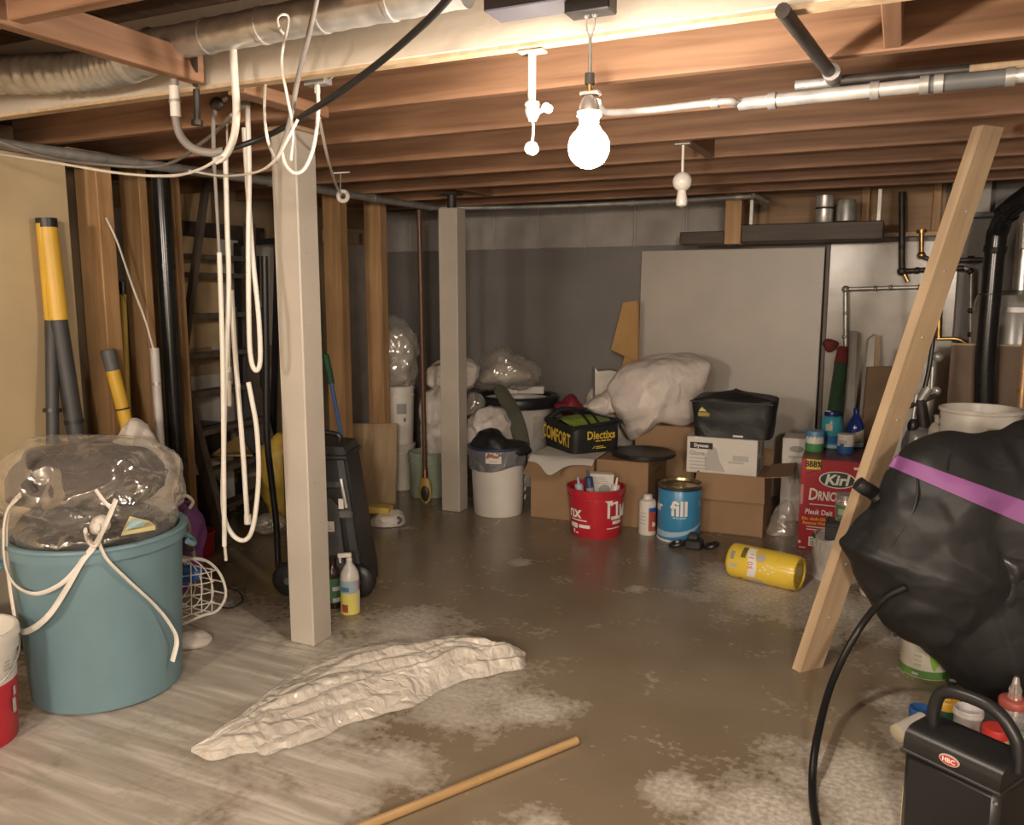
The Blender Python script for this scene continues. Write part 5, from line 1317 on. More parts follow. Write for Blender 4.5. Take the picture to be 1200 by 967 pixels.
text('COMFORT', .125, INKY, t, lambda x_, y_: (-.013, bd * .52 - x_ * .62, hb * .50 + y_ - .05 * x_), bold=.003)
# red item behind bag
soft('red_cloth', 'dark red cloth bundle behind the sports bag', 'cloth', plain('crimson_cloth', (0.22, 0.015, 0.03), .7), pillow([(650, 475), (660, 470), (668, 464), (676, 468), (683, 478), (672, 484), (655, 483)], 5.95, .1, .1, .012, 9, 3, n=50, K=9))
# closed box with black lid, box behind
t2, A, B, w2, h2, a2 = carton('cardboard_box', 'closed brown cardboard box with a round black lid on top', 'box', (698, 613), (758, 620), .50, 543)
M().box(w2, w2 + .0012, .16, .34, h2 * .76, h2 * .80).obj('faded_print', plain('faded_ink', (0.20, 0.115, 0.06), .8), t2, False)
q = Vector((w2 * .74, .22, h2 + .001))
R2 = Matrix.Rotation(a2, 3, 'Z')
t = thing('bucket_lid', 'round black plastic bucket lid lying on the closed cardboard box', 'lid', A + R2 @ q)
M().lathe([(.19, 0), (.205, .006), (.205, .028), (.19, .034), (.17, .030), (.15, .022), (.001, .022)], 48).obj('disc', BLACKP, t, ang=40)
M().lathe([(.206, .010), (.21, .012), (.21, .02), (.206, .022)], 48, capb=False, capt=False).obj('edge_bead', BLACKP, t)
A3 = A + R2 @ Vector((.10, .56, 0))
t3 = thing('cardboard_box', 'tall cardboard box under the crumpled white sheet', 'box', A3, a2)
h3 = zat(A3, 497)
M().box(0, .42, 0, .34, 0, h3, .003).obj('shell', CARD, t3, False)
M().box(0, .42, .15, .19, h3, h3 + .001).obj('tape', MATS['brown_tape'], t3, False)
# crumpled white sheet
d3 = depth(A3) + .12
soft('plastic_sheet', 'large crumpled white plastic sheet heaped on the tall cardboard box', 'plastic sheet', PINKBAG,
     pillow([(722, 452), (735, 430), (760, 418), (790, 414), (815, 416), (832, 425), (832, 440), (822, 462), (818, 480), (800, 492), (770, 497), (752, 508), (744, 510), (735, 500), (724, 492), (716, 475)], d3 - .08, .24, .2, .030, 3.0, 31, ridge=.5, fine=.10, n=170, K=34, crease=.9))
soft('plastic_sheet', 'tail of crumpled white sheet trailing towards the sports bag', 'plastic sheet', PINKBAG,
     pillow([(686, 475), (700, 466), (714, 459), (722, 468), (722, 480), (711, 484), (696, 480)], d3 + .02, .11, .10, .02, 7, 33, n=70, K=12))
t = thing('white_carton', 'small white open carton behind the crumpled white sheet', 'box', atd(711, 470, 6.07), YAW)
mz = zat(t.location, 434) - t.location.z
M().prism([(-.085, -.12), (.10, -.12), (.11, mz - .02), (.02, mz - .0), (-.07, mz - .01), (-.09, mz + .02)], 0, .16).obj('shell', WHITED, t, False)
M().box(-.07, .08, -.004, 0, -.1, .04).obj('orange_side', KRAFT, t, False)
for dx, lab, pts in ((0, 'large torn cardboard piece propped against the white panel', [(716, 410), (730, 355), (747, 352), (747, 424)]), (1, 'narrow cardboard strip behind the torn cardboard piece', [(728, 432), (738, 395), (749, 350), (749, 440)])):
    dd = 6.28 - .05 * (1 - dx)
    P_ = [atd(x, y, dd) for x, y in pts]
    t = thing('cardboard_piece', lab, 'cardboard', P_[0])
    wmesh(M().add(P_ + [q + FWD * .012 for q in P_], [(0, 1, 2, 3), (7, 6, 5, 4), (0, 4, 5, 1), (1, 5, 6, 2), (2, 6, 7, 3), (3, 7, 4, 0)]), t).obj('sheet', KRAFT, t, False)
soft('grey_sack', 'grey sack heap supporting the cardboard pieces against the wall', 'sack', WHITED, pillow([(690, 468), (720, 440), (750, 430), (760, 460), (756, 560), (690, 560)], 6.36, .08, .08, .02, 5, 41, n=60, K=10))

# red bucket of painting things
c, r_, h_ = cylat(698, 633, 62, 576)
rr = 67 * cdepth(c) / (2 * F)
t = thing('red_bucket', 'red plastic bucket with white print full of caulk tubes', 'bucket', c, facing(c))
M().lathe([(rr * .84, 0), (rr * .86, .008), (rr * .96, h_ - .04), (rr * 1.0, h_ - .038), (rr * 1.03, h_), (rr * .96, h_), (rr * .93, h_ - .03), (rr * .8, .03)], 48).obj('body', RED, t, ang=50)
M().lathe([(rr * .955, h_ - .06), (rr * .985, h_ - .058), (rr * .985, h_ - .05), (rr * .96, h_ - .048)], 48, capb=False, capt=False).obj('rib', RED, t)
rz_ = lambda z: rr * (.86 + .10 * z / h_) + .004
k = lambda f: h_ * f
for (a0_, a1_, f0, f1) in ((-1.1, -.35, .36, .385), (-1.15, -.75, .20, .30), (-.68, -.22, .22, .29), (-1.0, -.9, .09, .17), (-.85, -.72, .09, .12), (.58, 1.1, .40, .47), (.66, 1.15, .30, .37), (.42, 1.05, .21, .23)):
    cpatch(rz_(k(f0)), a0_, a1_, k(f0), k(f1), 8, r2=rz_(k(f1))).obj('white_print', INKW, t)
text('nx', .10, INKW, t, around(rz_(k(.56)) + .003, -.86, k(.53)), bold=.003)
text('Пи', .13, INKW, t, around(rz_(k(.60)) + .004, .86, k(.58)), bold=.003)
cpatch(rz_(k(.7)), .25, .62, k(.70), k(.82), 8, r2=rz_(k(.8)), fn=lambda u, v: k(.82) - (1 - v) * u * k(.14)).obj('white_print', INKW, t)
dc = c.copy()
rb_ = t
def item(name, label, cat, dx, dy, z, tilt, build):
    q = c + Matrix.Rotation(facing(c), 3, 'Z') @ Vector((dx, dy, z))
    tt_ = thing(name, label, cat, q, rot=(tilt[0], tilt[1], facing(c))); build(tt_); return tt_
def sachet(tt_):
    M().box(-.075, .075, -.03, .03, -.18, .12, .004).obj('packet', PAPER, tt_, False)
    M().lathe([(.001, -.033), (.034, -.033), (.036, -.031)], 20, c=(.02, 0, .02), axis='y').obj('round_print', INKG, tt_)
    for i in range(4): M().box(-.07, .05 - i * .01, -.0315, -.030, .06 + i * .012, .065 + i * .012).obj('print_line', INKLG, tt_, False)
item('filler_packet', 'white paper packet with grey print standing in the red bucket', 'packet', .03, .05, h_ - .05, (.08, .03), sachet)
def ctube(body, cap):
    def f(tt_):
        M().lathe([(.024, -.2), (.026, -.19), (.026, .09), (.022, .095), (.009, .10), (.006, .14)], 16).obj('barrel', body, tt_, ang=50)
        M().lathe([(.0265, -.02), (.0265, .03)], 16, capb=False, capt=False).obj('band', cap, tt_)
    return f
item('caulk_tube', 'dark blue caulk tube leaning in the red bucket', 'tube', -.035, -.065, h_ - .03, (-.1, -.16), ctube(plain('dark_blue_tube', (0.03, 0.06, 0.14), .4), INKG))
item('caulk_tube', 'white and pale blue caulk tube at the rim of the red bucket', 'tube', -.098, -.04, h_ - .08, (-.06, -.12), ctube(plain('pale_blue_tube', (0.42, 0.50, 0.56), .4), INKBL))
item('caulk_tube', 'white caulk tube leaning right in the red bucket', 'tube', .105, -.04, h_ - .08, (-.1, .16), ctube(WHITEP, INKLG))
M().box(-.02, .11, .098, .104, h_ - .05, h_ + .04, .002).obj('red_divider', RED, t, False)

# spray can
c, r_, h_ = cylat(758, 628, 20.5, 588)
z = lambda py: zat(c, py)
t = thing('spray_can', 'white aerosol can with a red and blue label beside the blue can', 'can', c, facing(c))
M().lathe([(r_ * .95, 0), (r_, .004), (r_, z(590)), (r_ * .92, z(586)), (r_ * .55, z(584)), (r_ * .52, z(580)), (r_ * .4, z(579))], 28).obj('body', WHITEP, t, ang=50)
cpatch(r_ * 1.012, .15, 1.35, z(620), z(598), 10).obj('red_label', plain('brick_red_label', (0.42, 0.08, 0.05), .5), t)
cpatch(r_ * 1.014, .15, 1.35, z(598), z(593), 10).obj('blue_label', INKBL, t)
M().lathe([(.001, -.002), (.016, -.002), (.016, 0)], 16, c=(r_ * .62, -r_ * .80, z(612)), axis='y').obj('round_print', INKLG, t)
for i in range(4): cpatch(r_ * 1.012, -.9, -.1 - .05 * i, z(600 + i * 4), z(598.8 + i * 4), 5).obj('print_line', INKLG, t)
# big blue can
c, r_, h_ = cylat(795, 637, 51, 571)
z = lambda py: zat(c - Vector((c.x, c.y, 0)).normalized() * r_, py)
t = thing('filler_can', 'large blue tin can lettered fill with an open gold rim', 'can', c, facing(c))
M().lathe([(r_ * .98, 0), (r_, .004), (r_, h_ - .012), (r_ * .99, h_ - .01), (r_ * .93, h_ - .01)], 56, capt=False).obj('body', BLUECAN, t, ang=50)
M().lathe([(r_ * 1.0, h_ - .016), (r_ * 1.03, h_ - .012), (r_ * 1.03, h_), (r_ * .97, h_), (r_ * .94, h_ - .016), (.001, h_ - .02)], 56, capb=False, capt=False).obj('rim', GOLD, t, ang=50)
M().lathe([(r_ * 1.005, h_ - .03), (r_ * 1.01, h_ - .016)], 56, capb=False, capt=False).obj('dark_band', plain('navy_band', (0.02, 0.035, 0.06), .4), t)
M().lathe([(r_ * .99, -.0005), (r_ * 1.02, .001), (r_ * 1.02, .010), (r_ * .99, .012)], 56, capb=False, capt=False).obj('base_rim', INKW, t)
text('fill', .125, INKW, t, around(r_ * 1.0 + .004, .0, h_ * .60), bold=.004, sx=.92)
for i in range(4): cpatch(r_ * 1.006, -.30 + i * .16, -.18 + i * .16, h_ * .435, h_ * .46, 4).obj('small_print', INKSB, t)
text('ur', .085, INKW, t, around(r_ * 1.0 + .004, -1.12, h_ * .61), bold=.002)
text('EL', .05, INKSB, t, around(r_ * 1.0 + .004, 1.1, h_ * .68))
cpatch(r_ * 1.006, -1.6, 1.6, 0, 0, 40, 2, fn=lambda u, v: h_ * (.08 + .10 * v * (1.3 - u) + .52 * max(0, u - .25) ** 1.9)).obj('swoosh_print', INKSB, t)
# small black gadget on the floor
t = thing('black_gadget', 'small black plastic gadget with round ends on the floor by the blue can', 'gadget', onz(811, 643))
for x, yy, rr_ in ((-.09, 0, .038), (.10, .05, .035)):
    M().tube([(x + rr_ * math.cos(i * .785), yy + rr_ * math.sin(i * .785), .018 + .012 * math.cos(i * .785)) for i in range(8)], .014, 8, 24, closed=True).obj('ring', BLACKP, t)
M().box(-.04, .06, -.03, .05, 0, .06, .01).obj('block', BLACKP, t, False)
M().box(-.03, .03, -.005, .06, .05, .085, .008).obj('cap', CHARC, t, False)
M().sphere((-.085, -.01, .03), .014, 10, 7).obj('pin', STEEL, t)

# yellow canister lying down
a, b = onz(862, 677), onz(918, 688)
fa, fb = atd(866, 659, depth(a) + .08), atd(924, 664, depth(b) + .07)
r_ = .090
ax = RGT * math.cos(.70) - FWD * math.sin(.70)
L = .37
mid = onz(891, 686); nrm = Vector((-ax.y, ax.x, 0))
t = thing('wipes_canister', 'yellow cylindrical canister lying on its side on the dusty floor', 'canister', mid + nrm * r_ * .5 + Vector((0, 0, r_)), math.atan2(ax.y, ax.x))
M().lathe([(.001, -L / 2), (r_ * .8, -L / 2), (r_ * .97, -L / 2 + .012), (r_, -L / 2 + .03), (r_, L / 2 - .035), (r_ * .98, L / 2 - .03), (r_ * .98, L / 2 - .012), (r_ * .92, L / 2), (r_ * .80, L / 2), (r_ * .76, L / 2 - .012), (r_ * .55, L / 2 - .014), (r_ * .5, L / 2 - .006), (.001, L / 2 - .006)], 48, axis='x').obj('body', YELC, t, ang=50)
def can(x0, x1, a0, a1, mat, name='print', off=1.006, fn=None):
    m = M(); m.grid(lambda u, v: ((x0 + (x1 - x0) * u) + (fn(v) if fn else 0), -r_ * off * math.cos(a0 + (a1 - a0) * v), r_ * off * math.sin(a0 + (a1 - a0) * v)), 6, 16)
    m.obj(name, mat, t)
can(-L * .17, -L * .05, -.5, 1.35, INKW, 'white_print', fn=lambda v: .012 * math.sin(v * 5))
can(-L * .27, -L * .20, .55, 1.3, plain('olive_ink', (0.16, 0.13, 0.03), .5), 'dark_print')
can(-L * .42, -L * .36, .35, .85, INKG, 'grey_print'); can(-L * .43, -L * .30, .0, .12, INKLG, 'grey_print'); can(-L * .43, -L * .30, -.1, -.03, INKLG, 'grey_print')
can(-L * .14, L * .10, -1.1, -.65, INKLG, 'grey_print', fn=lambda v: -.02 * v); can(-L * .30, -L * .24, -1.0, -.75, plain('rust_ink', (0.40, 0.13, 0.03), .5), 'rust_print')
for i, (x, a_) in enumerate(((.02, .0), (.09, .1), (.14, -.1), (.12, .35), (.18, .3), (.2, .05), (.06, .2))): can(L * x, L * x + .012, a_, a_ + .09, INKW, 'white_speck')
m = M(); m.grid(lambda u, v: (L * .02 + .024 * v * math.cos(u * 6.2832), -r_ * 1.008 * math.cos(.75 + .26 * v * math.sin(u * 6.2832)), r_ * 1.008 * math.sin(.75 + .26 * v * math.sin(u * 6.2832))), 20, 2); m.obj('round_print', INKLG, t)
for i, ch in enumerate(('11', '05')):
    text(ch, .04, INKR, t, (lambda s_: lambda x_, y_: (-L * .115 + s_ * 0 + y_ * .9, -r_ * 1.012 * math.cos(.75 - .55 * s_ - x_ / r_), r_ * 1.012 * math.sin(.75 - .55 * s_ - x_ / r_)))(i))

# open box with glove carton and black cooler bag
t4, A, B, w4, h4, a4 = carton('cardboard_box', 'open cardboard box under the white printed carton', 'box', (814, 622), (893, 631), .44, 560, openings=[('front', -72, .16), ('right', 8, .15), ('back', 75, .10)])
R4 = Matrix.Rotation(a4, 3, 'Z')
q = A + R4 @ Vector((-.075, .05, h4 - .015)); hg = zat(B, 519) - q.z
M().box(.004, w4 - .004, .07, .43, h4 - .03, h4 - .012).obj('inner_flap', CARDIN, t4, False)
t = thing('glove_carton', 'white printed glove carton between the open box and black bag', 'carton', q, a4)
wg = w4 + .02
M().box(0, wg, 0, .36, 0, hg, .003).obj('shell', CARTON, t, False)
lb = M().box(.02, .16, -.0015, 0, hg - .075, hg - .035).obj('black_strip', INKB, t, False)
text('Dynoss', .03, INKW, lb, front(.09, hg - .055, -.0025), bold=.001)
text('Glove', .04, INKG, t, front(.065, hg - .105, -.0015), bold=.001)
for i in range(4): M().box(.02, .13 - .015 * (i % 2), -.0015, 0, hg - .14 - i * .022, hg - .132 - i * .022).obj('print_line', INKLG, t, False)
M().prism([(wg * x_, z_) for x_, z_ in ((.27, .02), (.26, hg - .13), (.31, hg - .075), (.37, hg - .055), (.43, hg - .07), (.47, hg - .14), (.56, .02))], -.0015, 0).obj('grey_silhouette', INKLG, t, False)
M().box(wg * .66, wg * .88, -.0015, 0, hg * .40, hg * .55).obj('grey_print', INKLG, t, False)
M().box(wg * .60, wg * .82, -.0015, 0, hg * .33, hg * .38).obj('grey_print', INKLG, t, False)
m = M(); m.box(wg, wg + .0015, .03, .11, hg - .09, hg - .02); m.obj('grey_print', INKG, t, False)
m = M(); m.box(wg, wg + .0015, .05, .16, .03, hg - .13); m.obj('grey_print', INKLG, t, False)
m = M(); m.box(wg, wg + .0022, .05, .12, .02, .10); m.obj('blue_print', INKBL, t, False)
m = M(); m.box(wg, wg + .0015, .22, .30, hg - .14, hg - .05); m.obj('olive_print', plain('olive_print', (0.22, 0.18, 0.06), .5), t, False)
m = M(); m.box(wg, wg + .0015, .18, .31, .02, .08); m.obj('yellow_print', plain('dull_yellow_print', (0.5, 0.42, 0.18), .5), t, False)
# black cooler bag
zt_ = q.z + hg
q2 = A + R4 @ Vector((-.065, .06, zt_))
t = thing('cooler_bag', 'slumped black zip bag with a small yellow badge on the glove carton', 'bag', q2, a4)
wb = wg + .07; hb = zat(q2, 468) - zt_
m = M()
def cb(u, v):
    a_ = u * 6.2832; sx_ = abs(math.cos(a_)) ** .28 * (1 if math.cos(a_) > 0 else -1); sy_ = abs(math.sin(a_)) ** .28 * (1 if math.sin(a_) > 0 else -1)
    v2 = min(1, v / .72); z_ = hb * min(v2, 1)
    tp = 1.0 if v < .72 else max(0, 1 - (v - .72) / .28)
    if v >= .72: z_ = hb + (hb * .28) * (1 - tp ** 1.5) * (1.0 - .35 * abs(sx_))
    k_ = (.94 + .06 * v2) * tp
    x_ = wb / 2 + (wb / 2) * sx_ * k_; y_ = .17 + .17 * sy_ * k_
    q_ = Vector((x_, y_, z_)); dsp = noise.noise(q_ * 7) * .012 + ridg(q_ * 9) * .006
    return (x_ + dsp, y_ - dsp, max(0, z_ + (dsp * 1.2 if v > .05 else 0)))
m.grid(cb, 80, 30, True)
m.obj('body', BLACKF, t, ang=60)
M().tube([(.0, .0, hb * .96), (wb * .5, -.012, hb * .98), (wb, .0, hb * .96)], .006, 6).obj('seam', BLACKP, t)
M().prism([(.075, hb * .82), (.055, hb * .70), (.105, hb * .70)], -.012, .004).obj('badge_top', INKW if False else plain('pale_gold', (0.55, 0.48, 0.18), .5), t, False)
M().box(.05, .125, -.012, .004, hb * .55, hb * .68, .006).obj('badge', plain('dull_gold_patch', (0.34, 0.26, 0.06), .5), t, False)
M().box(.27, .33, -.012, .004, hb * .055, hb * .10).obj('white_tag', INKW, t, False)
# small white carton behind
q3 = A + R4 @ Vector((w4 + .05, .48, 0)); zc0 = zat(q3, 585)
t = thing('white_carton', 'white carton with grey print right of the glove carton', 'carton', Vector((q3.x, q3.y, 0)), a4)
hz = zat(q3, 513)
M().box(0, .19, 0, .22, 0, hz, .003).obj('shell', CARTON, t, False)
ellipse(M(), .09, hz - .07, .045, .022, -.0015, 0).obj('grey_oval', INKG, t, False)
for i in range(4): M().prism([(.05 + i * .03, hz - .30), (.045 + i * .03, hz - .17), (.06 + i * .032, hz - .15), (.062 + i * .03, hz - .30)], -.0015, 0).obj('grey_print', INKLG, t, False)
M().box(.04, .17, -.0015, 0, hz - .13, hz - .115).obj('print_line', INKLG, t, False)
soft('plastic_scrap', 'crumpled white plastic on the floor beside the red carton', 'plastic', CLEAR2, pillow([(896, 630), (905, 612), (915, 594), (924, 588), (929, 600), (929, 628), (916, 633)], 5.0, .08, .08, .014, 8, 44, ridge=.7))

# ------------------------------------------------------------------ red carton and jars
A, B = onz(934, 643), onz(1013, 652)
ang = math.atan2(B.y - A.y, B.x - A.x); w = (B - A).length; h = zat(A, 537); dp = .42
t = thing('red_carton', 'tall red printed carton with a black oval brand badge', 'carton', A, ang)
M().box(0, w, 0, dp, 0, h, .003).obj('shell', REDBOX, t, False)
M().box(.0, w, 0.0, dp, h, h + .002).obj('top_face', plain('dark_red_top', (0.17, 0.03, 0.03), .35), t, False)
fy = -.0015
sx = w / 79.0; X = lambda px: (px - 934) * sx; Z = lambda py: h - (py - 537 - (0)) * h / 106.0
lb = M().box(X(940), X(957), fy, 0, Z(549), Z(537.5)).obj('yellow_patch', INKY, t, False)
text('BBB%', .048, INKB, lb, front(X(948.5), Z(543), fy - .001), bold=.002, sx=.8)
M().prism([(X(940), Z(554)), (X(959), Z(546.5)), (X(959), Z(547.5)), (X(940), Z(555))], fy, 0).obj('dark_stroke', INKB, t, False)
ellipse(M(), X(977), Z(559), 21.5 * sx, 9.6 * h / 106, fy, 0).obj('oval_border', INKW, t, False)
lb = ellipse(M(), X(977), Z(559), 20 * sx, 8.5 * h / 106, fy - .001, fy).obj('oval_badge', INKDG, t, False)
text('Kirl', .082, INKW, lb, front(X(976), Z(559.5), fy - .002), bold=.003, shear=.18, sx=1.05)
text('D', .098, INKW, t, front(X(949.5), Z(578), fy - .001), bold=.002, shear=.1, sx=.72)
text('RNICEX', .074, INKW, t, front(X(970.5), Z(579), fy - .001), bold=.002, shear=.1, sx=.54)
M().box(X(946), X(984), fy, 0, Z(589.5), Z(588.6)).obj('rule', INKW, t, False)
text('Pleuk Dait', .042, INKW, t, front(X(957), Z(598), fy - .001), bold=.001, shear=.12, sx=.85)
text('Rin. ukult-Gilus Yeny', .026, INKO, t, front(X(959.5), Z(606), fy - .001), bold=.001, sx=.9)
text('Ramous Weluker', .026, INKO, t, front(X(957), Z(611), fy - .001), bold=.001, sx=.9)
for i, L in enumerate((26, 15)): M().box(X(944), X(944 + L), fy, 0, Z(616 + i * 3), Z(615 + i * 3)).obj('print_line', INKW, t, False)
lb = M().box(X(947), X(955), fy, 0, Z(638), Z(627)).obj('barcode', INKW, t, False)
for i in range(3): M().box(X(948.6), X(953.4), fy - .001, fy, Z(636.5 - i * 3), Z(635 - i * 3)).obj('barcode_bar', INKG, lb, False)
M().box(X(995), X(1009), fy, 0, Z(546), Z(543)).obj('print_line', INKW, t, False)
M().box(X(934.6), X(938), fy, 0, Z(590), Z(567)).obj('side_print', plain('pinkish_print', (0.50, 0.25, 0.22), .5), t, False)
M().box(X(936), X(944), fy, 0, Z(641), Z(640)).obj('print_line', INKW, t, False)
ellipse(M(), X(982), Z(616), 4.2 * sx, 4.2 * h / 106, fy, 0).obj('round_print', INKSB, t, False)
M().lathe([(.001, fy - .002), (.008, fy - .002), (.008, fy)], 14, c=(X(936.5), 0, Z(634)), axis='y').obj('round_print', INKW, t)
R_ = Matrix.Rotation(ang, 3, 'Z')
def ontop(px, py): return onz(px, py, h + .002)
c, r_, hh = cylat(954, 530, 21, 506, h + .002)
t = thing('spackle_tub', 'short tub with blue lid, white middle and green base on red carton', 'tub', c, facing(c))
M().lathe([(r_ * .97, 0), (r_, .004), (r_, hh * .40)], 28).obj('green_base', GREEN, t, ang=50)
M().lathe([(r_, hh * .40), (r_, hh * .66)], 28, capb=False).obj('white_middle', WHITEP, t, ang=50)
M().lathe([(r_ * 1.02, hh * .66), (r_ * 1.02, hh * .97), (r_ * .98, hh)], 28).obj('lid', plain('dusty_blue', (0.10, 0.25, 0.38), .4), t, ang=50)
for i in range(5): cpatch(r_ * 1.03, -1 + i * .42, -.7 + i * .42, hh * .60, hh * .74, 5).obj('white_cloud', WHITEP, t)
c, r_, hh = cylat(973.5, 527, 24, 487, h + .002)
t = thing('detergent_jar', 'tall cyan jar with a navy lid standing on the red carton', 'jar', c, facing(c))
M().lathe([(r_ * .8, 0), (r_ * .88, .006), (r_ * .9, hh * .3), (r_ * 1.02, hh * .5), (r_ * 1.03, hh * .75), (r_ * .9, hh * .9), (r_ * .72, hh * .97)], 32).obj('body', CYAN, t, ang=60)
M().lathe([(r_ * .76, hh * .93), (r_ * .78, hh * 1.04), (r_ * .74, hh * 1.08), (r_ * .1, hh * 1.085)], 32).obj('lid', NAVYGL, t, ang=50)
m = cpatch(r_ * 1.05, -.55, .05, hh * .55, hh * .74, 14, 6); m.obj('oval_label', plain('pale_oval', (0.55, 0.52, 0.35), .5), t)
cpatch(r_ * .93, -.5, 1.0, hh * .18, hh * .40, 12, r2=r_ * .99).obj('blue_print', plain('deep_blue_print', (0.03, 0.14, 0.34), .4), t)
cpatch(r_ * .92, -.8, 1.0, hh * .04, hh * .13, 12).obj('white_print', INKSB, t)
c, r_, hh = cylat(1001, 526, 20, 498, h + .002)
c = c + Vector((c.x, c.y, 0)).normalized() * .01
t = thing('cleaner_bottle', 'cobalt blue bottle with a narrow neck standing on the red carton', 'bottle', c, facing(c))
M().lathe([(r_ * .95, 0), (r_, .006), (r_ * 1.0, hh * .8), (r_ * .9, hh * 1.0), (r_ * .5, hh * 1.25), (r_ * .3, hh * 1.40), (r_ * .28, hh * 1.45)], 28).obj('body', NAVYGL, t, ang=60)
M().lathe([(r_ * .34, hh * 1.43), (r_ * .34, hh * 1.62), (r_ * .25, hh * 1.65)], 16).obj('cap', NAVYGL, t, ang=50)
cpatch(r_ * 1.02, -.6, 1.3, hh * .28, hh * .78, 14, 2, fn=lambda u, v: hh * (.28 + v * (.30 + .25 * u))).obj('tan_label', plain('tan_label', (0.42, 0.35, 0.26), .5), t)
cpatch(r_ * 1.02, -1.2, 1.3, hh * .05, hh * .25, 14).obj('grey_label', INKSB, t)
c, r_, hh = cylat(990.5, 532, 19, 510, h + .002)
t = thing('plaster_tub', 'small white tub with a blue base on the red carton', 'tub', c, facing(c))
M().lathe([(r_ * .96, 0), (r_ * .98, .004), (r_, hh * .38)], 28).obj('blue_base', BLUE, t, ang=50)
M().lathe([(r_, hh * .38), (r_, hh * .9), (r_ * .97, hh * .91), (r_ * 1.04, hh * .92), (r_ * 1.04, hh), (r_ * .95, hh * 1.01)], 28, capb=False).obj('white_top', WHITEP, t, ang=50)
cpatch(r_ * 1.015, -.9, .1, hh * .45, hh * .7, 8).obj('grey_print', INKLG, t)
cpatch(r_ * 1.02, -.7, -.2, hh * .34, hh * .52, 8).obj('blue_print', BLUE, t)

# jar, black block, wrapped bucket in front of the carton
c, r_, hh = cylat(979, 684, 50, 636)
r_ = 52 * cdepth(c) / (2 * F)
t = thing('wrapped_bucket', 'white bucket wrapped in a crumpled plastic bag before the red carton', 'bucket', c, facing(c))
m = M()
def wb_(u, v):
    a_ = u * 6.2832; k_ = r_ * (.93 + .05 * v) + .008 * ridg(Vector((math.cos(a_) * 4, math.sin(a_) * 4, v * 5))) + .005
    return (k_ * math.cos(a_), k_ * math.sin(a_), v * hh * (1 + .06 * math.sin(a_ * 3)))
M().lathe([(r_ * .9, 0), (r_ * .92, .01), (r_ * .96, hh * .97), (r_ * .001, hh * .98)], 40).obj('body', WHITEP, t, ang=50)
m.grid(wb_, 90, 16, True).obj('wrapping', plain('white_wrap', (0.60, 0.56, 0.51), .35, bmp=.3, bscale=14), t, ang=70)
M().lathe([(r_ * .93, .002), (r_ * .985, .004), (r_ * .985, .016), (r_ * .95, .018)], 40, capb=False, capt=False).obj('base_ring', GREYD, t)
zt_ = hh * .98
t2 = thing('black_block', 'small black box resting on the wrapped white bucket', 'box', c + Vector((-.01, -.0, zt_)), facing(c))
M().box(-.055, .07, -.08, .05, 0, .095, .006).obj('shell', CHARC, t2, False)
M().box(-.057, .072, -.082, .052, .070, .078, .0).obj('lid_seam', BLACKP, t2, False)
t2 = thing('clear_jar', 'clear jar with a green label standing on the black block', 'jar', c + Vector((.03, .0, zt_ + .095)), facing(c))
M().lathe([(.045, 0), (.052, .006), (.052, .10), (.046, .112), (.046, .12)], 28).obj('glass', GLASSY, t2, ang=50)
M().lathe([(.05, .118), (.05, .142), (.046, .145)], 28).obj('lid', plain('silver_lid', (0.5, 0.5, 0.48), .3, .6), t2, ang=50)
cpatch(.0528, -1.1, .6, .025, .09, 12).obj('green_label', plain('green_oval_label', (0.10, 0.26, 0.09), .5), t2)
cpatch(.0534, -.8, .2, .04, .07, 8).obj('pale_print', INKLG, t2)
# small white bucket with leaf
c, r_, hh = cylat(1026, 703, 40, 668)
t = bucket('plastic_bucket', 'small white bucket with a green leaf mark beside the leaning board', 'bucket', c, r_, hh, WHITEP, .9, lip=False)
for s in (-1, 1):
    cpatch(r_ * .955, -.02 + s * .11 - .09, -.02 + s * .11 + .09, hh * .40, hh * .52, 6, 2, fn=lambda u, v: hh * (.44 + (v - .5) * .16 * math.sin(math.pi * u) + .03 * s * u)).obj('leaf_print', plain('dark_leaf', (0.02, 0.13, 0.06), .5), t)

# ------------------------------------------------------------------ leaning board and things behind it
f0 = onz(946, 783); tp = onz(1158, 150, JB - .005)
ax = (tp - f0).normalized(); L = (tp - f0).length
# wide face looks towards the viewer's left front
view = Vector((f0.x, f0.y, 0)).normalized()
wd = (RGT - ax * RGT.dot(ax)).normalized(); th = ax.cross(wd)
if th.dot(view) < 0: th = -th
rot_ = 0.45
wd2 = wd * math.cos(rot_) + th * math.sin(rot_); th2 = th * math.cos(rot_) - wd * math.sin(rot_)
t = thing('leaning_plank', 'pale wooden two-by-four leaning from the floor up to the joists', 'plank', f0)
mm = M(); WB, TB = .112, .045
vs = [q + wd2 * (i * WB / 2) + th2 * (j * TB / 2) for q in (f0, tp) for i, j in ((-1, -1), (1, -1), (1, 1), (-1, 1))]
for i in range(4): vs[i] = Vector((vs[i].x - ax.x * (vs[i].z / ax.z), vs[i].y - ax.y * (vs[i].z / ax.z), 0.001))
for i in range(4, 8):
    s_ = (JB - .002 - vs[i].z) / ax.z; vs[i] = vs[i] + ax * s_
mm.add(vs, [(3, 2, 1, 0), (4, 5, 6, 7)] + [(i, (i + 1) % 4, (i + 1) % 4 + 4, i + 4) for i in range(4)])
# put the mesh in a frame whose z axis follows the plank so that the grain runs along it
Rm = Matrix((wd2, th2, ax)).transposed()
t.rotation_euler = Rm.to_euler()
wmesh(mm, t).obj('board', PALE, t, False)
for k in (.10, .2, .33, .47, .62, .74, .85):
    M().sphere((.012 * math.sin(k * 30), -TB / 2 - .001, L * k), .006, 10, 6, (1, .5, 1)).obj('nail_head', GALV, t)

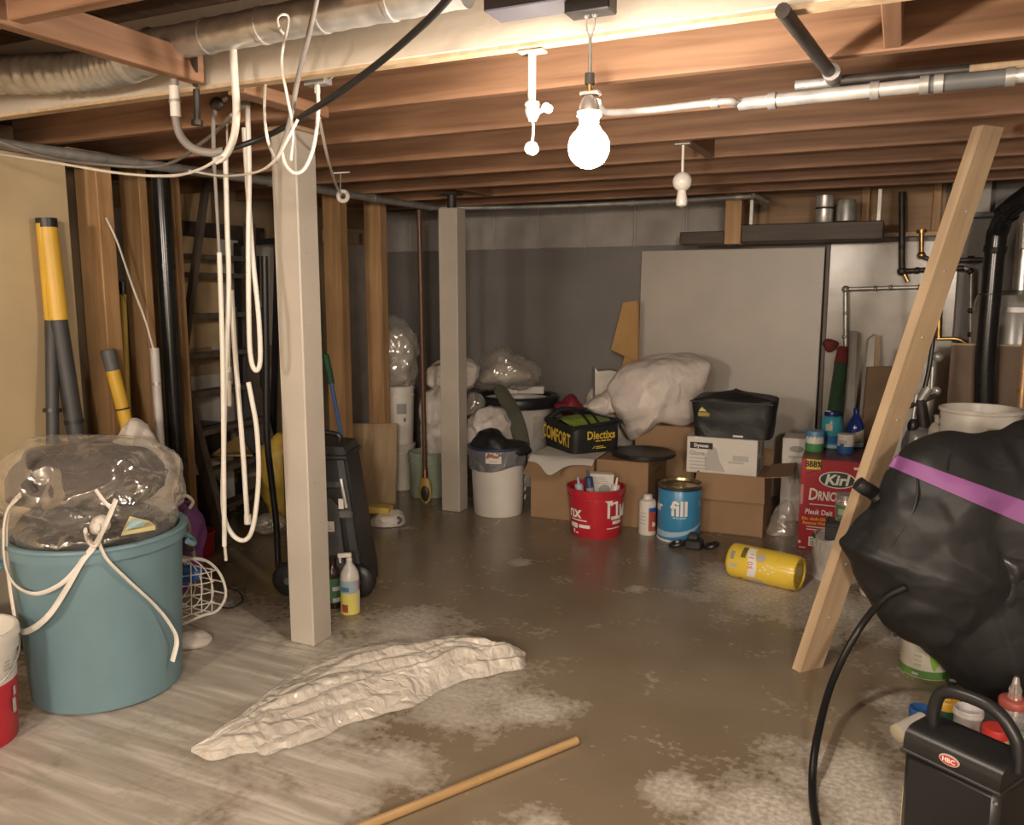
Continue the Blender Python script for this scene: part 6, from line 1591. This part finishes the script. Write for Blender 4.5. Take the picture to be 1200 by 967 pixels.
t = thing('green_tube', 'dark green rolled tube with a red top standing by the wall', 'tube', onz(972, 640) + FWD * .55)
a, b = atd(988, 408, 5.75), atd(978, 480, 5.55); e = (b - a) * 1.9
wmesh(M().cyl(a.lerp(b, .25), a + e, .042, .05, seg=18), t).obj('roll', plain('dark_green_roll', (0.035, 0.085, 0.05), .5), t, ang=50)
wmesh(M().cyl(a, a.lerp(b, .28), .035, .046, seg=18), t).obj('red_top', plain('brick_red_top', (0.20, 0.03, 0.025), .6), t, ang=50)
soft('red_rag', 'small dark red rag hung on the backboard edge', 'rag', plain('rag_red', (0.15, 0.025, 0.022), .8), pillow([(964, 402), (972, 397), (982, 402), (978, 409), (970, 412)], 5.83, .04, .04, .006, 14, 2, n=30, K=7))
def slab(name, label, cat, pts, d0, d1, thick, mat):
    """flat piece standing on the floor or on the pile: four pixel corners, lower ones nearer"""
    P_ = [atd(x, y, d0 if i < 2 else d1) for i, (x, y) in enumerate(pts)]
    t = thing(name, label, cat, P_[3])
    wmesh(M().add(P_ + [q + FWD * thick for q in P_], [(0, 1, 2, 3), (7, 6, 5, 4), (0, 4, 5, 1), (1, 5, 6, 2), (2, 6, 7, 3), (3, 7, 4, 0)]), t).obj('board', mat, t, False)
    return t
GREYSL = plain('grey_white_slat', (0.36, 0.34, 0.31), .5)
slab('wooden_slat', 'grey slat leaning on the backboard beside the green tube', 'board', [(999, 388), (1005, 388), (996, 560), (985, 560)], 5.66, 5.4, .03, GREYSL)
slab('wooden_slat', 'white slat leaning on the backboard beside the brown board', 'board', [(1018, 398), (1026, 392), (1016, 560), (1001, 560)], 5.66, 5.36, .03, plain('off_white_slat', (0.52, 0.48, 0.43), .5))
slab('wooden_slat', 'pine edged slat leaning on the backboard next to the white slat', 'board', [(1026.5, 392), (1032, 394), (1023, 560), (1017, 560)], 5.67, 5.37, .03, PALE)
slab('hardboard_sheet', 'brown hardboard sheet leaning behind the pale wooden plank', 'board', [(1017, 430), (1062, 429), (1062, 620), (1000, 620)], 5.5, 5.15, .02, plain('brown_board', (0.19, 0.12, 0.07), .7))
# machine with chrome parts behind plank
c = onz(1078, 640) + FWD * .2
d_ = 4.55
t = thing('paint_sprayer', 'grey and chrome paint sprayer on a stand behind the black bag', 'machine', atd(1080, 640, d_))
t.location.z = 0
def SP_(px, py, dd=0): return atd(px, py, d_ + dd)
wmesh(M().lathe([(.10, 0), (.11, .02), (.11, .5), (.08, .56)], 24, c=(t.location.x, t.location.y, 0)), t).obj('motor_base', GREYD, t, ang=50)
wmesh(pillow([(1062, 512), (1075, 500), (1098, 505), (1104, 540), (1080, 560), (1058, 545)], d_, .08, .08, .008, 8, 2, n=40, K=8), t).obj('pump_body', STEEL, t, ang=60)
wmesh(M().cyl(SP_(1084, 505), SP_(1078, 468), .035, .03), t).obj('pump_neck', DARKSTEEL, t)
wmesh(M().cyl(SP_(1062, 478), SP_(1100, 462), .014), t).obj('cross_bar', DARKSTEEL, t)
wmesh(M().cyl(SP_(1078, 470), SP_(1088, 455), .028), t).obj('swivel', STEEL, t)
wmesh(M().cyl(SP_(1091, 462), SP_(1093, 430), .011), t).obj('chrome_rod', GALV, t)
wmesh(M().cyl(SP_(1069, 500), SP_(1074, 462), .010), t).obj('chrome_rod', GALV, t)
wmesh(M().sphere(SP_(1099, 418), .03, 14, 9), t).obj('gauge', STEEL, t)
wmesh(M().sphere(SP_(1098, 458), .022, 12, 8), t).obj('fitting', GALV, t)
wmesh(M().sphere(SP_(1092, 512), .045, 12, 8, (1, .8, 1.2)), t).obj('filter_cup', DARKSTEEL, t)
wmesh(M().sphere(SP_(1070, 500), .03, 12, 8, (1, 1, 1.6)), t).obj('handle_knob', BLACKP, t)
wmesh(M().tube([SP_(1083, 458), SP_(1089, 430), SP_(1094, 390), SP_(1096, 340, -.1), SP_(1104, 280, -.2), SP_(1113, 240, -.3), SP_(1118, 220, -.35)], .012, 10, 50), t).obj('black_hose', RUBBER, t)
wmesh(M().tube([SP_(1057, 495), SP_(1050, 540), SP_(1047, 560)], .012, 8), t).obj('white_rod', CERAMIC, t)
slab('white_signboard', 'white board edge standing behind the pale wooden plank', 'board', [(1070, 405), (1094, 398), (1080, 600), (1040, 600)], 4.95, 4.7, .04, WHITEP)
slab('white_stake', 'bright white plastic stake standing behind the plank', 'stake', [(1056, 488), (1060, 488), (1052, 545), (1046, 545)], 4.4, 4.4, .012, CERAMIC)
# pump bottle
wmesh(M().cyl((t.location.x, t.location.y, .53), (t.location.x, t.location.y, SP_(1096, 512).z - .08), .02), t).obj('shelf_stem', STEEL, t)
c = SP_(1097, 512, -.155)
wmesh(M().box(min(c.x, t.location.x) - .045, max(c.x, t.location.x) + .045, min(c.y, t.location.y) - .045, max(c.y, t.location.y) + .03, c.z - .065, c.z - .05), t).obj('side_shelf', GREYD, t, False)
t = thing('oil_bottle', 'grey white bottle standing beside the white tub', 'bottle', (c.x, c.y, c.z - .05))
M().lathe([(.038, 0), (.04, .01), (.04, .09), (.028, .12), (.014, .13), (.014, .155), (.017, .156), (.017, .17)], 22).obj('body', WHITED, t, ang=50)
cpatch(.0405, -1, 1, .02, .08, 10).obj('grey_label', INKLG, t)
# white round tub
dt = 4.0
c = atd(1147, 512, dt); rr = 43.5 * dt / F
t = thing('white_tub', 'wide white round plastic tub behind the black bag', 'tub', (c.x, c.y, c.z - .25), facing(c))
ht = zat(c - FWD * rr * .9, 484) - (c.z - .25)
M().lathe([(rr * .93, 0), (rr * .96, .01), (rr * .985, ht - .02), (rr * 1.02, ht - .015), (rr * 1.02, ht), (rr * .97, ht), (rr * .95, ht - .02), (rr * .9, .03)], 56).obj('body', WHITEP, t, ang=50)
M().lathe([(rr * .98, ht - .018), (rr * 1.03, ht - .014), (rr * 1.035, ht - .004), (rr * 1.0, ht + .002)], 56, capb=False, capt=False).obj('rim', WHITEP, t)
for i in range(2): cpatch(rr * .985, .18, .55 - .06 * i, ht - .085 - i * .02, ht - .073 - i * .02, 8).obj('grey_print', INKLG, t)
for z_ in (ht - .05, ht - .09): M().sphere((-rr * .96, -rr * .2, z_), .008, 8, 6).obj('rivet', GREYD, t)
zb = c.z - .25
t = thing('plant_stand', 'dark stand carrying the wide white tub', 'stand', (c.x, c.y, 0))
M().lathe([(.14, zb - .03), (.145, zb - .028), (.145, zb), (.001, zb)], 28).obj('top_plate', CHARC, t)
for i in range(4):
    a_ = i * 1.5708 + .4; M().cyl((.11 * math.cos(a_), .11 * math.sin(a_), zb - .02), (.15 * math.cos(a_), .15 * math.sin(a_), 0), .012).obj('leg', CHARC, t)

# ------------------------------------------------------------------ black bag with the purple stripe
db = 2.92
OUT = [(1045, 548), (1068, 527), (1105, 512), (1140, 511), (1170, 503), (1205, 498), (1245, 520), (1265, 600), (1262, 700), (1240, 770), (1200, 800), (1176, 812), (1162, 818), (1150, 806), (1128, 796), (1090, 772), (1068, 752), (1052, 742), (1030, 712), (1008, 680), (993, 650), (989, 636), (1000, 625), (1012, 598), (1022, 572)]
m = pillow(OUT, db, .28, .085, .026, 3.0, 51, ridge=.5, fine=.16, n=180, K=40, p=2.6, crease=.85)
bagv = [Vector(v) for v in m.v]
t = thing('duffel_bag', 'big bulging black fabric bag with a purple stripe beside the leaning plank', 'bag', atd(1150, 815, db))
wmesh(m, t).obj('body', BLACKF, t, ang=180)
from mathutils.bvhtree import BVHTree
bv = BVHTree.FromPolygons([tuple(v) for v in bagv], [f for f in m.f if len(f) == 4])
def hitbag(px, py, off=.004):
    r = ray(px, py).normalized(); h_ = bv.ray_cast(CAM, r)
    if h_[0] is None: return atd(px, py, db)
    return h_[0] - r * off
ms = M()
ms.grid(lambda u, v: tuple(hitbag(1050 + (1236 - 1050) * u - 9 * v * (1 - u), 533 + (600 - 533) * u + v * (13 + 17 * u), .007)), 80, 12)
wmesh(ms, t).obj('purple_stripe', BAGPURPLE, t, ang=180)
# nub handle at the left shoulder
mm = M().tube([hitbag(1030, 585, -.02), hitbag(1022, 577, .02), atd(1013, 572, db - .06), atd(1005, 566, db - .06)], .026, 12, 24)
wmesh(mm, t).obj('end_loop', BLACKF, t)
for pts in ([(1060, 534), (1075, 560), (1070, 600), (1045, 640)], [(1150, 515), (1165, 540), (1190, 548)], [(1120, 520), (1112, 540), (1110, 552)]):
    wmesh(M().tube([hitbag(x, y, .0) for x, y in pts], .004, 6, 24), t).obj('seam', BLACKF, t)
mm = pillow([(1140, 690), (1150, 650), (1185, 640), (1215, 636), (1230, 680), (1200, 720), (1160, 718)], db - .225, .05, .06, .012, 9, 6, ridge=.7, n=60, K=10)
wmesh(mm, t).obj('grey_patch', plain('glossy_black_film', (0.03, 0.03, 0.032), .28, bmp=.4, bscale=10), t, ang=180)
for a, b in (((1034, 700), (1036, 716)), ((1050, 738), (1049, 746)), ((1160, 812), (1162, 826))):
    wmesh(M().tube([atd(*a, db - .05), atd(*b, db - .05)], .006, 6, 8), t).obj('pull_tab', BLACKP, t)
t = thing('tubular_stand', 'black tube stand with a yellow tray under the big black bag', 'stand', onz(1160, 800))
zs = .30
q0 = atd(1112, 720, 3.1); q1 = atd(1240, 720, 3.1)
def under(a):
    """height at which a leg standing at a meets the underside of the bag"""
    h_ = bv.ray_cast(Vector((a.x, a.y, .01)), Vector((0, 0, 1)))
    return (h_[0].z + .012) if h_[0] is not None else .30
for (x, y, dd) in ((1121, 790, 2.97), (1240, 800, 2.95)):
    a = atd(x, 740, dd)
    wmesh(M().cyl((a.x, a.y, 0), (a.x, a.y, under(a)), .013), t).obj('leg', BLACKP, t)
for x in (1134, 1235):
    a = atd(x, 740, 2.99 if x > 1200 else 3.3)
    wmesh(M().cyl((a.x, a.y, 0), (a.x, a.y, under(a)), .013), t).obj('leg', BLACKP, t)
wmesh(M().tube([onz(1112, 797, .06), onz(1240, 812, .06)], .012, 8, raw=True), t).obj('cross_tube', BLACKP, t)
P_ = [atd(1120, 786, 3.02), atd(1162, 800, 2.98), atd(1164, 810, 2.98), atd(1120, 804, 3.02)]
wmesh(M().add(P_ + [q + FWD * .02 for q in P_], [(0, 1, 2, 3), (7, 6, 5, 4), (0, 4, 5, 1), (1, 5, 6, 2), (2, 6, 7, 3), (3, 7, 4, 0)]), t).obj('yellow_tray', plain('dull_yellow_tray', (0.50, 0.36, 0.06), .5), t, False)
cable('extension_cord', 'thick black cord drooping from the black bag to the floor', 'cord', [atd(1062, 688, db - .22), atd(1035, 703, db - .18), atd(1005, 740, 2.8), atd(975, 800, 2.7), onz(957, 868, .09), onz(952, 920, .02), onz(957, 967, .013), onz(975, 1020, .013), onz(1060, 1090, .013)], .0125, RUBBER, 90, 10)
# white and green paint tin
c, r_, hh = cylat(1083, 797, 56, 738)
t = thing('paint_tin', 'white paint tin with green leaf print under the black bag', 'tin', c, facing(c))
M().lathe([(r_ * .97, 0), (r_, .003), (r_, hh * .96), (r_ * 1.02, hh * .97), (r_ * 1.02, hh), (r_ * .95, hh)], 40).obj('body', WHITEP, t, ang=50)
M().lathe([(r_ * 1.006, .004), (r_ * 1.006, .035)], 40, capb=False, capt=False).obj('green_band', plain('grass_green_band', (0.09, 0.22, 0.05), .5), t)
for a_, s_ in ((.35, 1.0), (.75, .8), (.95, .6)):
    cpatch(r_ * 1.01, a_ - .22 * s_, a_ + .22 * s_, 0, 0, 10, 2, fn=lambda u, v: .045 + .055 + (v - .5) * .125 * s_ * math.sin(math.pi * u)).obj('leaf_print', LEAF, t)
for i in range(4): cpatch(r_ * 1.008, -.45, -.15, .05 + i * .018, .06 + i * .018, 5).obj('print_block', plain('pale_green_print', (0.42, 0.45, 0.33), .5), t)
cpatch(r_ * 1.008, -.55, .0, .135, .15, 6).obj('red_print', INKR, t)
cpatch(r_ * 1.01, -.5, -.25, .012, .022, 6).obj('band_print', INKLG, t)

# ------------------------------------------------------------------ black tool case in the right foreground
zc = .33
TL, TR = onz(1060, 852, zc), onz(1164, 899, zc)
ang = math.atan2(TR.y - TL.y, TR.x - TL.x); w = (TR - TL).length + .02
t = thing('tool_case', 'black hard plastic tool case with an arched handle in the foreground', 'case', Vector((TL.x, TL.y, 0)), ang)
dp = .17
M().box(0, w, 0, dp, 0, zc - .065, .018).obj('lower_shell', BLACKP, t, True, ang=40)
m = M()
prof = [(0, zc - .063), (0, zc - .035), (.004, zc - .02), (.012, zc - .010), (.025, zc - .003), (.045, zc), (dp - .045, zc), (dp - .025, zc - .003), (dp - .012, zc - .010), (dp - .004, zc - .02), (dp, zc - .035), (dp, zc - .063)]
NP = len(prof)
m.add([(x_, y_, z_) for x_ in (0, w) for y_, z_ in prof], [tuple(range(NP)), tuple(range(2 * NP - 1, NP - 1, -1))] + [(i, i + NP, (i + 1) % NP + NP, (i + 1) % NP) for i in range(NP)])
m.obj('lid', BLACKP, t, True, ang=40)
M().box(-.003, w + .003, -.003, dp + .003, zc - .068, zc - .060, .002).obj('seam', CHARC, t, False)
M().box(-.008, .002, .04, .10, zc - .12, zc - .04, .003).obj('side_latch', BLACKP, t, False)
M().tube([(w * .13, .085, zc - .02), (w * .13, .085, zc + .045), (w * .20, .085, zc + .095), (w * .42, .085, zc + .112), (w * .75, .085, zc + .105), (w * .95, .085, zc + .055), (w * 1.0, .085, zc + .01), (w * 1.0, .085, zc - .03)], .017, 14, 60).obj('handle', BLACKP, t, ang=60)
ellipse(M(), w * .50, zc - .034, .026, .014, -.005, .0).obj('badge_border', plain('badge_silver', (0.6, 0.55, 0.5), .4), t, False)
ellipse(M(), w * .50, zc - .034, .0235, .0115, -.0062, -.005).obj('badge', INKR, t, False)
text('HBC', .017, INKW, [o for o in t.children if o.name.startswith('badge') and 'border' not in o.name][0], front(w * .50, zc - .034, -.007), bold=.0006)
lb = M().box(-.003, .0, .02, .12, .02, .14).obj('side_label', plain('cream_sticker', (0.6, 0.5, 0.3), .5), t, False)
for i in range(5): M().box(-.004, -.003, .03, .11, .03 + i * .02, .038 + i * .02).obj('label_line', INKB, lb, False)
M().lathe([(.001, -.004), (.004, -.004), (.004, 0)], 10, c=(w * .98, 0, zc - .09), axis='y').obj('rivet', STEEL, t)

# tray with pots and bottles behind the case
cc = onz(1150, 895)
tr = thing('supply_tray', 'low dark tray of pots and bottles behind the black tool case', 'tray', Vector((cc.x, cc.y, 0)), math.radians(-12))
M().box(-.20, .42, -.06, .34, 0, .02, .004).obj('bottom', GREYD, tr, False)
for a_ in ((-.20, .42, -.06, -.05), (-.20, .42, .33, .34), (-.20, -.19, -.05, .33), (.41, .42, -.05, .33)): M().box(*a_, .02, .045, 0).obj('side', GREYD, tr, False)
zt = .02
def pot(name, label, cat, px, py, wpx, build, z0=None, rot=None, h=None):
    z0 = zt if z0 is None else z0
    c, r, hh = cylat(px, py, wpx, py - 20, z0)
    tt_ = thing(name, label, cat, c, facing(c)) if rot is None else thing(name, label, cat, c, rot=rot)
    build(tt_, r); return tt_
def jar(tt_, r):
    M().lathe([(r * .92, 0), (r * .95, .005), (r * .95, .10), (r * 1.0, .102), (r * 1.0, .125), (r * .95, .128), (r * .9, .12), (r * .88, .1), (.001, .10)], 30).obj('body', plain('lilac_white_plastic', (0.56, 0.52, 0.53), .3), tt_, ang=50)
    M().lathe([(r * 1.02, .108), (r * 1.03, .112), (r * 1.02, .118)], 30, capb=False, capt=False).obj('rim_bead', WHITEP, tt_)
pot('white_pot', 'open whitish plastic pot seen through the tool case handle', 'pot', 1131, 880, 32, jar)
def redjar(tt_, r):
    M().lathe([(r * .9, 0), (r * .92, .004), (r * .92, .07)], 26).obj('body', WHITED, tt_, ang=50)
    M().lathe([(r * 1.0, .068), (r * 1.0, .09), (r * .94, .097), (.001, .099)], 30).obj('lid', REDLID, tt_, ang=50)
pot('paint_jar', 'low jar with a bright red lid behind the tool case handle', 'jar', 1164, 892, 30, redjar)
def tealtub(tt_, r):
    M().lathe([(r * .9, 0), (r * .95, .004), (r * .95, .08)], 30).obj('body', DGREEN, tt_, ang=50)
    M().lathe([(r * 1.0, .078), (r * 1.0, .10), (r * .92, .108), (r * .4, .106), (r * .35, .112), (.001, .112)], 30).obj('lid', YELLOW, tt_, ang=50)
pot('putty_tub', 'green tub with a yellow lid behind the tool case handle', 'tub', 1106, 860, 30, tealtub)
def bluetub(tt_, r):
    M().lathe([(r * .9, 0), (r * .95, .004), (r * .95, .06)], 30).obj('body', DGREEN, tt_, ang=50)
    M().lathe([(r * 1.0, .058), (r * 1.02, .075), (r * .95, .082), (r * .8, .08), (.001, .072)], 30).obj('lid', BLUE, tt_, ang=50)
pot('putty_tub', 'tub with a bright blue lid at the left of the pots', 'tub', 1077, 862, 26, bluetub)
a, b = onz(1052, 860, .075), onz(1075, 848, .09)
tt_ = thing('cream_tube', 'cream coloured tube lying across the edge of the tray', 'tube', a)
wmesh(M().cyl(a, b + (b - a) * .3, .030, .028, seg=18), tt_).obj('tube_body', WHITEP, tt_, ang=50)
wmesh(M().cyl(a - (b - a) * .05, a, .024, .03, seg=18), tt_).obj('crimp', plain('cream_cap', (0.62, 0.56, 0.40), .5), tt_, ang=50)
tt_ = thing('cream_tube', 'second small red tube lying by the yellow lidded tub', 'tube', onz(1098, 850, .09))
wmesh(M().cyl(onz(1088, 852, .09), onz(1104, 862, .10), .016, seg=12), tt_).obj('tube_body', REDLID, tt_, ang=50)
wmesh(M().cyl(onz(1104, 862, .10), onz(1107, 864, .10), .010, seg=12), tt_).obj('tube_cap', WHITEP, tt_, ang=50)
def clearb(tt_, r):
    M().lathe([(r * .9, 0), (r, .006), (r, .10), (r * .9, .115)], 28).obj('body', GLASSY, tt_, ang=50)
    M().lathe([(r * 1.0, .113), (r * 1.03, .118), (r * 1.03, .135), (r * .9, .142), (r * .5, .143)], 28).obj('red_collar', plain('dusty_red', (0.42, 0.10, 0.08), .4), tt_, ang=50)
    M().lathe([(r * .5, .142), (r * .42, .155), (r * .42, .175), (r * .3, .185), (r * .2, .21), (r * .15, .215)], 20).obj('spout', CLEARB, tt_, ang=60)
pot('spout_bottle', 'clear bottle with a dusty red collar and pointed spout', 'bottle', 1184, 872, 32, clearb)
def greenpack(tt_, r):
    M().box(-.05, .05, -.02, .02, 0, .07, .006).obj('packet', plain('grey_green_pack', (0.30, 0.38, 0.30), .4), tt_, False)
    M().box(-.03, .03, -.0215, -.02, .02, .05).obj('print', LEAF, tt_, False)
pot('seed_packet', 'grey green packet lying right of the red lidded jar', 'packet', 1186, 888, 30, greenpack)
def purplecap(tt_, r):
    M().lathe([(r, 0), (r, .06), (r * .8, .065), (r * .6, .09), (r * .1, .092)], 20).obj('body', WHITED, tt_, ang=50)
    M().lathe([(r * .65, .065), (r * .62, .10), (r * .1, .102)], 20).obj('cap', BAGPURPLE, tt_, ang=50)
pot('glue_bottle', 'small white bottle with a purple cap at the right edge', 'bottle', 1214, 880, 20, purplecap)

# ------------------------------------------------------------------ groups of like things
GROUPS = {'support_post': 'wooden support posts', 'white_hose': 'white hoses hanging from the joists', 'white_tube': 'thin white tubes hanging from the joists',
          'white_wire': 'white wires under the ceiling', 'black_cable': 'black cables over the beam', 'pull_chain_lampholder': 'porcelain lampholders',
          'cardboard_box': 'cardboard boxes at the rear wall', 'cardboard_piece': 'cardboard pieces at the white panel', 'plastic_bucket': 'white plastic buckets',
          'white_sack': 'white plastic sacks', 'clear_bag': 'clear plastic bags', 'caulk_tube': 'caulk tubes in the red bucket', 'wooden_slat': 'slats leaning on the backboard',
          'metal_can': 'cans on the hanging shelf', 'bracket_clamp': 'clamps on the joist', 'putty_tub': 'tubs behind the tool case', 'cream_tube': 'small tubes behind the tool case',
          'plastic_sheet': 'crumpled white sheeting', 'plastic_scrap': 'plastic scraps on the floor', 'white_stuffing': 'white stuffing in clear bags', 'white_carton': 'white cartons at the rear'}
for o in bpy.data.objects:
    if o.parent is None and 'label' in o.keys():
        base = o.name.rsplit('.', 1)[0]
        if base in GROUPS: o['group'] = GROUPS[base]
